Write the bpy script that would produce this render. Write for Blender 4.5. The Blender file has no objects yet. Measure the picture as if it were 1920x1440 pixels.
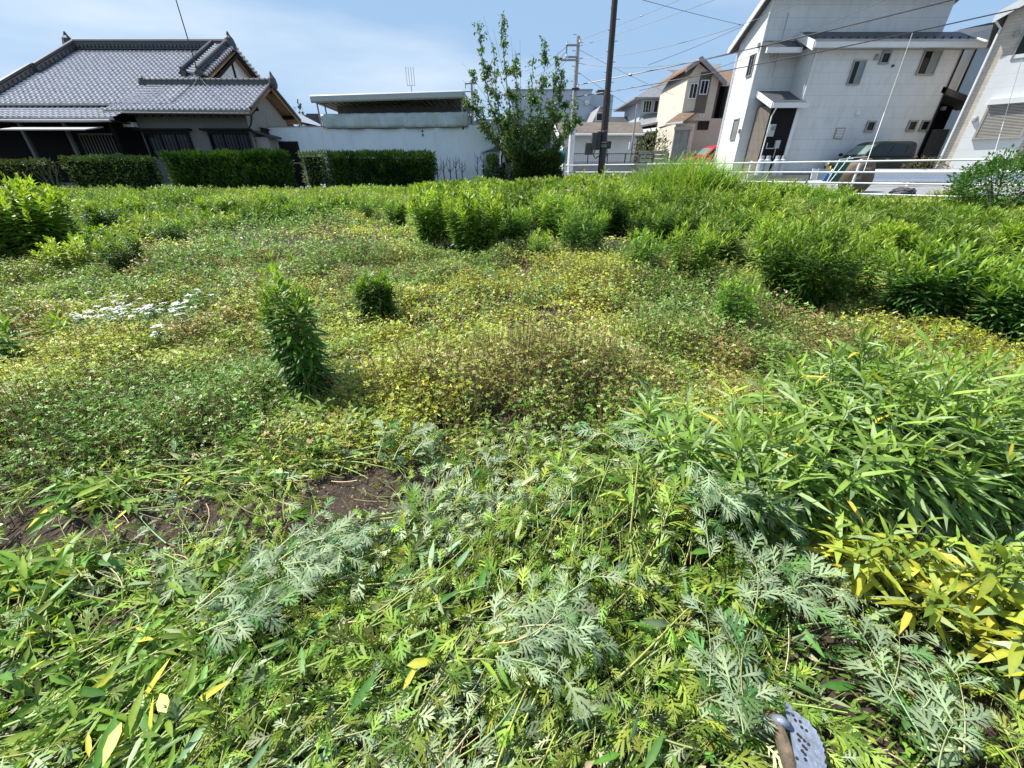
import bpy, math, random
import numpy as np
from mathutils import Vector, Matrix
R = math.radians
random.seed(7)
rng = np.random.default_rng(11)
sc = bpy.context.scene
# ------------------------------------------------------------------ camera
H = 1.45
PITCH = R(28.84)
FPX = 721.0
cam_d = bpy.data.cameras.new('camera')
cam_d.sensor_width = 36.0
cam_d.lens = FPX / 1920 * 36
cam_d.clip_start = 0.02
cam_d.clip_end = 3000
cam = bpy.data.objects.new('camera', cam_d)
sc.collection.objects.link(cam)
cam.location = (0, 0, H)
cam.rotation_euler = (math.pi / 2 - PITCH, 0, 0)
sc.camera = cam
# ------------------------------------------------------------------ light
SUN_EL, SUN_AZ = R(56), R(-70)          # azimuth measured from +Y towards +X
sun_dir = Vector((math.sin(SUN_AZ) * math.cos(SUN_EL), math.cos(SUN_AZ) * math.cos(SUN_EL), math.sin(SUN_EL)))
sd = bpy.data.lights.new('sun', 'SUN')
sd.energy = 5.0
sd.angle = R(0.5)
sd.color = (1.0, 0.96, 0.88)
so = bpy.data.objects.new('sun', sd)
sc.collection.objects.link(so)
so.rotation_euler = sun_dir.to_track_quat('Z', 'Y').to_euler()
w = bpy.data.worlds.new('World')
sc.world = w
w.use_nodes = True
nt = w.node_tree
nt.nodes.clear()
n_out = nt.nodes.new('ShaderNodeOutputWorld')
n_bg = nt.nodes.new('ShaderNodeBackground')
n_sky = nt.nodes.new('ShaderNodeTexSky')
n_sky.sky_type = 'NISHITA'
n_sky.sun_disc = False
n_sky.sun_elevation = SUN_EL
n_sky.sun_rotation = SUN_AZ % (2 * math.pi)
n_sky.air_density = 1.0
n_sky.dust_density = 0.6
n_sky.ozone_density = 4.0
n_bg.inputs['Strength'].default_value = 0.12
# thin high cloud, mixed over the sky colour
n_tc = nt.nodes.new('ShaderNodeTexCoord')
n_map = nt.nodes.new('ShaderNodeMapping')
n_map.inputs['Scale'].default_value = (1.0, 1.3, 5.0)
n_map.inputs['Location'].default_value = (0.4, 0.9, 0.2)
n_ns = nt.nodes.new('ShaderNodeTexNoise')
n_ns.inputs['Scale'].default_value = 1.3
n_ns.inputs['Detail'].default_value = 5
n_ns.inputs['Roughness'].default_value = 0.5
n_rp = nt.nodes.new('ShaderNodeValToRGB')
n_rp.color_ramp.elements[0].position = 0.42
n_rp.color_ramp.elements[0].color = (1.95, 2.95, 4.3, 1)
n_rp.color_ramp.elements[1].position = 0.66
n_rp.color_ramp.elements[1].color = (3.9, 4.5, 5.1, 1)
n_sep = nt.nodes.new('ShaderNodeSeparateXYZ')
n_mr = nt.nodes.new('ShaderNodeMapRange')        # the hazy veil thins towards the zenith
n_mr.inputs['From Min'].default_value = 0.30
n_mr.inputs['From Max'].default_value = 0.85
n_mr.inputs['To Min'].default_value = 0.90
n_mr.inputs['To Max'].default_value = 0.25
n_mix = nt.nodes.new('ShaderNodeMix')
n_mix.data_type = 'RGBA'
L = nt.links.new
L(n_tc.outputs['Generated'], n_map.inputs['Vector'])
L(n_tc.outputs['Generated'], n_sep.inputs['Vector'])
L(n_sep.outputs['Z'], n_mr.inputs['Value'])
L(n_map.outputs['Vector'], n_ns.inputs['Vector'])
L(n_ns.outputs['Fac'], n_rp.inputs['Fac'])
L(n_mr.outputs['Result'], n_mix.inputs['Factor'])
L(n_sky.outputs['Color'], n_mix.inputs['A'])
L(n_rp.outputs['Color'], n_mix.inputs['B'])
L(n_mix.outputs['Result'], n_bg.inputs['Color'])
L(n_bg.outputs['Background'], n_out.inputs['Surface'])
sc.view_settings.view_transform = 'Standard'
sc.view_settings.look = 'None'
sc.view_settings.exposure = 0.72
sc.view_settings.gamma = 1.0
sc.render.engine = 'CYCLES'
sc.cycles.max_bounces = 6
sc.cycles.diffuse_bounces = 2
sc.cycles.transmission_bounces = 4
sc.cycles.transparent_max_bounces = 8

# ------------------------------------------------------------------ measuring helpers
CP, SP = math.cos(PITCH), math.sin(PITCH)
def ray(u, v):
    x = (u - 960) / FPX
    y = (720 - v) / FPX
    return (x / (CP + y * SP), (-SP + y * CP) / (CP + y * SP))
def pt(u, v, Y):
    a, b = ray(u, v)
    return Vector((a * Y, Y, H + b * Y))
def gz(x, y):
    s = np.maximum(y, (x + y) / 1.41421)
    return np.clip(0.04 * s, 0.0, 1.1)
def gp(u, v):
    a, b = ray(u, v)
    Y = 0.3
    while Y < 60 and H + b * Y > float(gz(a * Y, Y)):
        Y += 0.02
    return Vector((a * Y, Y, float(gz(a * Y, Y))))
def G(x, y):
    return float(gz(x, y))
# numpy value noise
_tab = np.random.default_rng(5).random((256, 256))
def vnoise(x, y):
    x = np.asarray(x, float); y = np.asarray(y, float)
    xi = np.floor(x).astype(int); yi = np.floor(y).astype(int)
    fx = x - xi; fy = y - yi
    fx = fx * fx * (3 - 2 * fx); fy = fy * fy * (3 - 2 * fy)
    t = lambda a, b: _tab[a & 255, b & 255]
    return (t(xi, yi) * (1 - fx) + t(xi + 1, yi) * fx) * (1 - fy) + (t(xi, yi + 1) * (1 - fx) + t(xi + 1, yi + 1) * fx) * fy
def fbm(x, y, s=1.0):
    return (vnoise(x * s, y * s) * .55 + vnoise(x * s * 2.1 + 9, y * s * 2.1 + 4) * .3 + vnoise(x * s * 4.3 + 1, y * s * 4.3 + 7) * .15)

# ------------------------------------------------------------------ materials
def mat(name, col, rough=0.7, var=0.15, scale=3.0, bump=0.0, bscale=40.0, metal=0.0, spec=0.5, stain=None, stain_scale=(1, 1, 0.25), lines=None, coat=0.0):
    m = bpy.data.materials.new(name)
    m.use_nodes = True
    t = m.node_tree
    b = t.nodes['Principled BSDF']
    tc = t.nodes.new('ShaderNodeTexCoord')
    ns = t.nodes.new('ShaderNodeTexNoise')
    ns.inputs['Scale'].default_value = scale
    ns.inputs['Detail'].default_value = 6
    ns.inputs['Roughness'].default_value = 0.65
    t.links.new(tc.outputs['Object'], ns.inputs['Vector'])
    rp = t.nodes.new('ShaderNodeValToRGB')
    rp.color_ramp.elements[0].position = 0.3
    rp.color_ramp.elements[1].position = 0.7
    c = np.array(col[:3])
    rp.color_ramp.elements[0].color = (*np.clip(c * (1 - var), 0, 1), 1)
    rp.color_ramp.elements[1].color = (*np.clip(c * (1 + var), 0, 1), 1)
    t.links.new(ns.outputs['Fac'], rp.inputs['Fac'])
    last = rp.outputs['Color']
    if stain:
        mp = t.nodes.new('ShaderNodeMapping')
        mp.inputs['Scale'].default_value = stain_scale
        n2 = t.nodes.new('ShaderNodeTexNoise')
        n2.inputs['Scale'].default_value = 3.5
        n2.inputs['Detail'].default_value = 8
        n2.inputs['Roughness'].default_value = 0.7
        t.links.new(tc.outputs['Object'], mp.inputs['Vector'])
        t.links.new(mp.outputs['Vector'], n2.inputs['Vector'])
        r2 = t.nodes.new('ShaderNodeValToRGB')
        r2.color_ramp.elements[0].position = 0.5
        r2.color_ramp.elements[0].color = (0, 0, 0, 1)
        r2.color_ramp.elements[1].position = 0.8
        r2.color_ramp.elements[1].color = (0.7, 0.7, 0.7, 1)
        t.links.new(n2.outputs['Fac'], r2.inputs['Fac'])
        mx = t.nodes.new('ShaderNodeMix'); mx.data_type = 'RGBA'
        t.links.new(r2.outputs['Color'], mx.inputs['Factor'])
        t.links.new(last, mx.inputs['A'])
        mx.inputs['B'].default_value = (*stain, 1)
        last = mx.outputs['Result']
    bump_src = None
    if lines:   # (period_z, width, period_xy, darkness)  panel joints / courses of brick
        br = t.nodes.new('ShaderNodeTexBrick')
        br.inputs['Scale'].default_value = 1.0
        br.inputs['Brick Width'].default_value = lines[2]
        br.inputs['Row Height'].default_value = lines[0]
        br.inputs['Mortar Size'].default_value = lines[1]
        br.inputs['Mortar Smooth'].default_value = 0.3
        br.offset = 0.5 if len(lines) > 4 else 0.37
        br.inputs['Color1'].default_value = (1, 1, 1, 1)
        br.inputs['Color2'].default_value = (0.88, 0.88, 0.88, 1) if len(lines) > 4 else (0.97, 0.97, 0.97, 1)
        d = lines[3]
        br.inputs['Mortar'].default_value = (d, d, d, 1)
        sx = t.nodes.new('ShaderNodeSeparateXYZ')
        cx = t.nodes.new('ShaderNodeCombineXYZ')
        ad = t.nodes.new('ShaderNodeMath'); ad.operation = 'ADD'
        t.links.new(tc.outputs['Object'], sx.inputs['Vector'])
        t.links.new(sx.outputs['X'], ad.inputs[0]); t.links.new(sx.outputs['Y'], ad.inputs[1])
        t.links.new(ad.outputs['Value'], cx.inputs['X']); t.links.new(sx.outputs['Z'], cx.inputs['Y'])
        t.links.new(cx.outputs['Vector'], br.inputs['Vector'])
        mx = t.nodes.new('ShaderNodeMix'); mx.data_type = 'RGBA'; mx.blend_type = 'MULTIPLY'
        mx.inputs['Factor'].default_value = 1.0
        t.links.new(last, mx.inputs['A']); t.links.new(br.outputs['Color'], mx.inputs['B'])
        last = mx.outputs['Result']
        bump_src = br.outputs['Fac']
    t.links.new(last, b.inputs['Base Color'])
    b.inputs['Roughness'].default_value = rough
    b.inputs['Metallic'].default_value = metal
    b.inputs['Specular IOR Level'].default_value = spec
    b.inputs['Coat Weight'].default_value = coat
    if bump > 0:
        n3 = t.nodes.new('ShaderNodeTexNoise')
        n3.inputs['Scale'].default_value = bscale
        n3.inputs['Detail'].default_value = 4
        t.links.new(tc.outputs['Object'], n3.inputs['Vector'])
        bp = t.nodes.new('ShaderNodeBump')
        bp.inputs['Strength'].default_value = bump
        bp.inputs['Distance'].default_value = 0.02
        t.links.new(n3.outputs['Fac'], bp.inputs['Height'])
        t.links.new(bp.outputs['Normal'], b.inputs['Normal'])
    return m

def leaf_mat(name, rough=0.45, trans=0.32, spec=0.35, tint=(1.3, 1.35, 0.6)):
    m = bpy.data.materials.new(name)
    m.use_nodes = True
    t = m.node_tree
    b = t.nodes['Principled BSDF']
    o = t.nodes['Material Output']
    at = t.nodes.new('ShaderNodeAttribute'); at.attribute_name = 'col'
    tc = t.nodes.new('ShaderNodeTexCoord')
    ns = t.nodes.new('ShaderNodeTexNoise'); ns.inputs['Scale'].default_value = 60
    t.links.new(tc.outputs['Object'], ns.inputs['Vector'])
    mr = t.nodes.new('ShaderNodeMapRange')
    mr.inputs['To Min'].default_value = 0.8; mr.inputs['To Max'].default_value = 1.2
    t.links.new(ns.outputs['Fac'], mr.inputs['Value'])
    vm = t.nodes.new('ShaderNodeVectorMath'); vm.operation = 'SCALE'
    t.links.new(at.outputs['Color'], vm.inputs[0]); t.links.new(mr.outputs['Result'], vm.inputs['Scale'])
    t.links.new(vm.outputs['Vector'], b.inputs['Base Color'])
    b.inputs['Roughness'].default_value = rough
    b.inputs['Specular IOR Level'].default_value = spec
    tr = t.nodes.new('ShaderNodeBsdfTranslucent')
    v2 = t.nodes.new('ShaderNodeVectorMath'); v2.operation = 'MULTIPLY'
    v2.inputs[1].default_value = tint
    t.links.new(vm.outputs['Vector'], v2.inputs[0])
    t.links.new(v2.outputs['Vector'], tr.inputs['Color'])
    ms = t.nodes.new('ShaderNodeMixShader'); ms.inputs['Fac'].default_value = trans
    t.links.new(b.outputs['BSDF'], ms.inputs[1]); t.links.new(tr.outputs['BSDF'], ms.inputs[2])
    t.links.new(ms.outputs['Shader'], o.inputs['Surface'])
    return m

M = {}
M['wall_white'] = mat('white_siding', (.64, .655, .65), .85, .06, 1.2, .15, 30, stain=(.42, .47, .47), lines=(.46, .006, 3.0, .62))
M['wall_lit'] = mat('white_siding_lit', (.66, .68, .68), .8, .05, 1.2, .12, 30, lines=(.46, .005, 3.0, .75))  # lighter unstained copy of the white siding, sunlight put into its colour
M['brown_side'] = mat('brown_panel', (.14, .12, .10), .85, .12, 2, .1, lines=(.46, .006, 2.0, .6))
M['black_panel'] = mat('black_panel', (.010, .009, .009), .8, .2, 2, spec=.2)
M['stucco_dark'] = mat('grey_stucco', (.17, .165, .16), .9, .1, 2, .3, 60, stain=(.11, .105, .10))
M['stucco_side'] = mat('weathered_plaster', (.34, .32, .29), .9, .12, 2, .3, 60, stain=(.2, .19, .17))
M['shed_wall'] = mat('pale_painted_wall', (.76, .83, .86), .8, .05, 1, .08, 20, stain=(.55, .62, .66))
M['tile'] = mat('glazed_grey_tile', (.42, .42, .44), .28, .3, 6, .1, 30, spec=.8)
M['tile_ridge'] = mat('ridge_tile', (.05, .053, .057), .45, .25, 6, spec=.6)
M['beige'] = mat('beige_siding', (.62, .56, .46), .8, .06, 1.5, .1, 30, lines=(.6, .006, 2.4, .7))
M['brown_roof'] = mat('brown_shingle', (.20, .13, .09), .85, .25, 6, .3, 20, lines=(.22, .02, .35, .7, 1))
M['moss_roof'] = mat('weathered_roof', (.13, .11, .09), .85, .3, 2, .3, 20, stain=(.07, .075, .05))
M['slate'] = mat('dark_slate', (.065, .07, .078), .55, .2, 5, .2, 20)
M['slate_light'] = mat('grey_slate', (.24, .25, .26), .5, .3, 9, .3, 14)
M['white_trim'] = mat('white_trim', (.68, .70, .70), .5, .05, 4)
M['grey_trim'] = mat('grey_trim', (.30, .30, .30), .5, .08, 4)
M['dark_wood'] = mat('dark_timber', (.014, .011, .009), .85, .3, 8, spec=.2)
M['wood'] = mat('raw_timber', (.30, .17, .08), .75, .25, 6, .2)
M['white_plaster'] = mat('white_plaster', (.72, .72, .70), .8, .05, 2)
M['glass_dark'] = mat('dark_glass', (.008, .009, .011), .12, .3, 2, spec=.3)
M['glass_grey'] = mat('frosted_glass', (.18, .22, .22), .25, .2, 3, spec=.5)
M['glass_blue'] = mat('car_glass', (.01, .014, .014), .08, .3, 3, spec=.5)
M['alu'] = mat('aluminium_frame', (.30, .29, .27), .4, .1, 4, metal=.3)
M['alu_dark'] = mat('dark_frame', (.014, .012, .012), .6, .2, 4, spec=.25)
M['shutter'] = mat('grey_shutter', (.34, .32, .29), .6, .08, 3)
M['brick'] = mat('pale_brick', (.56, .50, .42), .85, .1, 3, .2, 40, lines=(.11, .010, .34, .72, 1))
M['concrete'] = mat('concrete', (.30, .30, .28), .9, .15, 2, .3, 40, stain=(.17, .17, .15), stain_scale=(1, 1, 1))
M['concrete_pole'] = mat('concrete_pole', (.36, .36, .36), .8, .1, 4)
M['white_pipe'] = mat('white_painted_pipe', (.74, .78, .79), .35, .06, 6, spec=.6)
M['guardrail'] = mat('white_guardrail', (.80, .81, .86), .35, .06, 5, spec=.6)
M['pole_dark'] = mat('dark_brown_steel', (.035, .024, .022), .5, .25, 5)
M['metal_dark'] = mat('dark_metal', (.03, .03, .032), .45, .2, 5)
M['box_brown'] = mat('brown_box', (.085, .07, .065), .6, .1, 5)
M['panel_navy'] = mat('navy_wall', (.03, .035, .06), .6, .15, 3)
M['grey_block'] = mat('grey_render', (.44, .50, .55), .8, .06, 1)
M['pale_block'] = mat('pale_render', (.50, .50, .49), .8, .06, 1)
M['red_paint'] = mat('red_paint', (.42, .015, .03), .3, .05, 3, spec=.6, coat=.6)
M['green_paint'] = mat('dark_green_paint', (.010, .016, .012), .35, .05, 3, spec=.3, coat=.15)
M['rubber'] = mat('rubber', (.015, .015, .015), .8, .2, 5)
M['chrome'] = mat('bright_metal', (.6, .6, .6), .2, .05, 5, metal=.9)
M['white_plastic'] = mat('white_plastic', (.72, .73, .73), .4, .05, 5)
M['yellow_plate'] = mat('yellow_plate', (.75, .50, .04), .5, .05, 5)
M['teal'] = mat('teal_plastic', (.015, .13, .14), .4, .15, 4)
M['green_net'] = mat('green_mesh', (.02, .13, .075), .7, .25, 14, .5, 90)
M['sheet'] = mat('translucent_sheet', (.50, .58, .58), .45, .12, 2.5, .8, 5, stain=(.25, .31, .31), stain_scale=(1.5, 1, .4))
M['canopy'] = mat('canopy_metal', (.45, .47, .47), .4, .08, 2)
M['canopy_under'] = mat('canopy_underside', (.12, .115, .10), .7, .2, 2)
M['stone'] = mat('brown_stone', (.12, .085, .06), .8, .4, 3, .6, 9, stain=(.05, .045, .04), stain_scale=(1, 1, 1))
M['stone_dark'] = mat('dark_rock', (.06, .058, .058), .75, .5, 6, .9, 8)
M['bark'] = mat('bark', (.12, .10, .085), .9, .3, 14, .5, 30)
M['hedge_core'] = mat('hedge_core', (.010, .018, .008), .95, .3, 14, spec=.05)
M['dead_twig'] = mat('dead_twig', (.035, .03, .03), .9, .3, 14)
M['cyl_grey'] = mat('gas_cylinder_grey', (.40, .43, .45), .5, .1, 4)
M['blue'] = mat('blue_plastic', (.02, .12, .42), .5, .1, 4)
M['steel_blade'] = mat('galvanised_blade', (.21, .245, .32), .5, .18, 25, .3, 60, metal=.3, stain=(.12, .12, .11), stain_scale=(5, 5, 5))
M['handle'] = mat('worn_handle', (.10, .075, .05), .8, .4, 20, .4, 60, stain=(.42, .25, .14), stain_scale=(6, 6, 6))
M['asphalt'] = mat('asphalt', (.24, .245, .25), .9, .12, 1.2, .3, 90, stain=(.18, .18, .185), stain_scale=(.4, .4, 1))
M['paving'] = mat('concrete_paving', (.36, .355, .33), .9, .12, 1.2, .2, 60)
M['leaf'] = leaf_mat('leaf')
M['leaf_silver'] = leaf_mat('leaf_silver', .6, .22, .3, (1.1, 1.3, .7))
M['leaf_dark'] = leaf_mat('leaf_dark', .6, .2, .15)
M['petal'] = leaf_mat('petal', .7, .3, .2, (1, 1, 1))
M['stem'] = leaf_mat('plant_stem', .6, .05, .3)
# soil
def soil_mat():
    m = mat('soil', (.046, .031, .021), .95, .5, 9, 1.0, 45, stain=(.085, .060, .042), stain_scale=(1, 1, 1))
    return m
M['soil'] = soil_mat()

# ------------------------------------------------------------------ mesh builder
def tag(o, label=None, cat=None, group=None, kind=None):
    if label: o['label'] = label
    if cat: o['category'] = cat
    if group: o['group'] = group
    if kind: o['kind'] = kind
    return o
def thing(name, label, cat, loc=(0, 0, 0), group=None, rz=0.0):
    o = bpy.data.objects.new(name, None)
    o.empty_display_size = 0.2
    sc.collection.objects.link(o)
    o.location = loc
    o.rotation_euler = (0, 0, rz)
    return tag(o, label, cat, group)
class MB:
    def __init__(s): s.v = []; s.f = []
    def add(s, vs, fs):
        n = len(s.v)
        s.v += [tuple(p) for p in vs]
        s.f += [tuple(i + n for i in f) for f in fs]
        return s
    def box(s, x0, x1, y0, y1, z0, z1):
        if x0 > x1: x0, x1 = x1, x0
        if y0 > y1: y0, y1 = y1, y0
        if z0 > z1: z0, z1 = z1, z0
        return s.add([(x0, y0, z0), (x1, y0, z0), (x1, y1, z0), (x0, y1, z0), (x0, y0, z1), (x1, y0, z1), (x1, y1, z1), (x0, y1, z1)],
                     [(0, 3, 2, 1), (4, 5, 6, 7), (0, 1, 5, 4), (1, 2, 6, 5), (2, 3, 7, 6), (3, 0, 4, 7)])
    def extr(s, poly, vec):
        n = len(poly); vec = Vector(vec)
        a = [Vector(p) for p in poly]; b = [p + vec for p in a]
        nr = (a[1] - a[0]).cross(a[2] - a[1])
        fl = nr.dot(vec) > 0
        f = [tuple(range(n))[::-1] if fl else tuple(range(n)), tuple(range(n, 2 * n)) if fl else tuple(range(n, 2 * n))[::-1]]
        for i in range(n):
            j = (i + 1) % n
            f.append((i, j, n + j, n + i) if fl else (i, n + i, n + j, j))
        return s.add(a + b, f)
    def tube(s, pts, rad, n=8, caps=True):
        pts = [Vector(p) for p in pts]
        if not hasattr(rad, '__len__'): rad = [rad] * len(pts)
        vs = []; fs = []
        pu = None
        for i, p in enumerate(pts):
            d = (pts[min(i + 1, len(pts) - 1)] - pts[max(i - 1, 0)]).normalized()
            if pu is None:
                pu = Vector((0, 0, 1)) if abs(d.z) < .9 else Vector((1, 0, 0))
            sx = d.cross(pu).normalized(); sy = sx.cross(d).normalized(); pu = sy
            for k in range(n):
                a = 2 * math.pi * k / n
                vs.append(p + (sx * math.cos(a) + sy * math.sin(a)) * rad[i])
        for i in range(len(pts) - 1):
            for k in range(n):
                k2 = (k + 1) % n
                fs.append((i * n + k, i * n + k2, (i + 1) * n + k2, (i + 1) * n + k))
        if caps:
            fs.append(tuple(range(n))[::-1]); fs.append(tuple((len(pts) - 1) * n + k for k in range(n)))
        return s.add(vs, fs)
    def lathe(s, c, prof, n=16):
        c = Vector(c); vs = []; fs = []
        for (r, z) in prof:
            for k in range(n):
                a = 2 * math.pi * k / n
                vs.append(c + Vector((r * math.cos(a), r * math.sin(a), z)))
        for i in range(len(prof) - 1):
            for k in range(n):
                k2 = (k + 1) % n
                fs.append((i * n + k, i * n + k2, (i + 1) * n + k2, (i + 1) * n + k))
        fs.append(tuple(range(n))[::-1]); fs.append(tuple((len(prof) - 1) * n + k for k in range(n)))
        return s.add(vs, fs)
    def build(s, name, m, parent=None, bevel=0.0, smooth=False, local=False, label=None):
        me = bpy.data.meshes.new(name)
        vs = s.v
        if parent is not None and not local:
            r = parent
            while r.parent: r = r.parent
            ox, oy, oz = r.location
            vs = [(x - ox, y - oy, z - oz) for x, y, z in vs]
        me.from_pydata(vs, [], s.f)
        me.materials.append(M[m] if isinstance(m, str) else m)
        if smooth:
            me.polygons.foreach_set('use_smooth', [True] * len(me.polygons))
        me.update()
        o = bpy.data.objects.new(name, me)
        sc.collection.objects.link(o)
        if parent is not None: o.parent = parent
        if bevel > 0:
            b = o.modifiers.new('bevel', 'BEVEL'); b.width = bevel; b.segments = 2; b.limit_method = 'ANGLE'
        if label: o['label'] = label
        return o
def one(name, mb, m, label, cat, group=None, loc=None, **k):
    """a thing that is one mesh, origin at loc"""
    if loc is not None:
        mb.v = [(x - loc[0], y - loc[1], z - loc[2]) for x, y, z in mb.v]
    o = mb.build(name, m, None, **k)
    if loc is not None: o.location = loc
    return tag(o, label, cat, group)

# window in a frontal wall (facing -Y) or a side wall
def window(parent, x0, x1, z0, z1, y, frame='alu', glass='glass_dark', split=1, depth=.06, fw=.05, half=None, grille=0):
    f = MB()
    f.box(x0, x1, y - depth, y + .02, z1 - fw, z1).box(x0, x1, y - depth - .01, y + .02, z0, z0 + fw)
    f.box(x0, x0 + fw, y - depth, y + .02, z0 + fw, z1 - fw).box(x1 - fw, x1, y - depth, y + .02, z0 + fw, z1 - fw)
    for k in range(1, split + 1):
        if split == 0: break
        xm = x0 + (x1 - x0) * k / (split + 1)
        f.box(xm - fw * .35, xm + fw * .35, y - depth * .8, y + .02, z0 + fw, z1 - fw)
    fo = f.build('window', frame, parent)
    MB().box(x0 + fw, x1 - fw, y - .022, y + .01, z0 + fw, z1 - fw).build('pane', glass, fo)
    if half:
        xm = x0 + (x1 - x0) * half
        MB().box(xm, x1 - fw, y - .04, y - .026, z0 + fw, z1 - fw).build('pane', 'glass_grey', fo)
    if grille:
        g = MB()
        for k in range(grille):
            xx = x0 + (x1 - x0) * (k + .5) / grille
            g.box(xx - .012, xx + .012, y - depth - .05, y - depth - .02, z0 + .03, z1 - .03)
        g.box(x0, x1, y - depth - .02, y - depth, z0 + .08, z0 + .11).box(x0, x1, y - depth - .02, y - depth, z1 - .11, z1 - .08)
        g.build('grille', frame, fo)
    return fo
def window_side(parent, x, y0, y1, z0, z1, sgn=-1, frame='alu', glass='glass_dark', fw=.05, depth=.06, split=True):
    """window in a wall of constant x, outward direction sgn"""
    a, b = x + sgn * depth, x - sgn * .02
    f = MB().box(a, b, y0, y1, z1 - fw, z1).box(a, b, y0, y1, z0, z0 + fw).box(a, b, y0, y0 + fw, z0 + fw, z1 - fw).box(a, b, y1 - fw, y1, z0 + fw, z1 - fw)
    if split:
        ym = (y0 + y1) / 2
        f.box(x + sgn * depth * .8, b, ym - .02, ym + .02, z0 + fw, z1 - fw)
    fo = f.build('window', frame, parent)
    MB().box(x + sgn * .022, x - sgn * .01, y0 + fw, y1 - fw, z0 + fw, z1 - fw).build('pane', glass, fo)
    return fo

# Japanese clay-tile roof plane: rows of waves with real steps
def tile_plane(O, U, ulen, V, vlen, cuts=(), tw=.22, th=.24):
    import bmesh
    O, U, V = Vector(O), Vector(U).normalized(), Vector(V).normalized()
    Nn = U.cross(V).normalized()
    if Nn.z < 0: Nn = -Nn
    nu = int(ulen / tw * 6); nr = int(vlen / th)
    vs = []; fs = []
    for r in range(nr):
        for e in (0, 1):
            vv = vlen * (r + e * .999) / nr
            lift = .045 * (1 - e) + .01
            for i in range(nu + 1):
                uu = ulen * i / nu
                ph = (uu / tw) % 1.0
                hgt = .05 * (max(0, math.sin(ph * 2 * math.pi)) ** .7) - .02 * max(0, -math.sin(ph * 2 * math.pi))
                vs.append(O + U * uu + V * vv + Nn * (lift + hgt))
    W_ = nu + 1
    for r in range(nr * 2 - 1):
        for i in range(nu):
            a = r * W_ + i
            fs.append((a, a + 1, a + W_ + 1, a + W_))
    # eave fascia under first row
    n0 = len(vs)
    for i in range(nu + 1):
        vs.append(O + U * (ulen * i / nu) - Nn * .06)
    for i in range(nu): fs.append((n0 + i, n0 + i + 1, i + 1, i))
    me = bpy.data.meshes.new('tmp')
    me.from_pydata([tuple(v) for v in vs], [], fs)
    bm = bmesh.new(); bm.from_mesh(me)
    for (co, no) in cuts:
        bmesh.ops.bisect_plane(bm, geom=bm.verts[:] + bm.edges[:] + bm.faces[:], plane_co=co, plane_no=no, clear_outer=True)
    bm.to_mesh(me); bm.free()
    mb = MB(); mb.add([tuple(v.co) for v in me.vertices], [tuple(p.vertices) for p in me.polygons])
    bpy.data.meshes.remove(me)
    return mb
# ================================================================== SETTING
def ground():
    xs = np.concatenate([-np.geomspace(1500, 30, 14), np.linspace(-28, -6, 45), np.linspace(-5.9, 5.9, 150), np.linspace(6, 30, 49), np.geomspace(32, 1500, 14)])
    ys = np.concatenate([[-1500, -300, -60, -10, -2], np.linspace(-1, 6, 110), np.linspace(6.1, 30, 80), np.geomspace(32, 1500, 14)])
    X, Y = np.meshgrid(xs, ys)
    Z = gz(X, Y)
    near = np.clip(1 - np.maximum(np.abs(X) / 8, np.abs(Y - 3) / 8), 0, 1)
    Z = Z + near * ((fbm(X, Y, 1.7) - .5) * .10 + (fbm(X + 30, Y, 7) - .5) * .05) - .012 * (1 - near)
    vs = np.stack([X, Y, Z], -1).reshape(-1, 3)
    nx = len(xs); ny = len(ys)
    idx = np.arange(nx * ny).reshape(ny, nx)
    q = np.stack([idx[:-1, :-1], idx[:-1, 1:], idx[1:, 1:], idx[1:, :-1]], -1).reshape(-1, 4)
    me = bpy.data.meshes.new('ground')
    me.from_pydata(vs.tolist(), [], q.tolist())
    me.materials.append(M['soil'])
    me.polygons.foreach_set('use_smooth', [True] * len(q))
    o = bpy.data.objects.new('ground', me); sc.collection.objects.link(o)
    tag(o, 'dark brown soil of the vacant lot', None, kind='structure')
ground()
def sheet(name, poly_st, off, m, label):
    """a sheet following the slope; poly given by ranges along the road (t) and across it (s)"""
    t0, t1, s0, s1 = poly_st
    T = np.linspace(t0, t1, 60); S = np.linspace(s0, s1, 16)
    c = 1 / 1.41421
    vs = []; fs = []
    for s in S:
        for t in T:
            x = s * c + t * c; y = s * c - t * c
            vs.append((x, y, G(x, y) + off))
    for i in range(len(S) - 1):
        for j in range(len(T) - 1):
            a = i * len(T) + j
            fs.append((a, a + 1, a + len(T) + 1, a + len(T)))
    o = MB().add(vs, fs).build(name, m, None, smooth=True)
    tag(o, label, None, kind='structure')
sheet('road', (-22, 40, 18.6, 24.6), .012, 'asphalt', 'grey asphalt road behind the white railing')
sheet('paved_forecourt', (-22, 40, 24.7, 60), .03, 'paving', 'pale concrete parking ground in front of the houses')
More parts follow.
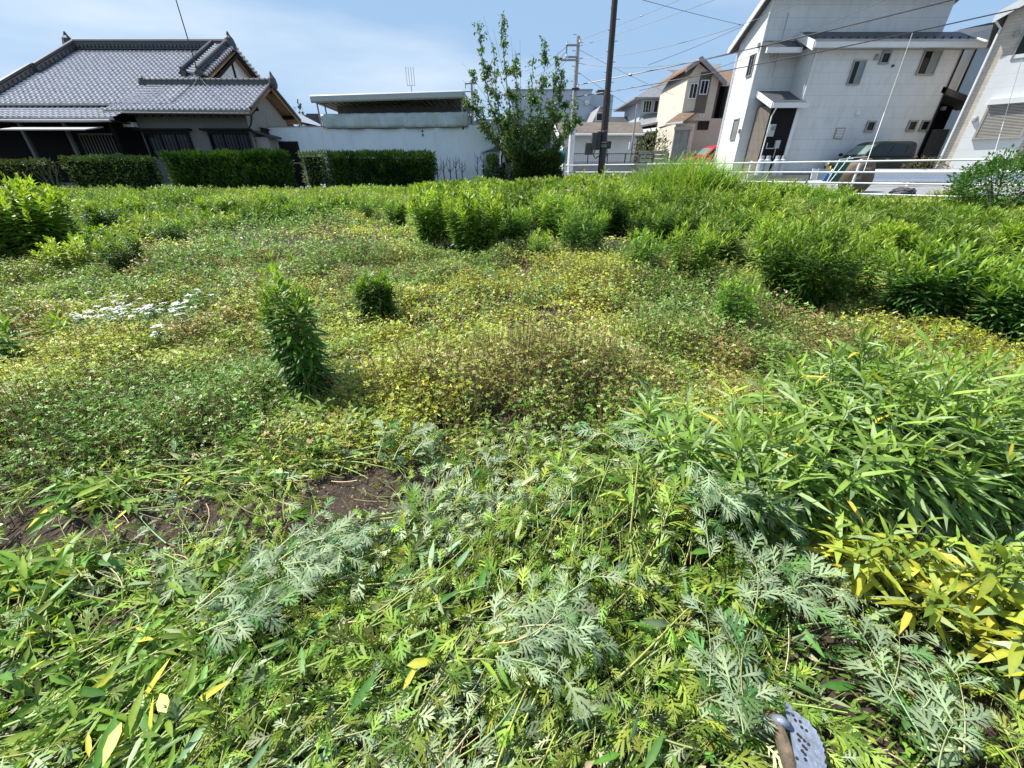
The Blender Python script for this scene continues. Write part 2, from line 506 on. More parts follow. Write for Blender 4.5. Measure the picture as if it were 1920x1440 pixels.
# ================================================================== TILED HOUSE (left)
def tiled_house():
    t = thing('tiled_house', 'old grey walled house with glazed grey tile roofs and a white timbered gable', 'house', (-14.5, 20.5, G(-14.5, 20.5)))
    gzv = .8
    # --- wing
    sl = (4.95 - 3.76) / 2.2
    x0, x1 = -17.5, -11.15
    V1 = Vector((0, 2.2, 4.95 - 3.76)); V2 = Vector((0, -2.2, 4.95 - 3.76))
    wr = tile_plane((x0, 20.0, 3.76), (1, 0, 0), x1 - x0, V1, V1.length, [((-17.45, 20, 0), (-1, .38, 0))])
    b = tile_plane((x1, 24.4, 3.76), (-1, 0, 0), x1 - x0, V2, V2.length)
    wr.add(b.v, b.f)
    rf = wr.build('roof', 'tile', t, label='lower glazed grey tile roof of the side wing')
    rg = MB().box(-16.9, -11.05, 22.08, 22.32, 4.93, 5.10)
    rg.tube([(-17.0, 22.2, 5.14), (-11.0, 22.2, 5.14)], .085, 8)
    for k in range(24):
        rg.tube([(-16.85 + k * .25, 22.2, 5.14), (-16.80 + k * .25, 22.2, 5.14)], .105, 8)
    rg.lathe((-11.02, 22.2, 4.85), [(.16, 0), (.2, .15), (.17, .35), (.07, .5), (.02, .62)], 8)
    rg.lathe((-17.0, 22.2, 4.9), [(.14, 0), (.18, .15), (.12, .32), (.03, .42)], 8)
    rg.build('roof_ridge', 'tile_ridge', rf, smooth=False)
    ve = MB()
    for s, ya, yb in ((1, 20.0, 22.2), (-1, 24.4, 22.2)):
        ve.tube([(x1 + .02, ya, 3.84), (x1 + .02, yb, 5.02)], .07, 8)
    ve.build('verge', 'tile_ridge', rf)
    # eave soffit & bargeboards
    so_ = MB()
    so_.extr([(x1 - .06, 19.98, 3.62), (x1 - .06, 22.2, 4.80), (x1 - .06, 24.42, 3.62), (x1 - .06, 24.42, 3.74), (x1 - .06, 22.2, 4.93), (x1 - .06, 19.98, 3.74)], (.05, 0, 0))
    so_.build('bargeboard', 'wood', t)
    so_ = MB()
    so_.extr([(x0 + .1, 20.02, 3.72), (x0 + .1, 22.2, 4.88), (x0 + .1, 22.2, 4.84), (x0 + .1, 20.02, 3.66)], (x1 - x0 - .2, 0, 0))
    so_.extr([(x0 + .1, 24.38, 3.72), (x0 + .1, 22.2, 4.88), (x0 + .1, 22.2, 4.84), (x0 + .1, 24.38, 3.66)], (x1 - x0 - .2, 0, 0))
    so_.build('soffit', 'wood', t)
    for k in range(18):
        xx = x0 + .3 + k * .35
        MB().extr([(xx, 20.02, 3.60), (xx, 20.5, 3.86), (xx, 20.5, 3.80), (xx, 20.02, 3.54)], (.05, 0, 0)).build('rafter', 'dark_wood', t)
    for yy in (20.6, 22.2, 23.8):
        zz = 3.5 + (1 - abs(yy - 22.2) / 2.2) * 1.15
        MB().box(-11.75, -11.15, yy - .06, yy + .06, zz, zz + .14).build('purlin', 'dark_wood', t)
    gt = MB().tube([(x0, 19.93, 3.66), (x1, 19.93, 3.62)], .05, 8)
    gt.tube([(x1 + .02, 19.95, 3.6), (x1 - .35, 20.35, 3.3), (-11.72, 20.42, 3.1), (-11.72, 20.42, .9)], .035, 6)
    gt.tube([(-17.2, 19.93, 3.62), (-17.05, 20.3, 3.3), (-16.62, 20.44, 3.1)], .035, 6)
    gt.build('gutter', 'metal_dark', t)
    # walls
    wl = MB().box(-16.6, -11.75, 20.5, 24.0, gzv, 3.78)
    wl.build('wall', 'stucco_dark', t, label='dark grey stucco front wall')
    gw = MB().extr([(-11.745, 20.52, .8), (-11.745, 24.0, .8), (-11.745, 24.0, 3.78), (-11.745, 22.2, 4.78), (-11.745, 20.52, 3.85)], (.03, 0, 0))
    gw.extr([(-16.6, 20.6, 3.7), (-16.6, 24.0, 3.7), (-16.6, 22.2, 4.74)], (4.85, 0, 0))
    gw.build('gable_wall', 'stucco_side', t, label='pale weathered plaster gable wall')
    # windows
    for (ua, ub, va, vb) in ((262, 357, 244, 292), (383, 470, 244, 283)):
        a0, _ = ray(ua, va); a1, _ = ray(ub, va); z1 = pt(ua, va, 20.5).z
        xa, xb = a0 * 20.5, a1 * 20.5
        z0 = z1 - 1.05
        fo = window(t, xa + .15, xb - .1, z0, z1 - .06, 20.5, 'alu_dark', 'glass_dark', 2, .10, .07, grille=12)
        MB().box(xa - .05, xb + .08, 20.22, 20.5, z1 - .03, z1 + .05).build('hood', 'dark_wood', fo)
    lp = pt(248, 235, 20.4)
    MB().box(lp.x - .25, lp.x + .18, 20.22, 20.48, lp.z - .07, lp.z + .1).build('wall_lamp', 'white_trim', t)
    ex = MB().box(-11.70, -11.45, 21.4, 21.7, 3.0, 3.25).extr([(-11.7, 21.35, 3.28), (-11.3, 21.35, 3.2), (-11.3, 21.35, 3.17), (-11.7, 21.35, 3.23)], (0, .4, 0))
    ex.build('vent_hood', 'metal_dark', t)
    # small lean-to at the right side wall
    lt = MB().box(-11.68, -11.1, 20.7, 21.35, .8, 2.85)
    lt.build('lean_to', 'stucco_side', t)
    MB().extr([(-11.7, 20.5, 3.12), (-10.85, 20.5, 2.88), (-10.85, 20.5, 2.83), (-11.7, 20.5, 3.05)], (0, .95, 0)).build('lean_to_roof', 'metal_dark', t)
    # --- main roof
    O = Vector((-23.2, 20.5, 4.05)); Vv = Vector((0, 5.5, 2.95))
    mr = tile_plane(O, (1, 0, 0), 10.6, Vv, Vv.length, [((-22.95, 20.5, 0), (-1, .04, 0)), ((-14.8, 22.9, 0), (1, .95, 0)) if False else ((-14.75, 20.5, 0), (1, 0, 0))], tw=.24, th=.27)
    # upper verge cut handled by the gable; back slope plain
    b = tile_plane((-14.8, 31.5, 4.1), (-1, 0, 0), 8.2, Vector((0, -5.5, 3.0)), Vv.length, tw=.3, th=.5)
    mr.add(b.v, b.f)
    rf2 = mr.build('roof', 'tile', t, label='high main roof of glazed grey tiles')
    rg = MB().box(-22.9, -14.7, 25.85, 26.15, 7.05, 7.33)
    rg.tube([(-22.95, 26, 7.38), (-14.65, 26, 7.38)], .11, 8)
    for k in range(40):
        rg.tube([(-22.8 + k * .2, 25.84, 7.18), (-22.8 + k * .2, 25.79, 7.18)], .075, 6)
    for xx in (-22.98, -14.62):
        rg.lathe((xx, 26, 7.0), [(.2, 0), (.27, .25), (.2, .5), (.1, .62), (.03, .78)], 8)
    rg.build('roof_ridge', 'tile_ridge', rf2)
    # descending ridges
    def dridge(p0, p1, w=.22, hh=.26):
        dr = MB()
        p0, p1 = Vector(p0), Vector(p1)
        d = p1 - p0
        side = Vector((1, 0, 0)) * w / 2
        up = Vector((0, 0, hh))
        dr.extr([p0 - side, p0 + side, p0 + side + up, p0 - side + up], d)
        dr.tube([p0 + up + Vector((0, 0, .04)), p1 + up + Vector((0, 0, .04))], .085, 8)
        n = int(d.length / .28)
        for k in range(n):
            q = p0 + d * (k / n) + up * .55
            dr.tube([q - side * 1.1, q - side * 1.5], .06, 6)
            dr.tube([q + side * 1.1, q + side * 1.5], .06, 6)
        dr.build('descending_ridge', 'tile_ridge', rf2)
    dridge((-22.85, 20.5, 4.1), (-22.85, 23.3, 5.62)); dridge((-22.7, 23.3, 5.62), (-22.7, 26, 7.1))
    dridge((-15.5, 22.9, 5.4), (-15.5, 26, 7.1)); dridge((-14.75, 22.9, 5.42), (-14.75, 26, 7.12))
    dridge((-14.75, 28.9, 5.5), (-14.75, 26, 7.12))
    # short cross tiles between the twin ridges at the right verge
    vt = MB()
    for k in range(14):
        f = (k + .5) / 14
        y = 22.95 + 3.0 * f; z = 5.42 + 1.68 * f
        vt.tube([(-15.35, y, z + .16), (-14.45, y, z + .05)], .075, 6)
        y = 29.0 - 3.0 * f
        vt.tube([(-14.75, y, z + .16), (-14.35, y, z + .05)], .075, 6)
    vt.build('verge', 'tile', rf2)
    # gable: white plaster with timbers
    gb = MB().extr([(-14.9, 23.2, 5.3), (-14.9, 28.8, 5.3), (-14.9, 26, 6.95)], (.06, 0, 0)).build('gable', 'white_plaster', t)
    tm = MB()
    for yy in (24.4, 26.0, 27.4):
        zt = 5.4 + (1 - abs(yy - 26) / 2.9) * 1.5
        tm.box(-14.84, -14.79, yy - .06, yy + .06, 5.3, zt)
    tm.box(-14.84, -14.78, 23.2, 28.8, 5.22, 5.42)
    tm.extr([(-14.5, 22.8, 5.15), (-14.5, 26, 6.98), (-14.5, 26, 6.75), (-14.5, 23.1, 5.05)], (.1, 0, 0))
    tm.extr([(-14.5, 29.1, 5.15), (-14.5, 26, 6.98), (-14.5, 26, 6.75), (-14.5, 28.8, 5.05)], (.1, 0, 0))
    tm.build('timber', 'dark_wood', gb)
    MB().extr([(-14.9, 22.9, 5.3), (-14.9, 26, 6.98), (-14.9, 26, 6.9), (-14.9, 23.0, 5.18)], (.5, 0, 0)).extr([(-14.9, 29.0, 5.3), (-14.9, 26, 6.98), (-14.9, 26, 6.9), (-14.9, 28.9, 5.18)], (.5, 0, 0)).build('bargeboard', 'wood', gb)
    # hip below the gable on the right, plain
    MB().add([(-14.8, 22.9, 5.4), (-12.6, 20.5, 4.1), (-12.6, 31.4, 4.1), (-14.8, 29, 5.4)], [(0, 1, 2, 3)]).build('hip_roof', 'tile', rf2)
    # main walls under
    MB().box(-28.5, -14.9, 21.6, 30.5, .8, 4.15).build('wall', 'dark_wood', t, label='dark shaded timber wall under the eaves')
    MB().box(-23.1, -12.7, 20.6, 21.6, 3.86, 4.06).build('eave_board', 'dark_wood', t)
    # left continuing hip beyond the frame
    # lower pent roof in front of the main wall
    z0 = 3.42
    Vp = Vector((0, 2.2, .86))
    pr = tile_plane((-28.5, 19.4, z0), (1, 0, 0), 11.9, Vp, Vp.length, [((-16.62, 19, 0), (1, 0, 0))], tw=.24, th=.27)
    pr.build('pent_roof', 'tile', t, label='lower tiled pent roof along the veranda')
    MB().box(-28.5, -16.7, 19.42, 19.5, 3.28, 3.4).box(-28.5, -16.65, 19.5, 21.6, 3.3, 3.34).build('pent_soffit', 'dark_wood', t)
    MB().tube([(-28.5, 19.33, 3.33), (-16.75, 19.33, 3.33)], .05, 8).build('gutter', 'grey_trim', t)
    a = MB().extr([(-20.85, 18.6, 2.98), (-20.85, 19.5, 3.14), (-20.85, 19.5, 3.10), (-20.85, 18.6, 2.94)], (3.55, 0, 0))
    a.build('awning', 'canopy', t)
    # veranda posts and dark glazed screens
    for xx in (-24.6, -23.0, -21.1, -19.2, -17.2):
        MB().box(xx - .06, xx + .06, 19.75, 19.87, .8, 3.3).build('post', 'stucco_dark' if xx < -18 else 'dark_wood', t)
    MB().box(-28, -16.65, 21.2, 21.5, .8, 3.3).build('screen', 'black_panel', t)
    g = MB()
    for k in range(12): g.box(-19.0 + k * .14, -18.97 + k * .14, 20.0, 20.03, 1.0, 2.9)
    g.box(-19.02, -17.4, 20.0, 20.03, 2.88, 2.94)
    g.build('lattice', 'stucco_dark', t)
    MB().box(-28, -11.8, 20.35, 20.62, .6, 1.02).build('plinth', 'concrete', t)
    # antenna mast
    m = thing('antenna_mast', 'thin tall antenna mast with stay wires standing on the tiled roof', 'antenna', pt(378, 158, 22.2))
    p0 = pt(378, 158, 22.2); p1 = pt(330, 0, 22.2); p2 = p0 + (p1 - p0) * 1.25
    MB().tube([p0, p0 + (p1 - p0) * .5, p2], [.03, .022, .018], 6).build('mast', 'metal_dark', m)
    MB().tube([p0 + (p2 - p0) * .35, pt(420, 152, 22.5)], .006, 4).tube([p0 + (p2 - p0) * .35, pt(456, 163, 22.4)], .006, 4).build('stay_wire', 'metal_dark', m)
    MB().tube([p0 + Vector((-.3, -.2, -.1)), p0 + Vector((0, 0, .3))], .015, 5).tube([p0 + Vector((.35, -.2, -.1)), p0 + Vector((0, 0, .3))], .015, 5).tube([p0 + Vector((.1, .3, 0)), p0 + Vector((0, 0, .3))], .015, 5).build('bracket', 'grey_trim', m)
tiled_house()

# far tiny roofs beyond the shed
def far_bits():
    o = thing('distant_house', 'distant grey tiled roof peeking between tiled house and shed canopy', 'house', (-14, 34, 1.1))
    MB().extr([pt(560, 232, 34), pt(575, 213, 34), pt(604, 213, 34), pt(640, 232, 34)], (0, 5, 0)).build('roof', 'slate', o)
    q = pt(560, 236, 34)
    MB().box(q.x + .3, q.x + 3.5, 34.5, 38.5, 1.0, q.z + .1).build('wall', 'stucco_side', o)
    o = thing('navy_house', 'dark navy house seen between the pale shed and the tree', 'house', (-1, 34, 1.1))
    a, b = pt(925, 228, 34), pt(968, 228, 34)
    MB().box(a.x - 1.5, b.x + 2.6, 34, 38, 1.0, pt(940, 236, 34).z).build('wall', 'panel_navy', o)
    MB().extr([(a.x - 1.8, 33.8, pt(940, 236, 34).z), (b.x + 2.8, 33.8, pt(940, 236, 34).z), (b.x + 2.3, 33.8, pt(940, 224, 34).z), (a.x - 1.2, 33.8, pt(940, 224, 34).z)], (0, 4.4, 0)).build('roof', 'slate_light', o)
    x, z = pt(943, 248, 34).x, pt(943, 252, 34).z
    window(o, x - .25, x + .35, z - .3, z + .5, 34, 'white_trim', 'glass_grey', 0)
    x, z = pt(931, 248, 34).x, pt(931, 248, 34).z
    window(o, x - .5, x + .1, z - .5, z + .4, 34, 'white_trim', 'white_trim', 0)
far_bits()

# ================================================================== PALE SHED WITH CANOPY
def shed():
    Y = 21.5
    xl, xr = -11.4, -.62
    t = thing('shed', 'long pale blue grey flat walled shed behind the hedges', 'shed', (-6, Y, .85))
    ztl, ztr = pt(500, 239, Y).z, pt(935, 233, Y).z
    MB().extr([(xl, Y, .8), (xr, Y, .8), (xr, Y, ztr), (xl, Y, ztl)], (0, .15, 0)).box(xr - .15, xr, Y + .15, Y + 4.5, .8, ztr - .05).box(xl, xl + .15, Y + .15, Y + 4.5, .8, ztl - .05).build('wall', 'shed_wall', t)
    MB().extr([(xl - .03, Y - .02, ztl), (xr + .03, Y - .02, ztr), (xr + .03, Y - .02, ztr + .03), (xl - .03, Y - .02, ztl + .03)], (0, .2, 0)).build('coping', 'grey_trim', t)
    MB().box(xl + .15, xr - .15, Y + .15, Y + 4.4, ztl - .25, ztl - .15).build('deck', 'concrete', t)
    # dark door
    a = pt(540, 265, Y)
    d = MB().box(a.x - .46, a.x + .46, Y - .03, Y + .05, .8, a.z).build('door', 'alu_dark', t)
    MB().box(a.x - .38, a.x + .38, Y - .045, Y - .032, 1.9, a.z - .08).box(a.x - .38, a.x + .38, Y - .045, Y - .032, .95, 1.8).build('door_panel', 'black_panel', d)
    MB().box(a.x - .44, a.x + .44, Y - .06, Y - .046, 1.82, 1.86).build('door_rail', 'grey_trim', d)
    # hooks / pipes
    p = pt(792, 243, Y)
    MB().box(p.x - .03, p.x + .03, Y - .04, Y, p.z - .25, p.z - .17).box(p.x - .03, p.x + .03, Y - .04, Y, p.z - .1, p.z - .02).build('bracket', 'metal_dark', t)
    # canopy: roof on posts
    c = thing('canopy_roof', 'flat metal canopy on thin posts above the pale shed', 'canopy', (-5.6, 23, 3.2))
    fl, fr = pt(586, 190, 21.2), pt(868, 181, 21.2)
    zl, zr = fl.z, fr.z
    xl2, xr2 = fl.x, fr.x
    bk = 4.5
    top = MB().extr([(xl2, 21.2, zl + .04), (xr2, 21.2, zr + .04), (xr2, 21.2, zr + .10), (xl2, 21.2, zl + .10)], (.0, bk, -.08))
    top.build('roof_sheet', 'canopy', c)
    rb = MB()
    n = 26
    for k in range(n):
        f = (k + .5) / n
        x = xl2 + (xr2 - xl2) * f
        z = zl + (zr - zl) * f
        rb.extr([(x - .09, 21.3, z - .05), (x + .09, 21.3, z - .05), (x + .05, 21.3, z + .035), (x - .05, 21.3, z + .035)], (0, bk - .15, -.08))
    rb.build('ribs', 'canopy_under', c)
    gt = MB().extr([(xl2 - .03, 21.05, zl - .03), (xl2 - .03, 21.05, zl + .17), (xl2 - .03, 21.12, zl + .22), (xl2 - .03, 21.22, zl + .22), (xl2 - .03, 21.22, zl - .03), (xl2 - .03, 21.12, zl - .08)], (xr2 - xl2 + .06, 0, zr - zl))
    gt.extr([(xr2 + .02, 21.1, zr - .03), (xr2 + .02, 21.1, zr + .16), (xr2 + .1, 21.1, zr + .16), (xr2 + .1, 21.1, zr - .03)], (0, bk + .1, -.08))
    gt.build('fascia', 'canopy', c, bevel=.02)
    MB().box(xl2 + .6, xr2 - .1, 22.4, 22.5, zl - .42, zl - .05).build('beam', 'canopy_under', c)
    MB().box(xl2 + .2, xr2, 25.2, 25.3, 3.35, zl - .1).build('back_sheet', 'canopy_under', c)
    for u in (596, 610):
        x = pt(u, 205, 21.5).x
        MB().box(x - .025, x + .025, 21.5, 21.55, 3.3, zl - .04).build('post', 'grey_trim', c)
    for (x, y) in ((xr2 - .1, 21.5), (xr2 + .0, 22.9), (xr2 - .02, 24.2), (xr2, 25.5)):
        MB().box(x - .04, x + .04, y, y + .08, 3.2, zr - .0).build('post', 'grey_trim', c)
    MB().tube([(xr2 - .02, 23, 3.35), (xr2 - .05, 24.8, 4.2)], .03, 5).build('brace', 'grey_trim', c)
    # sheet strip
    s = MB()
    a, b = pt(601, 210, 21.42), pt(876, 210, 21.42)
    n = 46
    z0a, z0b = pt(601, 241, 21.42).z, pt(876, 238, 21.42).z
    z1a, z1b = pt(601, 214, 21.42).z, pt(876, 210, 21.42).z
    vs = []; fs = []
    for k in range(n + 1):
        f = k / n
        for j in range(5):
            g = j / 4
            y = 21.40 - .05 * math.sin(k * 1.7 + g * 2.2) - .06 * math.sin(k * .61 + 2 - g * 1.1) * (1 - g * .5) - .02 * random.random()
            vs.append((a.x + (b.x - a.x) * f, y, (z0a * (1 - f) + z0b * f) * (1 - g) + (z1a * (1 - f) + z1b * f) * g))
    for k in range(n):
        for j in range(4):
            q = k * 5 + j
            fs.append((q, q + 5, q + 6, q + 1))
    s.add(vs, fs)
    so = s.build('tarpaulin', 'sheet', None, smooth=True)
    tag(so, 'wrinkled translucent sheet hung in a strip along the shed top under the canopy', 'tarpaulin')
    m = so.modifiers.new('solid', 'SOLIDIFY'); m.thickness = .008
    cr = MB().tube([(a.x, 21.36, z0a - .01), ((a.x + b.x) / 2, 21.36, (z0a + z0b) / 2 - .03), (b.x, 21.36, z0b)], .012, 5)
    cr.build('hem', 'metal_dark', so, local=True)
    # antenna on the canopy
    p = pt(773, 182, 23)
    an = thing('comb_antenna', 'small comb shaped aerial standing up on the canopy roof', 'antenna', p)
    mm = MB().tube([p, p + Vector((0, 0, .45))], .02, 5)
    mm.build('mast', 'grey_trim', an)
    e = MB()
    for k in range(4):
        x = p.x - .18 + k * .12
        e.tube([(x, 23, p.z + .45), (x, 23, p.z + 1.15)], .012, 4)
    e.tube([(p.x - .2, 23, p.z + .45), (p.x + .2, 23, p.z + .45)], .014, 4)
    e.build('elements', 'grey_trim', an)
    # lean-to roof at right end
    l = thing('lean_to', 'small lean-to with bright white sloping roof at the right end of the shed', 'lean-to', (-.5, 21, .85))
    p0, p1, p2, p3 = pt(935, 264, 21.3), pt(965, 290, 20.8), pt(935, 276, 21.6), pt(902, 285, 21.3)
    MB().extr([p0, p1, p1 + Vector((-.08, 0, -.16)), p0 + Vector((-.0, 0, -.3))], (0, .9, .0)).build('roof', 'white_trim', l)
    MB().extr([pt(902, 287, 21.1), pt(935, 275, 21.1), pt(935, 272, 21.1), pt(902, 284, 21.1)], (0, .38, 0)).build('side_roof', 'canopy', l)
    q = pt(906, 288, 21.3)
    MB().box(q.x, -.62, 21.2, 21.46, .8, q.z + .05).build('side_wall', 'sheet', l)
    for x in (-.45, -.28, .02):
        MB().tube([(x, 21.0, .8), (x + .03, 21.0, 2.3)], .035, 6).build('post', 'bark', l)
    MB().box(-.55, .1, 21.9, 22.0, .8, 2.2).build('back_wall', 'black_panel', l)
    jb = thing('junk_pile', 'leaning planks and white bottles stacked under the lean-to', 'junk', (-.3, 20.9, .85))
    for k in range(9):
        x = -.5 + k * .07; mm = MB()
        lean = random.uniform(-.15, .2)
        mm.tube([(x, 20.85, .82), (x + lean, 20.95, random.uniform(1.5, 2.1))], random.uniform(.014, .03), 5)
        mm.build('plank', ('bark', 'stucco_side', 'metal_dark')[k % 3], jb)
    for (x, z, r) in ((-.38, 1.95, .08), (-.2, .95, .07), (.28, 1.0, .08)):
        MB().lathe((x, 20.8, z - .1), [(r, 0), (r, .18), (r * .4, .25), (r * .4, .3)], 10).build('bottle', 'white_plastic', jb)
    MB().extr([(.0, 20.75, .8), (.35, 20.75, .8), (.3, 20.9, 1.85), (.12, 20.9, 1.85)], (0, .03, 0)).build('net', 'green_net', jb)
    # teal tank
    a, b = pt(980, 282, 22.3), pt(1060, 286, 22.3)
    tk = thing('water_tank', 'teal plastic tank lying behind the short hedge', 'tank', (1.5, 22.3, .9))
    mm = MB(); zc = a.z - .22
    mm.tube([(a.x, 22.3, zc + .03), (a.x + .04, 22.3, zc + .03), (b.x - .06, 22.3, zc - .07), (b.x, 22.3, zc - .07)], [.24, .29, .29, .24], 20)
    mm.build('shell', 'teal', tk, smooth=False)
    for x in (a.x + .4, b.x - .4):
        MB().box(x - .06, x + .06, 22.1, 22.5, .9, zc - .2).build('support', 'concrete', tk)
shed()

# ================================================================== CENTRE BUILDINGS
def centre():
    o = thing('grey_block', 'large plain blue grey flat roofed building behind the tree', 'building', (5.5, 45, 1.1))
    zt = pt(1060, 170, 45).z
    x0 = pt(1000, 200, 45).x; x1 = pt(1110, 172, 45).x; x2 = pt(1143, 200, 45).x
    MB().box(x0 - 2, x1, 45, 55, pt(1050, 254, 45).z, zt).build('wall', 'grey_block', o, label='blue grey upper storey wall')
    MB().box(x1, x2 + .4, 45.6, 55, 1, pt(1120, 178, 45.6).z).build('side_block', 'grey_block', o)
    MB().box(x0 - 2.05, x1 + .05, 44.95, 55.05, zt, zt + .12).build('coping', 'grey_trim', o)
    MB().box(x0 - 1.9, x1 - .1, 45.1, 54.9, 1, pt(1050, 254, 45).z).build('ground_storey', 'pale_block', o, label='pale lower storey with pilasters')
    for u in (1018, 1030, 1052):
        x = pt(u, 270, 45).x
        MB().box(x - .2, x + .2, 44.85, 45.1, 1, pt(1050, 254, 45).z - .02).build('pilaster', 'white_trim', o)
    window(o, pt(1112, 230, 45.6).x, pt(1128, 230, 45.6).x, pt(1120, 220, 45.6).z, pt(1120, 201, 45.6).z, 45.6, 'grey_trim', 'glass_dark', 0)
    window(o, pt(1078, 205, 45).x, pt(1086, 205, 45).x, pt(1080, 208, 45).z, pt(1080, 196, 45).z, 45, 'white_trim', 'glass_grey', 0)
    p = pt(1100, 193, 44.9)
    MB().tube([p, p + Vector((0, -.25, 0))], .2, 12).build('vent', 'white_trim', o)
    MB().box(pt(1120, 176, 47).x, pt(1133, 176, 47).x, 47, 48, pt(1120, 178, 47).z, pt(1120, 173, 47).z + .2).build('roof_unit', 'metal_dark', o)
    # little gable house + far dark roof behind the low building
    o = thing('gable_house', 'far house with a dark roof and pointed pale gable behind the low building', 'house', (9, 40, 1.1))
    g0, g1, g2 = pt(1110, 230, 40), pt(1126, 198, 40), pt(1140, 230, 40)
    MB().extr([(g0.x, 40, 1), (g2.x, 40, 1), (g2.x, 40, g2.z), (g1.x, 40, g1.z), (g0.x, 40, g0.z)], (0, 6, 0)).build('wall', 'grey_trim', o)
    window(o, g1.x - .3, g1.x + .3, g0.z + .1, g1.z - .5, 39.99, 'white_trim', 'glass_dark', 0)
    MB().extr([(g2.x, 40, 1), (pt(1182, 230, 40).x, 40, 1), (pt(1182, 230, 40).x, 40, g2.z - .1), (g2.x, 40, g2.z - .1)], (0, 6, 0)).build('side_wall', 'pale_block', o)
    MB().extr([pt(1130, 232, 39.5), pt(1132, 219, 40.5), pt(1180, 219, 40.5), pt(1188, 232, 39.5)], (0, 3, 0)).build('roof', 'slate', o)
    # low building with weathered roof
    o = thing('low_building', 'single storey white building with mossy brown roof behind iron railing', 'building', (6, 30, 1.1))
    e0, e1 = pt(1053, 251, 30), pt(1208, 250, 30)
    r0, r1 = pt(1046, 229, 32.2), pt(1190, 228, 32.2)
    ze, zr = e0.z, r0.z
    MB().add([(e0.x - .15, 30, ze), (e1.x, 30, ze), (r1.x + .4, 32.2, zr), (r0.x - .3, 32.2, zr), (e0.x - .15, 34.4, ze), (e1.x, 34.4, ze),
              (e0.x - .15, 30, ze - .1), (e1.x, 30, ze - .1), (r1.x + .4, 32.2, zr - .12), (r0.x - .3, 32.2, zr - .12), (e0.x - .15, 34.4, ze - .1), (e1.x, 34.4, ze - .1)],
             [(0, 1, 2, 3), (3, 2, 5, 4), (7, 6, 9, 8), (8, 9, 10, 11), (0, 6, 7, 1), (1, 7, 8, 2), (2, 8, 11, 5), (4, 5, 11, 10), (3, 9, 6, 0), (4, 10, 9, 3)]).build('roof', 'moss_roof', o)
    MB().box(e0.x + .25, e1.x - .3, 30.5, 34, 1.0, ze + .05).build('wall', 'wall_lit', o)
    MB().extr([(e0.x + .27, 30.5, ze), (e0.x + .27, 34, ze), (e0.x + .1, 32.2, zr - .12)], (.1, 0, 0)).build('gable', 'white_trim', o)
    MB().tube([(e0.x - .1, 29.93, ze - .05), (e1.x, 29.93, ze - .05)], .06, 8).build('gutter', 'white_trim', o)
    MB().extr([(e0.x - .2, 29.95, ze - .05), (r0.x - .35, 32.2, zr), (r0.x - .35, 32.2, zr - .3), (e0.x - .2, 29.95, ze - .35)], (.06, 0, 0)).build('bargeboard', 'white_trim', o)
    MB().box(e0.x + .28, e0.x + .95, 30.42, 30.5, 1.1, 2.9).build('door', 'grey_trim', o)
    # concrete retaining wall and iron railing in front
    o = thing('retaining_wall', 'low grey concrete wall under the iron railing', 'wall', (6, 27.5, 1.1))
    a, b = pt(1060, 309, 27.5), pt(1232, 309, 27.5)
    MB().box(a.x, b.x, 27.5, 27.7, .9, a.z).build('wall', 'concrete', o)
    MB().box(a.x - .02, b.x + .02, 27.46, 27.74, a.z, a.z + .08).build('coping', 'concrete', o)
    o = thing('iron_railing', 'dark iron bar railing on the low concrete wall', 'railing', (6, 27.6, a.z + .08))
    zt = pt(1100, 289, 27.6).z; zb = a.z + .08
    xa, xb = pt(1066, 300, 27.6).x, pt(1198, 300, 27.6).x
    bars = MB()
    k = xa
    while k < xb:
        bars.box(k - .008, k + .008, 27.595, 27.61, zb + .08, zt); k += .115
    bars.build('bars', 'grey_trim', o)
    MB().box(xa, xb, 27.58, 27.62, zt, zt + .04).box(xa, xb, 27.58, 27.62, zb + .05, zb + .08).build('rails', 'metal_dark', o)
    for f in (0, .27, .55, .8, 1):
        x = xa + (xb - xa) * f
        MB().box(x - .025, x + .025, 27.57, 27.63, zb, zt + .05).build('post', 'metal_dark', o)
    # wooden panel fence by the bush
    o = thing('board_fence', 'weathered horizontal board fence under the flowering bush', 'fence', (8.3, 27, 1.1))
    xa, xb = pt(1198, 295, 27).x, pt(1252, 295, 27).x
    z1 = pt(1220, 288, 27).z
    bd = MB()
    for k in range(7): bd.box(xa, xb, 27, 27.03, 1.1 + k * .22, 1.1 + k * .22 + .17)
    bd.build('boards', 'stucco_side', o)
    for x in (xa, (xa + xb) / 2, xb): MB().box(x - .04, x + .04, 26.95, 27.0, 1.0, z1).build('post', 'bark', o)
    MB().box(xa, xb, 26.96, 27.06, z1 - .03, z1 + .03).build('rail', 'grey_trim', o)

    # grey-roofed two storey Japanese house
    o = thing('grey_roof_house', 'two storey house with stacked grey tile roofs left of the beige house', 'house', (11, 37, 1.1))
    Y = 36.0
    el, er = pt(1190, 186, Y), pt(1246, 165, Y)
    pk = pt(1292, 122, 40)
    ze = pt(1220, 182, Y).z
    wl = MB().box(pt(1205, 200, Y).x, pt(1300, 200, Y).x + 1.5, Y + .5, Y + 5.5, 1, ze + .2)
    wl.build('wall', 'grey_block', o)
    xl_, xr_ = el.x, pt(1300, 180, Y).x + 2.0
    zp = pk.z
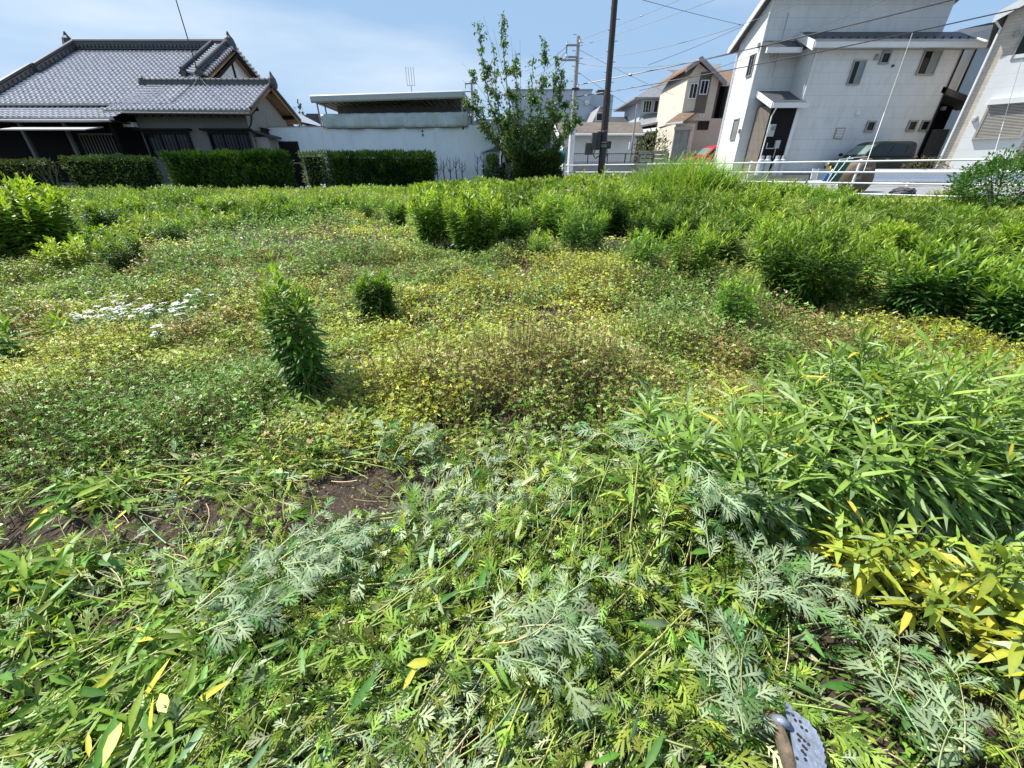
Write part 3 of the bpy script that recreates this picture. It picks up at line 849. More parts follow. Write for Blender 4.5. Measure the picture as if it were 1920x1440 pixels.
    MB().add([(xl_, Y, ze), (xr_, Y, ze), (pk.x + 2.4, Y + 3.5, zp), (pk.x - .2, Y + 3.5, zp), (xl_, Y + 7, ze), (xr_, Y + 7, ze), (xl_, Y, ze - .12), (xr_, Y, ze - .12), (xl_, Y + 7, ze - .12), (xr_, Y + 7, ze - .12)],
             [(0, 1, 2, 3), (3, 2, 5, 4), (0, 3, 4), (1, 5, 2), (0, 6, 7, 1), (0, 4, 8, 6), (6, 8, 9, 7)]).build('roof', 'slate_light', o, label='steep upper roof of pale grey tiles')
    # windows upper
    for (ua, ub) in ((1206, 1222), (1226, 1250)):
        q0, q1 = pt(ua, 195, Y + .5).x, pt(ub, 195, Y + .5).x
        window(o, q0, q1, pt(ua, 212, Y + .5).z, pt(ua, 188, Y + .5).z, Y + .5, 'white_trim', 'glass_dark', 2)
    # lower roof
    l0, l1, l2, l3 = pt(1188, 238, 34.6), pt(1262, 222, 34.6), pt(1275, 205, 36.5), pt(1208, 215, 36.5)
    MB().extr([l0, l1, l2, l3], (0, .05, -.12)).build('roof', 'slate_light', o, label='lower grey roof over the ground storey')
    l0, l1, l2, l3 = pt(1195, 250, 33.4), pt(1245, 243, 33.4), pt(1248, 236, 34.6), pt(1200, 243, 34.6)
    MB().extr([l0, l1, l2, l3], (0, .05, -.08)).build('pent_roof', 'canopy', o)
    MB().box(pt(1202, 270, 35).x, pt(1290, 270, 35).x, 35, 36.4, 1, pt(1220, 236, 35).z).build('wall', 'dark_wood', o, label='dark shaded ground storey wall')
    MB().extr([(er.x + .3, Y - .02, ze - .05), (er.x + .42, Y - .02, ze - .05), (er.x + 2.0, Y - .02, ze - 2.3), (er.x + 1.85, Y - .02, ze - 2.3)], (0, .1, 0)).build('bargeboard', 'white_trim', o)

    # beige house
    o = thing('beige_house', 'beige two storey house with brown gable roof left of the white house', 'house', (13, 31, 1.1))
    Y = 30.0
    pk = pt(1311, 112, Y); el = pt(1284, 147, Y); er = pt(1348, 150, Y)
    bl = pt(1278, 212, Y); br = pt(1336, 225, Y)
    x0, x1 = pt(1284, 180, Y).x, pt(1342, 180, Y).x
    MB().extr([(x0, Y, pt(1300, 226, Y).z), (x1, Y, pt(1300, 226, Y).z), (x1, Y, er.z), (pk.x, Y, pk.z - .15), (x0, Y, el.z - .05)], (0, 5, 0)).build('wall', 'beige', o)
    MB().box(x0 + .75, x0 + 1.45, Y - .03, Y, pt(1300, 212, Y).z, pk.z - .6).build('accent_strip', 'brown_side', o)
    for (ua, va, ub, vb) in ((1294, 156, 1304, 186), (1314, 150, 1325, 178)):
        x = pt((ua + ub) / 2, (va + vb) / 2, Y).x
        window(o, x - .25, x + .25, pt(ua, vb, Y).z, pt(ua, va, Y).z, Y - .03, 'white_trim', 'glass_dark', 1)
    for u in (1313, 1319):
        p = pt(u, 217, Y)
        MB().box(p.x - .06, p.x + .06, Y - .05, Y, p.z - .1, p.z + .1).build('vent', 'white_trim', o)
    sl = (pk.z - er.z) / (er.x - pk.x)
    def rp(x, y, dz=0): return (x, y, pk.z - abs(x - pk.x) * sl + dz)
    xe = er.x + 2.8
    MB().extr([rp(pk.x, Y - .3, .1), rp(er.x + .35, Y - .3, .1), rp(er.x + .35, Y - .3, -.02), rp(pk.x, Y - .3, -.02)], (0, 5.5, 0)).extr([rp(pk.x, Y - .3, .1), rp(el.x - .1, Y - .3, .1), rp(el.x - .1, Y - .3, -.02), rp(pk.x, Y - .3, -.02)], (0, 5.5, 0)).build('roof', 'brown_roof', o)
    MB().extr([rp(pk.x, Y - .36, .12), rp(er.x + .38, Y - .36, .12), rp(er.x + .38, Y - .36, -.14), rp(pk.x, Y - .36, -.14)], (0, .05, 0)).extr([rp(pk.x, Y - .36, .12), rp(el.x - .13, Y - .36, .12), rp(el.x - .13, Y - .36, -.14), rp(pk.x, Y - .36, -.14)], (0, .05, 0)).build('bargeboard', 'grey_trim', o)
    # right body, shade put into its dark wall colours, under a long brown roof
    zb = er.z
    MB().add([(er.x - 1.0, Y + 1.0, zb + .0), (xe + 1.5, Y + 1.0, zb + .0), (xe + 1.5, Y + 4, pk.z + .25), (er.x - 2.1, Y + 4, pk.z + .25)], [(0, 1, 2, 3)]).build('roof', 'brown_roof', o, label='long brown shingle roof slope')
    MB().box(er.x - 1.0, xe + 1.5, Y + .96, Y + 1.04, zb - .14, zb + .02).build('gutter', 'white_trim', o)
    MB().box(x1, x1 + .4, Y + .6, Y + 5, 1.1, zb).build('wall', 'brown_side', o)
    MB().box(x1 + .4, xe + 1.5, Y + 1.5, Y + 5, 1.1, zb).build('wall', 'black_panel', o, label='recessed side of the beige house with its shade painted near black')
    p = pt(1352, 160, Y + 1)
    MB().tube([(x1 + .55, Y + 1, zb - .1), (x1 + .45, Y + 1.2, zb - .5), (x1 + .45, Y + 1.2, 4.6), (x1 + 1.4, Y + 1.3, 4.3)], .05, 6).build('downpipe', 'white_trim', o)
    MB().box(x1 + 1.1, x1 + 2.2, Y + .9, Y + 1.5, 4.4, 6.3).build('balcony', 'brown_side', o)
    # ground floor
    gx0, gx1 = pt(1262, 270, Y - .6).x, pt(1288, 270, Y - .6).x
    zg = pt(1290, 232, Y - .6).z
    MB().box(gx0, gx1 + .3, Y - .6, Y + 3, 1.1, zg).build('wall', 'beige', o, label='cream ground storey wall')
    MB().box(gx1 + .3, x1 + 1.3, Y + .4, Y + 4, 1.1, pt(1310, 222, Y + .4).z).build('wall', 'beige', o, label='shaded beige carport wall')
    q = [pt(1246, 232, Y - 1), pt(1280, 228, Y - 1), pt(1312, 206, Y + .0), pt(1274, 212, Y + .0)]
    MB().extr(q, (0, .0, -.1)).build('porch_roof', 'brown_roof', o)
    MB().tube([q[0] + Vector((0, 0, -.05)), q[1] + Vector((0, 0, -.05))], .07, 6).build('gutter', 'white_trim', o)
    xw = pt(1254, 275, Y - .62).x
    window(o, gx0 - .05, gx0 + .95, 1.25, pt(1260, 244, Y - .6).z, Y - .6, 'grey_trim', 'glass_grey', 1, .08)
    MB().box(gx0 - .1, gx0 + 1.0, Y - .85, Y - .6, pt(1260, 244, Y - .6).z, pt(1260, 238, Y - .6).z).build('shutter_box', 'grey_trim', o)
    p = pt(1318, 236, Y + .4)
    window(o, p.x - .35, p.x + .35, p.z - .22, p.z + .25, Y + .4, 'alu_dark', 'glass_dark', 0)
centre()

# ================================================================== WHITE HOUSE
def white_house():
    o = thing('white_house', 'large white sided two storey house with dark roofs behind the dark green car', 'house', (17, 25, 1.1))
    g = 1.1
    # core
    zf, zbk = 8.75, 7.55
    core = MB().extr([(12.42, 24.8, g), (12.42, 27.2, g), (12.42, 27.2, zbk), (12.42, 24.8, zf)], (8.65, 0, 0))
    core.build('wall', 'wall_white', o)
    side = MB().extr([(12.39, 24.81, g), (12.39, 27.19, g), (12.39, 27.19, zbk), (12.39, 24.81, zf - .02)], (.025, 0, 0))
    side.build('side_wall', 'wall_lit', o, label='sunlit white side wall')
    MB().extr([(12.1, 24.3, zf + .25), (12.1, 27.7, zbk - .28), (12.1, 27.7, zbk - .1), (12.1, 24.3, zf + .43)], (9.3, 0, 0)).build('roof', 'slate', o, label='dark upper roof')
    MB().extr([(12.04, 24.25, zf + .2), (12.04, 27.75, zbk - .36), (12.04, 27.75, zbk - .08), (12.04, 24.25, zf + .46)], (.06, 0, 0)).box(12.1, 21.4, 24.2, 24.3, zf + .15, zf + .3).build('bargeboard', 'white_trim', o)
    # front block
    MB().box(14.35, 21.4, 23.6, 24.8, g, 6.72).build('wall', 'wall_white', o, label='main front wall with weather stains')
    # pent roof, dark
    ze = 6.72
    MB().extr([(14.0, 23.2, ze), (14.0, 24.8, ze + .75), (14.0, 24.8, ze + .66), (14.0, 23.2, ze - .08)], (7.9, 0, 0)).extr([(12.35, 24.1, ze + .02), (12.35, 24.8, ze + .42), (12.35, 24.8, ze + .34), (12.35, 24.1, ze - .06)], (1.64, 0, 0)).build('pent_roof', 'slate', o)
    MB().box(14.0, 21.95, 23.1, 23.22, ze - .2, ze + .0).box(12.3, 14.0, 24.0, 24.12, ze - .2, ze).extr([(21.9, 23.15, ze - .15), (21.9, 24.8, ze + .6), (21.9, 24.8, ze + .76), (21.9, 23.15, ze + .05)], (.06, 0, 0)).extr([(13.94, 23.15, ze - .3), (13.94, 24.8, ze + .5), (13.94, 24.8, ze + .76), (13.94, 23.15, ze + .05)], (.06, 0, 0)).build('fascia', 'white_trim', o)
    MB().box(14.05, 21.85, 23.22, 23.6, ze - .2, ze - .17).build('soffit', 'grey_trim', o)
    kn = MB()
    for k in range(19):
        kn.box(14.3 + k * .4, 14.38 + k * .4, 23.75, 23.8, ze + .27, ze + .33)
    kn.build('snow_guards', 'metal_dark', o)
    # joints / corner trims and downpipes
    MB().tube([(14.43, 23.5, ze - .15), (14.43, 23.53, ze - .4), (14.43, 23.55, g)], .035, 6).build('downpipe', 'white_trim', o)
    MB().tube([(21.32, 23.5, ze - .2), (21.36, 23.54, ze - .5), (21.36, 23.55, g)], .035, 6).build('downpipe', 'alu_dark', o)
    MB().tube([(12.36, 27.05, zbk - .3), (12.33, 27.1, zbk - .5), (12.33, 27.1, g)], .035, 6).tube([(12.40, 24.72, zf + .1), (12.36, 24.74, 8), (12.36, 24.76, 4.7)], .035, 6).build('downpipe', 'white_trim', o)
    # porch block with brown side and black front
    xp0, xp1, yp = 12.95, 14.32, 23.4
    zpt = 4.42
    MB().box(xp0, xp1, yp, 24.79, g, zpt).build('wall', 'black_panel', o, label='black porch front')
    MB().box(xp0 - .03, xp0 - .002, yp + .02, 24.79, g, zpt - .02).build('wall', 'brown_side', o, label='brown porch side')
    MB().box(xp1 - .13, xp1 + .02, yp - .05, 23.6, g, zpt).build('corner_board', 'white_trim', o)
    MB().extr([(12.75, 23.1, zpt), (12.75, 24.8, zpt + .72), (12.75, 24.8, zpt + .62), (12.75, 23.1, zpt - .08)], (1.72, 0, 0)).build('porch_roof', 'slate', o)
    MB().box(12.75, 14.5, 23.0, 23.12, zpt - .2, zpt).extr([(12.69, 23.05, zpt - .22), (12.69, 24.8, zpt + .48), (12.69, 24.8, zpt + .74), (12.69, 23.05, zpt + .02)], (.06, 0, 0)).build('fascia', 'white_trim', o)
    MB().tube([(13.0, 23.05, zpt - .1), (12.98, 23.3, zpt - .5), (12.98, 23.33, g)], .035, 6).build('downpipe', 'white_trim', o)
    p = pt(1446, 243, yp)
    mt = MB().box(p.x - .13, p.x + .13, yp - .12, yp, p.z - .3, p.z + .22).build('electric_meter', 'cyl_grey', o)
    MB().tube([(p.x + .02, yp - .12, p.z + .05), (p.x + .02, yp - .2, p.z + .05)], .09, 12).build('meter_dial', 'glass_grey', mt)
    p = pt(1455, 272, yp)
    MB().box(p.x - .1, p.x + .12, yp - .12, yp, p.z - .15, p.z + .2).tube([(p.x - .5, yp - .06, p.z + .1), (p.x - .5, yp - .06, p.z - .15), (p.x, yp - .06, p.z - .15)], .025, 6).tube([(p.x, yp - .06, p.z - .15), (p.x, yp - .06, p.z - .6)], .025, 6).build('gas_pipe', 'cyl_grey', o)
    # windows in the front wall
    Y = 23.6
    for (uc, vc, w, h, half) in ((1605, 137, .62, .95, .5), (1741, 118, .86, .95, .5)):
        p = pt(uc, vc, Y)
        window(o, p.x - w / 2, p.x + w / 2, p.z - h / 2, p.z + h / 2, Y, 'alu', 'glass_dark', 1, .07, .05, half)
    for (uc, vc) in ((1659, 109), (1631, 237), (1709, 236), (1733, 236)):
        p = pt(uc, vc, Y)
        window(o, p.x - .23, p.x + .23, p.z - .24, p.z + .24, Y, 'alu', 'glass_dark', 0, .07, .07)
    p = pt(1573, 250, Y)
    lv = MB().box(p.x - .23, p.x + .23, Y - .05, Y, p.z - .24, p.z + .24).build('louvre', 'alu', o)
    l2 = MB()
    for k in range(6): l2.box(p.x - .18, p.x + .18, Y - .062, Y - .052, p.z - .19 + k * .065, p.z - .15 + k * .065)
    l2.build('slats', 'white_trim', lv)
    for (uc, vc) in ((1608, 211), (1643, 107)):
        p = pt(uc, vc, Y)
        MB().lathe((p.x, Y - .02, p.z - .12), [(.10, 0), (.10, .1), (.085, .17), (.03, .22)], 12).build('vent_cap', 'white_trim' if vc > 200 else 'grey_trim', o)
    p = pt(1673, 124, Y); MB().tube([p, p + Vector((0, -.08, 0))], .05, 10).build('pipe_cap', 'metal_dark', o)
    # side windows
    window_side(o, 12.39, 25.1, 25.65, pt(1412, 144, 25.4).z, pt(1412, 102, 25.4).z, -1, 'alu', 'glass_dark')
    window_side(o, 12.39, 25.25, 25.8, pt(1400, 262, 25.4).z, pt(1400, 222, 25.4).z, -1, 'alu', 'glass_grey', split=False)
    MB().box(12.28, 12.39, 24.95, 25.05, 6.9, 7.1).box(12.28, 12.39, 24.85, 24.95, 3.3, 3.5).build('vent_cap', 'grey_trim', o)
    # TV aerial by the bay
    # dark entrance on the right
    MB().box(21.4, 23.1, 24.6, 26.5, g, 4.9).build('wall', 'black_panel', o, label='black entrance wall on the right')
    MB().extr([(21.2, 23.6, 4.9), (23.5, 23.6, 4.3), (23.5, 23.6, 4.55), (21.2, 23.6, 5.15)], (0, 1.2, 0)).build('entrance_roof', 'canopy_under', o)
    p = pt(1757, 265, 24.5)
    MB().box(p.x - .45, p.x + .45, 24.54, 24.6, g + .5, p.z + .55).build('door', 'alu', o)
    p = pt(1771, 203, 24.5); MB().box(p.x - .1, p.x + .1, 24.5, 24.6, p.z - .08, p.z + .08).build('lamp', 'white_trim', o)
    # concrete base
    MB().box(14.3, 21.45, 23.57, 23.6, g - .1, g + .35).build('plinth', 'concrete', o)
    # aerial
    a = thing('tv_aerial', 'small bent television aerial on the white house bay wall', 'antenna', (12.9, 24.6, 5.9))
    p = pt(1459, 100, 24.6)
    mm = MB().tube([(p.x, 24.6, p.z - .9), (p.x, 24.6, p.z + 1.5)], .02, 6).tube([(p.x, 24.79, p.z - .3), (p.x, 24.6, p.z - .3)], .02, 5)
    mm.build('mast', 'grey_trim', a)
    e = MB().tube([(p.x - .45, 24.5, p.z - .2), (p.x + .5, 24.5, p.z + .25)], .014, 5)
    for k in range(6):
        f = k / 5
        c = Vector((p.x - .4 + .85 * f, 24.5, p.z - .17 + .4 * f))
        e.tube([c + Vector((-.06, 0, .16)), c + Vector((.06, 0, -.16))], .01, 4)
    e.build('elements', 'grey_trim', a)
    # neighbours behind on the right
    n = thing('grey_roof_neighbour', 'pale grey house with black roof between white house and brick house', 'house', (23, 30, 1.1))
    MB().box(pt(1800, 130, 28).x, 34, 28, 36, 1, pt(1830, 76, 28).z).build('wall', 'grey_block', n)
    MB().extr([pt(1775, 76, 27.6), pt(1800, 55, 30), pt(1868, 40, 30), pt(1900, 40, 30), pt(1905, 76, 27.6)], (0, 4, 0)).build('roof', 'slate', n)
    MB().box(pt(1783, 120, 26).x, pt(1816, 120, 26).x, 26, 27.9, 1, pt(1800, 90, 26).z).build('white_wing', 'wall_lit', n)
    MB().tube([(pt(1818, 120, 25.8).x, 25.8, pt(1800, 84, 26).z), (pt(1818, 120, 25.8).x, 25.8, 1.2)], .05, 6).build('downpipe', 'alu_dark', n)
white_house()

# ================================================================== BRICK HOUSE (right)
def brick_house():
    # facade runs parallel to the road: built along local +X, then turned by -45 degrees about its left corner
    C = Vector((20.73, 21.5, 1.0)); q = math.sqrt(.5)
    o = thing('brick_house', 'pale brick clad house with closed grey roller shutter at the right edge', 'house', C)
    def S(u, v):
        r, e = ray(u, v)
        s = (C.y * r - C.x) / (q * (1 + r))
        return s, H + e * (C.y - q * s)
    bx = lambda m, s0, s1, y0, y1, z0, z1: m.box(C.x + s0, C.x + s1, C.y + y0, C.y + y1, z0, z1)
    ze = S(1882, 28)[1]
    zg = 1.0
    X = lambda s: C.x + s
    MB().extr([(X(0), C.y, zg), (X(9), C.y, zg), (X(9), C.y, ze + 1.2), (X(4.5), C.y, ze + 2.7), (X(0), C.y, ze)], (0, 6, 0)).build('wall', 'brick', o)
    MB().extr([(X(-.35), C.y - .35, ze - .12), (X(4.5), C.y - .35, ze + 2.8), (X(4.5), C.y - .35, ze + 2.95), (X(-.35), C.y - .35, ze + .05)], (0, 6.6, 0)).build('roof', 'slate', o)
    MB().extr([(X(-.38), C.y - .40, ze - .28), (X(4.5), C.y - .40, ze + 2.62), (X(4.5), C.y - .40, ze + 2.92), (X(-.38), C.y - .40, ze + .04)], (0, .05, 0)).build('bargeboard', 'white_trim', o)
    MB().tube([(X(-.3), C.y - .2, ze - .2), (X(-.05), C.y - .07, ze - .45), (X(-.04), C.y - .06, zg)], .04, 6).build('downpipe', 'white_trim', o)
    s0 = (S(1824, 262)[0] + S(1850, 198)[0]) / 2; s1 = S(1906, 260)[0] + .1
    zt = S(1850, 198)[1]; zb = S(1824, 262)[1]
    bx(MB(), s0 - .35, s1 + .12, -.04, .01, zg, S(1885, 105)[1]).build('white_panel', 'wall_lit', o)
    sh = bx(bx(bx(MB(), s0, s1, -.16, -.04, zb, zb + .07), s0, s0 + .08, -.16, -.04, zb + .07, zt), s1 - .08, s1, -.16, -.04, zb + .07, zt).build('shutter_frame', 'shutter', o)
    bx(MB(), s0 - .03, s1 + .03, -.26, -.04, zt, zt + .2).build('shutter_box', 'white_trim', o)
    sl = MB(); n = 22
    for k in range(n):
        z = zb + .07 + (zt - zb - .07) * k / n; hg = (zt - zb - .07) / n
        sl.extr([(X(s0 + .08), C.y - .10, z), (X(s0 + .08), C.y - .145, z + hg * .3), (X(s0 + .08), C.y - .14, z + hg * .8), (X(s0 + .08), C.y - .10, z + hg * .97)], (s1 - s0 - .16, 0, 0))
    sl.build('slats', 'shutter', sh)
    for (u, v) in ((1829, 222), (1906, 62)):
        s, z = S(u, v)
        MB().lathe((X(s), C.y - .06, z - .1), [(.09, 0), (.09, .1), (.05, .19)], 10).build('vent_cap', 'grey_trim', o)
    s, z = S(1914, 84)
    window(o, X(s - .1), X(s + 1.0), z - .5, z + .55, C.y, 'alu', 'glass_dark', 1)
    bx(MB(), -.02, 9, -.045, -.02, zg - .1, zg + .3).build('plinth', 'concrete', o)
    o.rotation_euler.z = R(-45)
brick_house()
# ================================================================== POLES, WIRES
def poles():
    Y = 27.0
    b, tp = pt(1068, 318, Y), pt(1079, 68, Y)
    o = thing('utility_pole', 'concrete utility pole with a square crossarm frame behind the tree', 'utility pole', (b.x, Y, G(b.x, Y)))
    x = b.x + .02
    MB().tube([(x, Y, .9), (x, Y, tp.z)], [.17, .10], 12).build('pole', 'concrete_pole', o)
    MB().tube([(x, Y, .95), (x, Y, 3.6)], [.19, .18], 12).build('pole_cover', 'white_trim', o)
    fr = MB(); z1 = pt(1079, 86, Y).z; z2 = pt(1079, 108, Y).z; z3 = pt(1079, 114, Y).z
    xl = pt(1061, 86, Y).x
    fr.box(xl, x, Y - .15, Y - .08, z1 - .04, z1 + .04).box(xl, x, Y - .15, Y - .08, z2 - .04, z2 + .04).box(xl, xl + .07, Y - .15, Y - .08, z2, z1).box(xl - .25, x + .1, Y - .2, Y - .12, z3 - .04, z3 + .04)
    fr.build('crossarm', 'grey_trim', o)
    ins = MB()
    for (xx, zz) in ((xl + .05, z1), (xl + .05, z2), (xl - .2, z3), (xl + .1, z3), (x + .08, z1 + .1), (x + .1, z2 - .2), (x + .12, pt(1079, 165, Y).z)):
        ins.lathe((xx, Y - .16, zz), [(.05, 0), (.06, .05), (.04, .1), (.05, .14)], 8)
    ins.build('insulator', 'white_plastic', o)
    st = MB()
    for k in range(14): st.tube([(x - .1, Y, 3.6 + k * .33), (x - .28 * (1 if k % 2 else -1) , Y, 3.6 + k * .33)], .012, 4)
    st.build('step_bolt', 'metal_dark', o)
    MB().box(x - .2, x + .2, Y - .22, Y - .1, pt(1077, 166, Y).z - .1, pt(1077, 166, Y).z).build('cable_clamp', 'metal_dark', o)
    # dark pole in the lot corner
    Y2 = 20.2
    b2, t2 = pt(1127, 328, Y2), pt(1152, 0, Y2)
    x2 = .2035 * Y2
    o = thing('steel_pole', 'tall dark brown steel pole with service boxes rising out of the frame', 'utility pole', (x2, Y2, G(x2, Y2)))
    xt = .196 * Y2
    xm = x2 + (xt - x2) * .45
    zm = pt(1133, 178, Y2).z
    MB().tube([(x2, Y2, .7), (xm, Y2, zm)], [.155, .15], 14).tube([(xm, Y2, zm), (xt - .06, Y2, 11)], [.125, .105], 14).build('pole', 'pole_dark', o)
    st = MB()
    for k in range(24):
        z = 3.1 + k * .33; s = 1 if k % 2 else -1
        st.tube([(xm, Y2, z), (xm + s * .21, Y2, z)], .01, 4)
    st.build('step_bolt', 'metal_dark', o)
    bz = lambda v: pt(1110, v, Y2).z
    bx = lambda u, v: pt(u, v, Y2).x
    MB().box(bx(1109, 270), bx(1124, 270), Y2 - .1, Y2 + .15, bz(281), bz(249)).build('service_box', 'box_brown', o, bevel=.01)
    MB().box(bx(1098, 280), bx(1112, 280), Y2 - .02, Y2 + .2, bz(290), bz(268)).build('service_box', 'box_brown', o, bevel=.01)
    MB().box(bx(1119, 265), bx(1125, 265), Y2 - .16, Y2 + .1, bz(281), bz(247)).build('service_box', 'metal_dark', o, bevel=.01)
    MB().box(bx(1134, 272), bx(1145, 272), Y2 - .1, Y2 + .12, bz(279), bz(265)).build('service_box', 'metal_dark', o, bevel=.01)
    bd = MB()
    for v in (247, 268, 273, 276): bd.tube([(x2 - .02, Y2, bz(v)), (x2 - .02, Y2, bz(v) + .03)], .17, 14)
    bd.build('strap', 'grey_trim', o)
    cb = MB()
    cb.tube([(bx(1116, 281), Y2, bz(281)), (bx(1112, 290), Y2, bz(290)), (bx(1116, 298), Y2 - .03, bz(297)), (x2 - .16, Y2 - .05, bz(292))], .025, 6)
    cb.tube([(bx(1138, 279), Y2, bz(279)), (bx(1138, 288), Y2, bz(288)), (x2 + .15, Y2 - .05, bz(294))], .02, 6)
    cb.build('cable', 'metal_dark', o)
    # thin pole
    Y3 = 28
    p0, p1 = pt(1184, 305, Y3), pt(1184, 195, Y3)
    o = thing('service_pole', 'thin grey service pole with a white meter in front of the low building', 'pole', (p0.x - .1, Y3, 1.1))
    MB().tube([(p0.x - .1, Y3, 1.1), (p0.x - .1, Y3, p1.z)], .055, 8).build('pole', 'grey_trim', o)
    MB().box(p0.x - .3, p0.x - .16, Y3 - .1, Y3, pt(1177, 280, Y3).z, pt(1177, 266, Y3).z).build('meter', 'white_plastic', o)
    # far pole left of the tree
    Y4 = 48
    p0 = pt(884, 150, Y4)
    o = thing('distant_pole', 'distant utility pole above the right end of the shed canopy', 'utility pole', (p0.x, Y4, 1.1))
    MB().tube([(p0.x, Y4, 1.1), (p0.x, Y4, p0.z)], [.16, .1], 8).build('pole', 'grey_trim', o)
    z = pt(884, 157, Y4).z; z2 = pt(884, 172, Y4).z
    MB().box(p0.x - .65, p0.x + .55, Y4 - .1, Y4, z - .05, z + .05).box(p0.x - .8, p0.x + .2, Y4 - .1, Y4, z2 - .04, z2 + .04).box(p0.x - .65, p0.x - .58, Y4 - .1, Y4, z - .4, z).build('crossarm', 'grey_trim', o)
poles()
def wire(a, b, sag, r, label, group='overhead cables', m='metal_dark', knobs=()):
    a, b = Vector(a), Vector(b)
    pts = []
    for i in range(25):
        f = i / 24
        p = a.lerp(b, f); p.z -= sag * 4 * f * (1 - f)
        pts.append(tuple(p - a))
    mb = MB().tube(pts, r, 5)
    for f in knobs:
        p = a.lerp(b, f); p.z -= sag * 4 * f * (1 - f); p -= a
        mb.tube([p - (b - a).normalized() * .06, p + (b - a).normalized() * .06], r * 2.6, 6)
    o = one('overhead_cable', mb, m, label, 'cable', group)
    o.location = a
    return o
T = lambda u, v, Y: pt(u, v, Y)
wire(T(1079, 160, 27), T(1960, 0 - 45, 16), .15, .022, 'thick black cable running from pole collar up across the upper white house wall', knobs=(.2, .4))
wire(T(1079, 182, 27), T(1990, -2, 17), .15, .020, 'thick black cable crossing the white house at its dark pent roof')
wire(T(1082, 77, 27), T(1330, -25, 22), .05, .009, 'topmost thin wire climbing from the concrete pole top past the dark pole', knobs=(.55,))
wire(T(1082, 88, 27), T(1360, -8, 22), .05, .009, 'second thin wire climbing from the concrete pole top past the dark pole', knobs=(.3,))
wire(T(1082, 109, 27), T(1500, 5, 20), .4, .010, 'slack wire from the pole crossarm passing above the beige house')
wire(T(1082, 118, 27), T(1700, -18, 18), .9, .010, 'lowest slack wire dipping behind the dark pole towards the white house')
wire(T(1205, 0, 20), T(1395, 48, 26), .02, .009, 'wire dropping from the top edge to the white house corner', knobs=(.95,))
wire(T(1215, 122, 22), T(1395, 48, 26), .05, .008, 'short thin wire rising to the left eave of the white house')
wire(T(1082, 91, 27), T(1292, 190, 33), .1, .008, 'house drop wire descending right from the pole towards the grey roof house')
wire(T(1082, 134, 27), T(1184, 200, 28), .05, .008, 'drop wire from the concrete pole down to the thin service pole')
wire(T(1082, 184, 27), T(1184, 200, 28), .3, .008, 'slack wire low between the concrete pole and the service pole')
wire(T(1184, 199, 28), T(1225, 205, 34), .02, .008, 'short wire from the service pole to the grey roof house')
wire(T(1199, 170, 22), T(1420, 100, 24.4), .1, .008, 'thin pair wire passing under the thick cable by the beige house')
for k, (v0, v1) in enumerate(((88, 118), (97, 137), (108, 148), (114, 160))):
    wire(T(1062, v0, 27), T(985, v1 + 15, 40), .2, .010, ('upper', 'second', 'third', 'lowest')[k] + ' wire of the four leading left from the crossarm into the tree')
wire(T(884, 184, 48), T(930, 190, 60), .1, .02, 'distant wire right of the far pole')
# ================================================================== WHITE PIPE FENCE
FA = Vector((3.0, 22.4)); FB = Vector((13.05, 12.2)); FD = (FB - FA).normalized()
def fpos(u):
    a = (u - 960) / FPX / 1.1415
    # intersection of X = a Y with the fence line
    t = (a * FA.y - FA.x) / (FD.x - a * FD.y)
    p = FA + FD * t
    return p
def pipe_fence():
    o = thing('pipe_railing', 'white steel pipe railing running along the road edge of the lot', 'railing', (8, 17.3, .6))
    us = [1062, 1133, 1212, 1290, 1404, 1606, 1865, 2260]
    P = [fpos(u) for u in us]
    def zz(p, h): return H + h
    # heights measured above the slab, the slab follows the gentle slope
    def base(p):
        Y = p.y
        return H - .0526 * 12.2 - .16 + (Y - 12.2) * .012
    posts = []
    for i, p in enumerate(P):
        zb = base(p); top = H + .31
        mb = MB().tube([(p.x, p.y, zb - .2), (p.x, p.y, top + .03)], .036, 10)
        mb.lathe((p.x, p.y, top + .02), [(.036, 0), (.03, .025), (.01, .04)], 10)
        mb.build('post', 'white_pipe', o)
    e0, e1 = P[0], P[-1]
    for k, h in enumerate((.305, .0, -.31, -.62)):
        mb = MB()
        a = e0 if k < 2 else (fpos(1330) if k == 2 else P[5])
        mb.tube([(a.x, a.y - .02, H + h), (e1.x, e1.y - .02, H + h)], .024, 8)
        mb.build('rail', 'white_pipe', o)
    cl = MB()
    for p in P:
        for h in (.305, .0, -.31, -.62):
            cl.tube([Vector((p.x, p.y - .02, H + h)) - Vector((FD.x, FD.y, 0)) * .05, Vector((p.x, p.y - .02, H + h)) + Vector((FD.x, FD.y, 0)) * .05], .034, 8)
    cl.build('clamp', 'white_pipe', o)
pipe_fence()
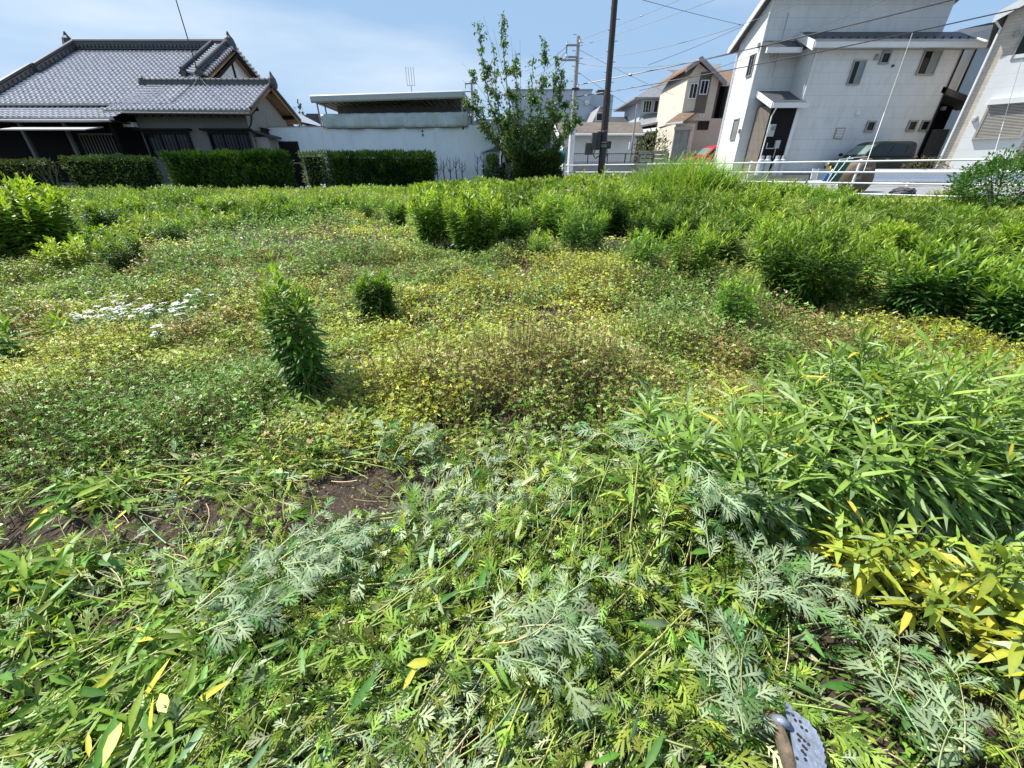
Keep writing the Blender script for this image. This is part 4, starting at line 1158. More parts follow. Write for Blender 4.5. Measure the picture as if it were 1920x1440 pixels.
def guardrail():
    Y = 17.0
    a, b = pt(1640, 332, Y + .8), pt(1930, 332, Y - .6)
    o = thing('guardrail', 'white corrugated guardrail beam behind the pipe railing', 'guardrail', (16, Y, .95))
    zt, zb = H + .09, H - .36
    d = b - a; d.z = 0
    prof = [(0, zb), (-.10, zb + .04), (-.10, zb + .12), (-.01, zb + .20), (-.01, zb + .25), (-.10, zb + .30), (-.10, zb + .37), (-.01, zb + .45)]
    vs = []; fs = []
    for (dy, z) in prof: vs.append((a.x - .9, a.y + dy, z))
    for (dy, z) in prof: vs.append((b.x + 2, b.y + dy, z))
    n = len(prof)
    for i in range(n - 1): fs.append((i, n + i, n + i + 1, i + 1))
    ob = MB().add(vs, fs).build('beam', 'guardrail', o, smooth=False)
    mo = ob.modifiers.new('s', 'SOLIDIFY'); mo.thickness = .01
    for f in (.27, 1.15):
        p = a + d * f
        MB().tube([(p.x, p.y + .12, .8), (p.x, p.y + .12, zt)], .065, 10).box(p.x - .06, p.x + .12, p.y + .0, p.y + .12, zb + .15, zb + .35).build('post', 'guardrail', o)
    # pale panel behind (road-side barrier)
    k = thing('road_barrier', 'smooth pale steel barrier strip just behind the guardrail', 'barrier', (17, 19, 1.0))
    MB().box(a.x - 1.2, b.x + 6, Y + 1.9, Y + 1.96, H - .30, H + .13).build('panel', 'guardrail', k)
    for f in (-.1, .5, 1.1, 1.7):
        p = a + d * f; MB().box(p.x - .04, p.x + .04, Y + 1.97, Y + 2.05, .8, H + .05).build('post', 'guardrail', k)
guardrail()
def stay(u0, v0, Y0, u1, v1, Y1, label):
    a, b = pt(u0, v0, Y0), pt(u1, v1, Y1)
    o = thing('stay_wire', label, 'stay wire', a, 'slanted stay wires')
    MB().tube([a, a.lerp(b, .42)], .009, 6).build('guard_sleeve', 'white_pipe', o)
    MB().tube([a.lerp(b, .42), b], .008, 5).build('wire', 'grey_trim', o)
stay(1619, 322, 15.0, 1711, 62, 17.8, 'slanted white stay wire rising from the railing across the white house wall')
stay(1858, 310, 17.0, 1916, 110, 18.0, 'slanted pale stay wire rising in front of the brick house shutter')

# ================================================================== CARS
def car(name, label, paint, loc, rz, long_=3.4, wid=1.48, hgt=1.66, hood=.95):
    o = thing(name, label, 'car', loc, None, rz)
    k = wid / 1.48; l = long_ / 3.4; z = hgt / 1.66
    def loft(stations, m, nm):
        vs = []; fs = []
        for (x, hw, zb, zt) in stations:
            ring = [(hw * .86, zb), (hw * .97, zb + .10), (hw, zb + .28), (hw, (zb + zt) / 2 + .1), (hw * .965, zt - .10), (hw * .90, zt - .02), (hw * .6, zt)]
            pts = ring + [(-a, b) for a, b in reversed(ring)]
            for (y, zz_) in pts: vs.append((x * l, y * k, zz_ * z))
        n = 14
        for i in range(len(stations) - 1):
            for j in range(n):
                j2 = (j + 1) % n
                fs.append((i * n + j, i * n + j2, (i + 1) * n + j2, (i + 1) * n + j))
        fs.append(tuple(range(n))[::-1]); fs.append(tuple((len(stations) - 1) * n + j for j in range(n)))
        ob = MB().add(vs, fs).build(nm, m, o, local=True, smooth=True)
        b = ob.modifiers.new('b', 'BEVEL'); b.width = .03; b.segments = 3; b.limit_method = 'ANGLE'; b.angle_limit = R(35)
        return ob
    loft([(-1.69, .64, .42, .92), (-1.66, .70, .30, .98), (-1.5, .73, .22, 1.02), (-.4, .74, .2, 1.03), (.75, .74, .2, 1.02), (.9, .74, .2, 1.0 * hood + .05), (1.35, .73, .2, .97 * hood + .02), (1.58, .71, .24, .90 * hood + .02), (1.68, .66, .32, .80 * hood)], paint, 'body')
    lev = [(1.0, -1.64, .95, .70), (1.10, -1.64, .86, .69), (1.50, -1.60, .50, .645), (1.60, -1.54, .38, .60), (1.655, -1.40, .22, .50)]
    vs = []; fs = []
    def ring(zv, xa, xb, hw):
        r = .10
        return [(xb - r, hw), (xb - .03, hw - r * .5), (xb, hw - r * 1.6), (xb, -hw + r * 1.6), (xb - .03, -hw + r * .5), (xb - r, -hw), (xa + r, -hw), (xa + .03, -hw + r * .5), (xa, -hw + r * 1.5), (xa, hw - r * 1.5), (xa + .03, hw - r * .5), (xa + r, hw)]
    for (zv, xa, xb, hw) in lev:
        for (x, y) in ring(zv, xa, xb, hw): vs.append((x * l, y * k, zv * z))
    n = 12
    for i in range(len(lev) - 1):
        for j in range(n):
            j2 = (j + 1) % n
            fs.append((i * n + j2, i * n + j, (i + 1) * n + j, (i + 1) * n + j2))
    fs.append(tuple((len(lev) - 1) * n + j for j in range(n))[::-1])
    MB().add(vs, fs).build('cabin', paint, o, local=True, smooth=False, bevel=.02)
    def P(zv, side, fx):  # point on side glass, fx 0 back .. 1 front
        (z0, a0, b0, h0), (z1, a1, b1, h1) = lev[1], lev[2]
        f = (zv - z0) / (z1 - z0)
        xa, xb, hw = a0 + (a1 - a0) * f, b0 + (b1 - b0) * f, h0 + (h1 - h0) * f
        return ((xa + .12 + (xb - xa - .3) * fx) * l, side * (hw + .012) * k, zv * z)
    for s in (-1, 1):
        for (f0, f1, nm) in ((.0, .22, 'quarter_window'), (.25, .60, 'side_window'), (.63, .98, 'side_window')):
            q = [P(1.1, s, f0), P(1.1, s, f1 + (.06 if f1 > .9 else 0)), P(1.48, s, f1), P(1.48, s, f0)]
            mb = MB().extr(q, (0, -s * .01, 0)); mb.build(nm, 'glass_blue', o, local=True)
    (z0, a0, b0, h0), (z1, a1, b1, h1) = lev[1], lev[2]
    q = [((b0 + .012) * l, -h0 * .88 * k, z0 * z), ((b0 + .012) * l, h0 * .88 * k, z0 * z), ((b1 + .012) * l, h1 * .86 * k, 1.5 * z), ((b1 + .012) * l, -h1 * .86 * k, 1.5 * z)]
    MB().extr(q, (-.012, 0, 0)).build('windscreen', 'windscreen', o, local=True)
    q = [((a0 - .012) * l, -h0 * .85 * k, z0 * z), ((a0 - .012) * l, h0 * .85 * k, z0 * z), ((a1 - .012) * l, h1 * .85 * k, 1.48 * z), ((a1 - .012) * l, -h1 * .85 * k, 1.48 * z)]
    MB().extr(q, (.012, 0, 0)).build('rear_window', 'glass_blue', o, local=True)
    for sx in (-1.08, 1.08):
        for s in (-1, 1):
            mb = MB().tube([(sx * l, s * .62 * k, .28), (sx * l, s * .66 * k, .28), (sx * l, s * .75 * k, .28)], [.27, .285, .27], 22)
            wh = mb.build('wheel', 'rubber', o, local=True)
            mb = MB().tube([(sx * l, s * .74 * k, .28), (sx * l, s * .757 * k, .28)], [.18, .16], 16)
            mb.build('rim', 'chrome', wh, local=True)
            mb = MB().tube([(sx * l, s * .735 * k, .30), (sx * l, s * .742 * k, .30)], .34, 24)
            mb.build('wheel_arch', 'rubber', o, local=True)
    fx = 1.68 * l
    for s in (-1, 1):
        MB().tube([(fx - .10, s * .52 * k, .70), (fx + .0, s * .52 * k, .70), (fx + .02, s * .52 * k, .70)], [.14, .125, .1], 16).build('headlight', 'white_plastic', o, local=True)
        MB().box(1.0 * l - .05, .82 * l, s * .76 * k, s * .90 * k, 1.05 * z, 1.19 * z).build('mirror', paint, o, local=True, bevel=.03)
        MB().box(-.3, -.12, s * .742 * k, s * .765 * k, .86, .89).build('door_handle', 'chrome', o, local=True)
        MB().box(-1.70 * l, -1.62 * l, s * .55 * k, s * .69 * k, .72, .95).build('tail_light', 'red_paint', o, local=True)
    MB().box(fx - .04, fx + .03, -.34, .34, .62, .74).build('grille', 'metal_dark', o, local=True, bevel=.01)
    MB().box(fx - .08, fx + .05, -.62 * k, .62 * k, .30, .46).build('bumper', 'metal_dark' if paint == 'green_paint' else paint, o, local=True, bevel=.03)
    MB().box(fx + .05, fx + .06, -.45, -.12, .44, .60).build('number_plate', 'yellow_plate', o, local=True)
    sm = MB()
    for s in (-1, 1):
        for xx in (-.62, .42):
            sm.box(xx * l - .006, xx * l + .006, s * .7405 * k, s * .744 * k, .32, 1.0)
    sm.build('door_gap', 'rubber', o, local=True)
    return o
M['windscreen'] = mat('windscreen_glass', (.16, .22, .20), .06, .3, 3, spec=1.0)
p = pt(1606, 330, 22.6)
car('parked_car', 'boxy dark green car parked in front of the white house', 'green_paint', (p.x + .1, 22.3, 1.13), R(184), hgt=1.64, long_=3.5)
p = pt(1330, 330, 28)
car('parked_car', 'red car parked beside the beige house, half hidden by the white house', 'red_paint', (12.75, 28.2, 1.37), R(186), hgt=1.56, hood=1.0, long_=3.6)
mb = MB().box(10.4, 15.4, 27.2, 29.2, .9, 1.36)
tag(mb.build('driveway', 'concrete'), 'raised concrete parking pad under the red car', None, kind='structure')

# ================================================================== STREET BITS
def street_bits():
    # gas cylinders
    src = None
    for k, u in enumerate((1423, 1436, 1452, 1464)):
        p = pt(u, 318, 22.9)
        lab = ('leftmost', 'second from left', 'second from right', 'rightmost')[k]
        zb = 1.13
        hgt = pt(u, 292, 22.9).z - zb
        loc = (p.x, 22.9 + (k % 2) * .05, zb)
        if src is None:
            o = thing('gas_cylinder', 'leftmost of the four grey gas cylinders by the black porch wall', 'gas cylinder', loc, 'gas cylinders')
            r = .165
            b = MB().lathe((p.x, 22.9, zb), [(r * .8, 0), (r, .04), (r, hgt * .72), (r * .9, hgt * .82), (r * .5, hgt * .88), (r * .3, hgt * .9)], 16)
            b.build('tank', 'cyl_grey', o, smooth=False)
            MB().lathe((p.x, 22.9, zb + hgt * .86), [(r * .62, 0), (r * .62, hgt * .14)], 12).build('collar', 'cyl_grey', o)
            MB().lathe((p.x, 22.9, zb + hgt * .9), [(.03, 0), (.03, .12)], 8).build('valve', 'chrome', o)
            src = o
        else:
            c = src.copy(); sc.collection.objects.link(c); c.location = loc
            c['label'] = lab + ' of the four grey gas cylinders by the black porch wall'
            for ch in list(src.children):
                d = ch.copy(); sc.collection.objects.link(d); d.parent = c
    # big round brown stone
    import bmesh
    def rock(name, label, cat, c, sx, sy, sz, m, seed, rough=.12, sub=4, tilt=0):
        bm = bmesh.new(); bmesh.ops.create_icosphere(bm, subdivisions=sub, radius=1)
        r = random.Random(seed); off = r.random() * 100
        for v in bm.verts:
            n = float(fbm(v.co.x * 1.3 + off, v.co.y * 1.3 + v.co.z * 1.7, 1.0)) - .5
            n2 = float(fbm(v.co.x * 3 + off + 9, v.co.z * 3 + v.co.y * 2, 1.6)) - .5
            v.co *= 1 + n * rough * 2.4 + n2 * rough
            v.co.x *= sx; v.co.y *= sy; v.co.z *= sz
        bmesh.ops.rotate(bm, verts=bm.verts, matrix=Matrix.Rotation(tilt, 3, 'Y'))
        me = bpy.data.meshes.new(name); bm.to_mesh(me); bm.free()
        me.materials.append(M[m])
        ob = bpy.data.objects.new(name, me); sc.collection.objects.link(ob); ob.location = c
        return tag(ob, label, cat)
    c = pt(1606, 333, 15.8)
    rock('boulder', 'large rounded brown boulder standing behind the white railing', 'boulder', c, .56, .40, .62, 'stone', 3, .09, 4, R(10))
    c = pt(1695, 358, 13.9)
    rock('rock', 'low black layered rock lying in front of the guardrail', 'rock', (c.x, 13.9, .84), .36, .26, .17, 'stone_dark', 8, .35, 4)
    # refuse net cage
    Y = 15.2
    o = thing('net_cage', 'folding green mesh refuse cage leaning beside the boulder', 'refuse cage', pt(1560, 340, Y))
    a, b, c2, d2 = pt(1550, 342, Y), pt(1575, 299, Y), pt(1600, 297, Y), pt(1570, 342, Y)
    MB().extr([a, d2, c2, b], (0, .06, 0)).build('mesh_cover', 'green_net', o)
    MB().tube([a, b, c2], .014, 6).tube([pt(1555, 342, Y - .2), pt(1594, 293, Y - .2)], .013, 6).tube([pt(1589, 296, Y - .2), pt(1626, 294, Y - .2)], .012, 6).build('frame', 'white_pipe', o)
    Y = 17.4
    o = thing('sign_boards', 'white folded boards with a blue corner in front of the green car', 'boards', pt(1540, 338, Y))
    MB().extr([pt(1520, 336, Y), pt(1530, 338, Y), pt(1534, 317, Y), pt(1525, 316, Y)], (0, .04, 0)).build('board', 'white_plastic', o)
    MB().extr([pt(1531, 337, Y + .1), pt(1546, 338, Y + .1), pt(1560, 317, Y + .1), pt(1536, 316, Y + .1)], (0, .04, 0)).build('board', 'cyl_grey', o)
    MB().extr([pt(1542, 340, Y - .1), pt(1550, 340, Y - .1), pt(1556, 325, Y - .1), pt(1551, 326, Y - .1)], (0, .04, 0)).build('corner', 'blue', o)
    MB().extr([pt(1546, 340, Y - .05), pt(1554, 340, Y - .05), pt(1568, 318, Y - .05), pt(1562, 317, Y - .05)], (0, .04, 0)).build('board', 'white_plastic', o)
    # block kerb
    mb = MB()
    for (u0, u1) in ((1400, 1520),):
        a, b = pt(u0, 320, 21.6), pt(u1, 320, 21.6)
        mb.box(a.x, b.x, 21.6, 21.75, .9, 1.32)
    one('low_block_wall', mb, 'concrete', 'low dark block kerb in front of the gas cylinders', 'wall', loc=(a.x, 21.6, .9))
    # folding pruning blade / sickle-like perforated blade at the bottom
    p = pt(1512, 1375, 1.0)
    g0 = gp(1490, 1330)
    o = thing('perforated_scoop', 'perforated metal weeding blade with a worn wooden handle lying in cut mugwort', 'weeding tool', (g0.x, g0.y, .0))
    def gpt(u, v, h):   # point at height h above the soil
        a, b = ray(u, v); Yy = (H - h) / (-b)
        return Vector((a * Yy, Yy, h))
    edge = [gpt(1471, 1314, .15), gpt(1482, 1322, .15), gpt(1497, 1338, .15), (1515, 1352), (1530, 1372), (1542, 1395), (1548, 1420), (1552, 1452), (1552, 1490), (1540, 1530), (1515, 1545), (1495, 1500), (1488, 1440), (1486, 1400), (1480, 1360), (1473, 1335)]
    out = [e if isinstance(e, Vector) else gpt(e[0], e[1], .15) for e in edge]
    # serrated right edge: subdivide edge 1..9 with teeth
    poly = []
    for i in range(len(out)):
        a, b = out[i], out[(i + 1) % len(out)]
        poly.append(a)
        if 1 <= i <= 8:
            d = (b - a); nrm = Vector((d.y, -d.x, 0)).normalized()
            n = max(1, int(d.length / .012))
            for j in range(n):
                if j > 0: poly.append(a + d * (j / n))
                poly.append(a + d * ((j + .5) / n) - nrm * -.003)
    cx = sum((q.x for q in out)) / len(out); cy = sum((q.y for q in out)) / len(out)
    for q in poly: q.z = .15 + .05 * ((q.x - cx) / .06) ** 2 * .12
    bm = bmesh.new()
    vv = [bm.verts.new(q) for q in poly]; f = bm.faces.new(vv)
    bmesh.ops.triangulate(bm, faces=[f])
    r = bmesh.ops.extrude_face_region(bm, geom=bm.faces[:])
    for v in [g for g in r['geom'] if isinstance(g, bmesh.types.BMVert)]: v.co.z -= .0025
    bmesh.ops.recalc_face_normals(bm, faces=bm.faces[:])
    me = bpy.data.meshes.new('blade'); bm.to_mesh(me); bm.free()
    for v in me.vertices: v.co -= o.location
    me.materials.append(M['steel_blade'])
    bl = bpy.data.objects.new('blade', me); sc.collection.objects.link(bl); bl.parent = o
    hl = MB()
    for (u, v) in ((1486, 1340), (1491, 1350), (1500, 1353), (1503, 1364), (1512, 1370), (1496, 1377), (1501, 1382), (1508, 1389), (1516, 1396), (1498, 1388), (1506, 1399), (1511, 1404), (1504, 1408), (1509, 1414), (1510, 1424), (1494, 1422), (1530, 1372), (1542, 1388), (1546, 1402), (1549, 1416), (1549, 1430)):
        q = gpt(u, v, .1525)
        hl.tube([q, q + Vector((0, 0, .0015))], .0036, 12)
    hl.build('hole', 'rubber', bl)
    hs = MB()
    P = [gpt(1440, 1345, .10), gpt(1452, 1350, .14), gpt(1462, 1375, .155), gpt(1470, 1400, .15), gpt(1482, 1440, .14), gpt(1495, 1490, .13)]
    hs.tube(P, [.018, .022, .016, .0175, .017, .017], 14)
    hs.build('handle', 'handle', o, smooth=True)
    fr = MB(); fr.tube([gpt(1450, 1348, .155), gpt(1465, 1352, .165), gpt(1480, 1362, .157)], [.012, .014, .01], 10)
    fr.build('ferrule', 'steel_blade', o, smooth=True)
street_bits()
# ================================================================== VEGETATION ENGINE
class Acc:
    """collects instanced leaf polygons in numpy and builds one mesh with a per-vertex colour"""
    def __init__(s): s.V = []; s.F = []; s.C = []; s.n = 0
    def inst(s, T, pos, ydir, up, size, col, width=1.0):
        tv, tf, ts = T
        N = len(pos)
        if N == 0: return s
        y = ydir / np.linalg.norm(ydir, axis=1, keepdims=True)
        x = np.cross(y, up); nn = np.linalg.norm(x, axis=1, keepdims=True)
        x = np.where(nn < 1e-4, np.array([[1, 0, 0]]), x / np.maximum(nn, 1e-6))
        z = np.cross(x, y)
        size = np.broadcast_to(np.asarray(size, float), (N,))
        width = np.broadcast_to(np.asarray(width, float), (N,))
        v = (tv[None, :, 0, None] * x[:, None] * width[:, None, None] + tv[None, :, 1, None] * y[:, None] + tv[None, :, 2, None] * z[:, None]) * size[:, None, None] + pos[:, None]
        c = col[:, None, :] * ts[None, :, None]
        k = tv.shape[0]
        f = tf[None] + (np.arange(N) * k)[:, None, None] + s.n
        s.V.append(v.reshape(-1, 3)); s.F.append(f.reshape(-1, 3)); s.C.append(c.reshape(-1, 3))
        s.n += N * k
        return s
    def tubes(s, P, rad, col):
        """P (N,K,3) polylines -> three sided tubes; rad (N,K)"""
        N, K, _ = P.shape
        d = np.gradient(P, axis=1); d /= np.maximum(np.linalg.norm(d, axis=2, keepdims=True), 1e-6)
        ref = np.where(np.abs(d[..., 2:3]) > .9, np.array([1., 0, 0]), np.array([0, 0, 1.]))
        a = np.cross(d, ref); a /= np.maximum(np.linalg.norm(a, axis=2, keepdims=True), 1e-6)
        b = np.cross(d, a)
        ang = np.array([0, 2.094, 4.189])
        ring = P[:, :, None] + rad[:, :, None, None] * (a[:, :, None] * np.cos(ang)[None, None, :, None] + b[:, :, None] * np.sin(ang)[None, None, :, None])
        v = ring.reshape(-1, 3)
        base = (np.arange(N) * K * 3)[:, None, None] + (np.arange(K - 1) * 3)[None, :, None]
        fs = []
        for j in range(3):
            j2 = (j + 1) % 3
            A = base + j; B = base + j2; Cc = base + 3 + j2; D = base + 3 + j
            fs.append(np.concatenate([A, B, Cc], -1).reshape(-1, 3)); fs.append(np.concatenate([A, Cc, D], -1).reshape(-1, 3))
        f = np.concatenate(fs) + s.n
        s.V.append(v); s.F.append(f); s.C.append(np.repeat(col, K * 3, axis=0)); s.n += len(v)
        return s
    def build(s, name, m, parent=None, loc=(0, 0, 0)):
        V = np.concatenate(s.V) - np.array(loc); F = np.concatenate(s.F); C = np.concatenate(s.C)
        me = bpy.data.meshes.new(name)
        me.vertices.add(len(V)); me.vertices.foreach_set('co', V.astype(np.float32).ravel())
        me.loops.add(len(F) * 3); me.loops.foreach_set('vertex_index', F.astype(np.int32).ravel())
        me.polygons.add(len(F))
        me.polygons.foreach_set('loop_start', np.arange(0, len(F) * 3, 3, dtype=np.int32))
        me.polygons.foreach_set('loop_total', np.full(len(F), 3, dtype=np.int32))
        me.update(calc_edges=True)
        at = me.color_attributes.new('col', 'FLOAT_COLOR', 'POINT')
        C4 = np.concatenate([np.clip(C, 0, 1), np.ones((len(C), 1))], 1)
        at.data.foreach_set('color', C4.astype(np.float32).ravel())
        me.materials.append(M[m])
        o = bpy.data.objects.new(name, me); sc.collection.objects.link(o)
        if parent is not None: o.parent = parent
        return o
def tmpl(v, f, s=None):
    v = np.array(v, float); f = np.array(f, int)
    s = np.ones(len(v)) if s is None else np.array(s, float)
    return (v, f, s)
def lance(w=.1, droop=.12, fold=.03):
    v = [(0, 0, 0), (-w * .8, .3, fold + .0), (0, .32, 0), (w * .8, .3, fold), (-w * .75, .62, fold - droop * .45), (0, .64, -droop * .4), (w * .75, .62, fold - droop * .45), (0, 1, -droop)]
    f = [(0, 2, 1), (0, 3, 2), (1, 2, 5), (1, 5, 4), (2, 3, 6), (2, 6, 5), (4, 5, 7), (5, 6, 7)]
    return tmpl(v, f, [1, .95, 1.12, .95, .95, 1.12, .95, 1.0])
LANCE = lance(.095, .14)
LANCE_D = lance(.10, .42)
BROAD = lance(.24, .12, .05)
SIMPLE = tmpl([(0, 0, 0), (-.26, .45, .07), (0, 1, -.05), (.26, .45, .07)], [(0, 2, 1), (0, 3, 2)])
NARROW = tmpl([(0, 0, 0), (-.12, .4, .04), (0, 1, -.08), (.12, .4, .04)], [(0, 2, 1), (0, 3, 2)])
BLADE = tmpl([(-.02, 0, 0), (.02, 0, 0), (-.022, .35, -.02), (.022, .35, -.02), (-.016, .7, -.12), (.016, .7, -.12), (0, 1, -.34)],
             [(0, 1, 3), (0, 3, 2), (2, 3, 5), (2, 5, 4), (4, 5, 6)])
def pinnate():
    v = []; f = []; s = []
    def kite(bx, by, dx, dy, ln, w, z0=0., z1=0.):
        n = len(v); l = math.hypot(dx, dy); dx /= l; dy /= l
        px, py = -dy, dx
        v.extend([(bx - px * w * .6, by - py * w * .6, z0), (bx + px * w * .6, by + py * w * .6, z0), (bx + dx * ln * .55 + px * w, by + dy * ln * .55 + py * w, (z0 + z1) / 2 + .02), (bx + dx * ln, by + dy * ln, z1), (bx + dx * ln * .5 - px * w, by + dy * ln * .5 - py * w, (z0 + z1) / 2 + .02)])
        f.extend([(n, n + 1, n + 2), (n, n + 2, n + 4), (n + 4, n + 2, n + 3)]); s.extend([1.1, 1.1, .95, .95, .95])
    # blade strip
    n = 0
    v.extend([(-.012, 0, 0), (.012, 0, 0), (.03, .3, .01), (-.03, .3, .01), (.05, .62, .0), (-.05, .62, .0), (0, .85, -.05)])
    f.extend([(0, 1, 2), (0, 2, 3), (3, 2, 4), (3, 4, 5), (5, 4, 6)]); s.extend([1.15] * 7)
    for sd in (-1, 1):
        kite(sd * .015, .22, sd * .8, .55, .22, .024, 0, -.03)
        kite(sd * .03, .38, sd * .75, .65, .40, .046, 0, -.07)
        kite(sd * .16, .50, sd * .95, .25, .17, .03, -.02, -.05)
        kite(sd * .05, .56, sd * .55, .8, .40, .046, 0, -.08)
        kite(sd * .16, .72, sd * .95, .4, .15, .028, -.03, -.06)
        kite(sd * .04, .70, sd * .3, .95, .26, .03, -.02, -.08)
    kite(0, .68, 0, 1, .34, .035, -.02, -.12)
    return tmpl(v, f, s)
PINNATE = pinnate()
def curled(T, cy=.0, cx=.0):
    v = T[0].copy(); v[:, 2] += -cy * v[:, 1] ** 2 + cx * np.abs(v[:, 0]); return (v, T[1], T[2])
PINN = [PINNATE, curled(PINNATE, .35, -.25), curled(PINNATE, -.25, .5), curled(PINNATE, .6, .3)]
def inst_pinn(A, P, d, up, sz, c):
    k = rng.integers(0, 4, len(P))
    for q in range(4):
        m = k == q
        A.inst(PINN[q], P[m], d[m], up[m], sz[m], c[m], rnd(.7, 1.1, m.sum()))
def palmate(n=5, spread=2.2, w=.16):
    v = [(0, 0, 0)]; f = []; s = [1.1]
    for k in range(n):
        a = (k / (n - 1) - .5) * 2 * spread
        l = 1 - .25 * abs(k / (n - 1) - .5) * 2
        dx, dy = math.sin(a), math.cos(a); px, py = dy, -dx
        b = len(v)
        v += [(dx * .55 * l + px * w, dy * .55 * l + py * w, .03), (dx * l, dy * l, -.08), (dx * .55 * l - px * w, dy * .55 * l - py * w, .03)]
        f += [(0, b, b + 1), (0, b + 1, b + 2)]; s += [1, .92, 1]
    return tmpl(v, f, s)
PALM = palmate()
TRI = palmate(3, 1.35, .27)
DISC = tmpl([(0, 0, .03)] + [(math.cos(a) * .5, math.sin(a) * .5, 0) for a in np.linspace(0, 2 * math.pi, 9)[:-1]], [(0, k + 1, (k + 1) % 8 + 1) for k in range(8)])

def rnd(a, b, n): return rng.uniform(a, b, n)
def cvar(base, n, v=.18, hue=.12):
    base = np.asarray(base, float)
    c = np.broadcast_to(base, (n, 3)) * (1 + rng.normal(0, v, (n, 1)))
    c = c * (1 + rng.normal(0, hue, (n, 3)) * np.array([1.0, .4, .8]))
    return np.clip(c, .004, 1)
def mixc(a, b, t): return a * (1 - t[:, None]) + b * t[:, None]

TIP = np.array([.30, .43, .045]); MIDG = np.array([.11, .235, .03]); DEEP = np.array([.040, .115, .022])  # DEEP: older lower leaves, darkened further for shade at clump bases
def stems(L, S, base, h, lean, K=46, glau=0.0, ll=.10, T=LANCE, tip=TIP, mid=MIDG, deep=DEEP, wd=1.0, top=.25, bare=.12, droop=0.0, srad=.0035, twig=0.0):
    """upright leafy stems (goldenrod-like): leaves spiral, spreading below and rising at the tip"""
    N = len(base); h = np.asarray(h)
    t = np.linspace(bare, 1.0, K)[None, :] ** .9 * np.ones((N, 1))
    t = np.clip(t + rng.normal(0, .008, t.shape), 0, 1)
    px = base[:, None, 0] + lean[:, None, 0] * h[:, None] * t ** 1.8
    py = base[:, None, 1] + lean[:, None, 1] * h[:, None] * t ** 1.8
    ln2 = np.clip((lean ** 2).sum(1), 0, .9)
    pz = base[:, None, 2] + h[:, None] * t * np.sqrt(1 - .5 * ln2 * 1)[:, None]
    phi = np.arange(K)[None] * 2.399 + rnd(0, 6.28, N)[:, None] + rng.normal(0, .2, (N, K))
    el = -.25 - droop + 1.45 * np.clip((t - .35) / .65, 0, 1) ** 2.2 + rng.normal(0, .18, (N, K)) + .15
    d = np.stack([np.cos(phi) * np.cos(el) + lean[:, None, 0] * .8 * t, np.sin(phi) * np.cos(el) + lean[:, None, 1] * .8 * t, np.sin(el)], -1)
    size = ll * (.75 + .5 * np.sin(np.clip(t, 0, 1) * 2.9)) * rng.uniform(.75, 1.2, (N, K)) * (1 - .35 * np.clip((t - .9) / .1, 0, 1))
    P = np.stack([px, py, pz], -1)
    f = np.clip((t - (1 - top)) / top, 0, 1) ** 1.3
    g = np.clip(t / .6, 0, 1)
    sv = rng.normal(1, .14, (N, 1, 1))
    c = ((deep * (1 - g)[..., None] + mid * g[..., None]) * (1 - f)[..., None] + tip * f[..., None]) * sv * (1 + rng.normal(0, .14, (N, K, 1)))  # lower leaves turn darker, base shade mixed into the leaf colour
    if glau > 0:
        q = rng.random((N, K)) < glau; c[q] = np.array([.32, .43, .20]) * rng.uniform(.8, 1.15, (q.sum(), 1))
        q = rng.random((N, K)) < glau * .12; c[q] = np.array([.62, .50, .08])
    upv = np.broadcast_to(np.array([0, 0, 1.]), (N * K, 3)) + rng.normal(0, .25 + glau, (N * K, 3))
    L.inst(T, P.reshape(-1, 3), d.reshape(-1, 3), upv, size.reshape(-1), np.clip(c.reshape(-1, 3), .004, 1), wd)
    kk = 5
    tt = np.linspace(0, .98, kk)[None] * np.ones((N, 1))
    Q = np.stack([base[:, None, 0] + lean[:, None, 0] * h[:, None] * tt ** 1.8, base[:, None, 1] + lean[:, None, 1] * h[:, None] * tt ** 1.8, base[:, None, 2] + h[:, None] * tt * np.sqrt(1 - .5 * ln2)[:, None]], -1)
    S.tubes(Q, srad * (1.2 - .9 * tt), cvar((.16, .20, .05), N))

def clump(name, label, u, vb, vt, wpx, cat='weed', n=None, ll=.09, K=48, lean=None, loc=None, spread=None, group=None, flare=.30, **kw):
    b = gp(u, vb) if loc is None else Vector(loc)
    _, e = ray(u, vt)
    h = max(.15, H + e * b.y - b.z)
    a0, _ = ray(u - wpx / 2, (vb + vt) / 2); a1, _ = ray(u + wpx / 2, (vb + vt) / 2)
    rad = abs(a1 - a0) * b.y / 2
    sp = rad * .55 if spread is None else spread
    if n is None: n = max(4, int(60 * rad * rad * 14))
    o = thing(name, label, cat, b, group)
    r = np.sqrt(rnd(0, 1, n)) * sp; a = rnd(0, 6.283, n)
    base = np.stack([b.x + r * np.cos(a), b.y + r * np.sin(a) * .9, np.zeros(n)], -1)
    base[:, 2] = gz(base[:, 0], base[:, 1]) - .01
    rr = r / max(sp, 1e-3)
    hh = h * (1 - .28 * rr ** 2) * rnd(.84, 1.03, n)
    ln = np.stack([np.cos(a), np.sin(a)], -1) * (rr * flare)[:, None] + rng.normal(0, .05, (n, 2))
    if lean is not None: ln += np.array(lean)
    L, S = Acc(), Acc()
    stems(L, S, base, hh, ln, K=K, ll=ll, **kw)
    L.build('foliage', 'leaf', o, b); S.build('stem', 'stem', o, b)
    return o

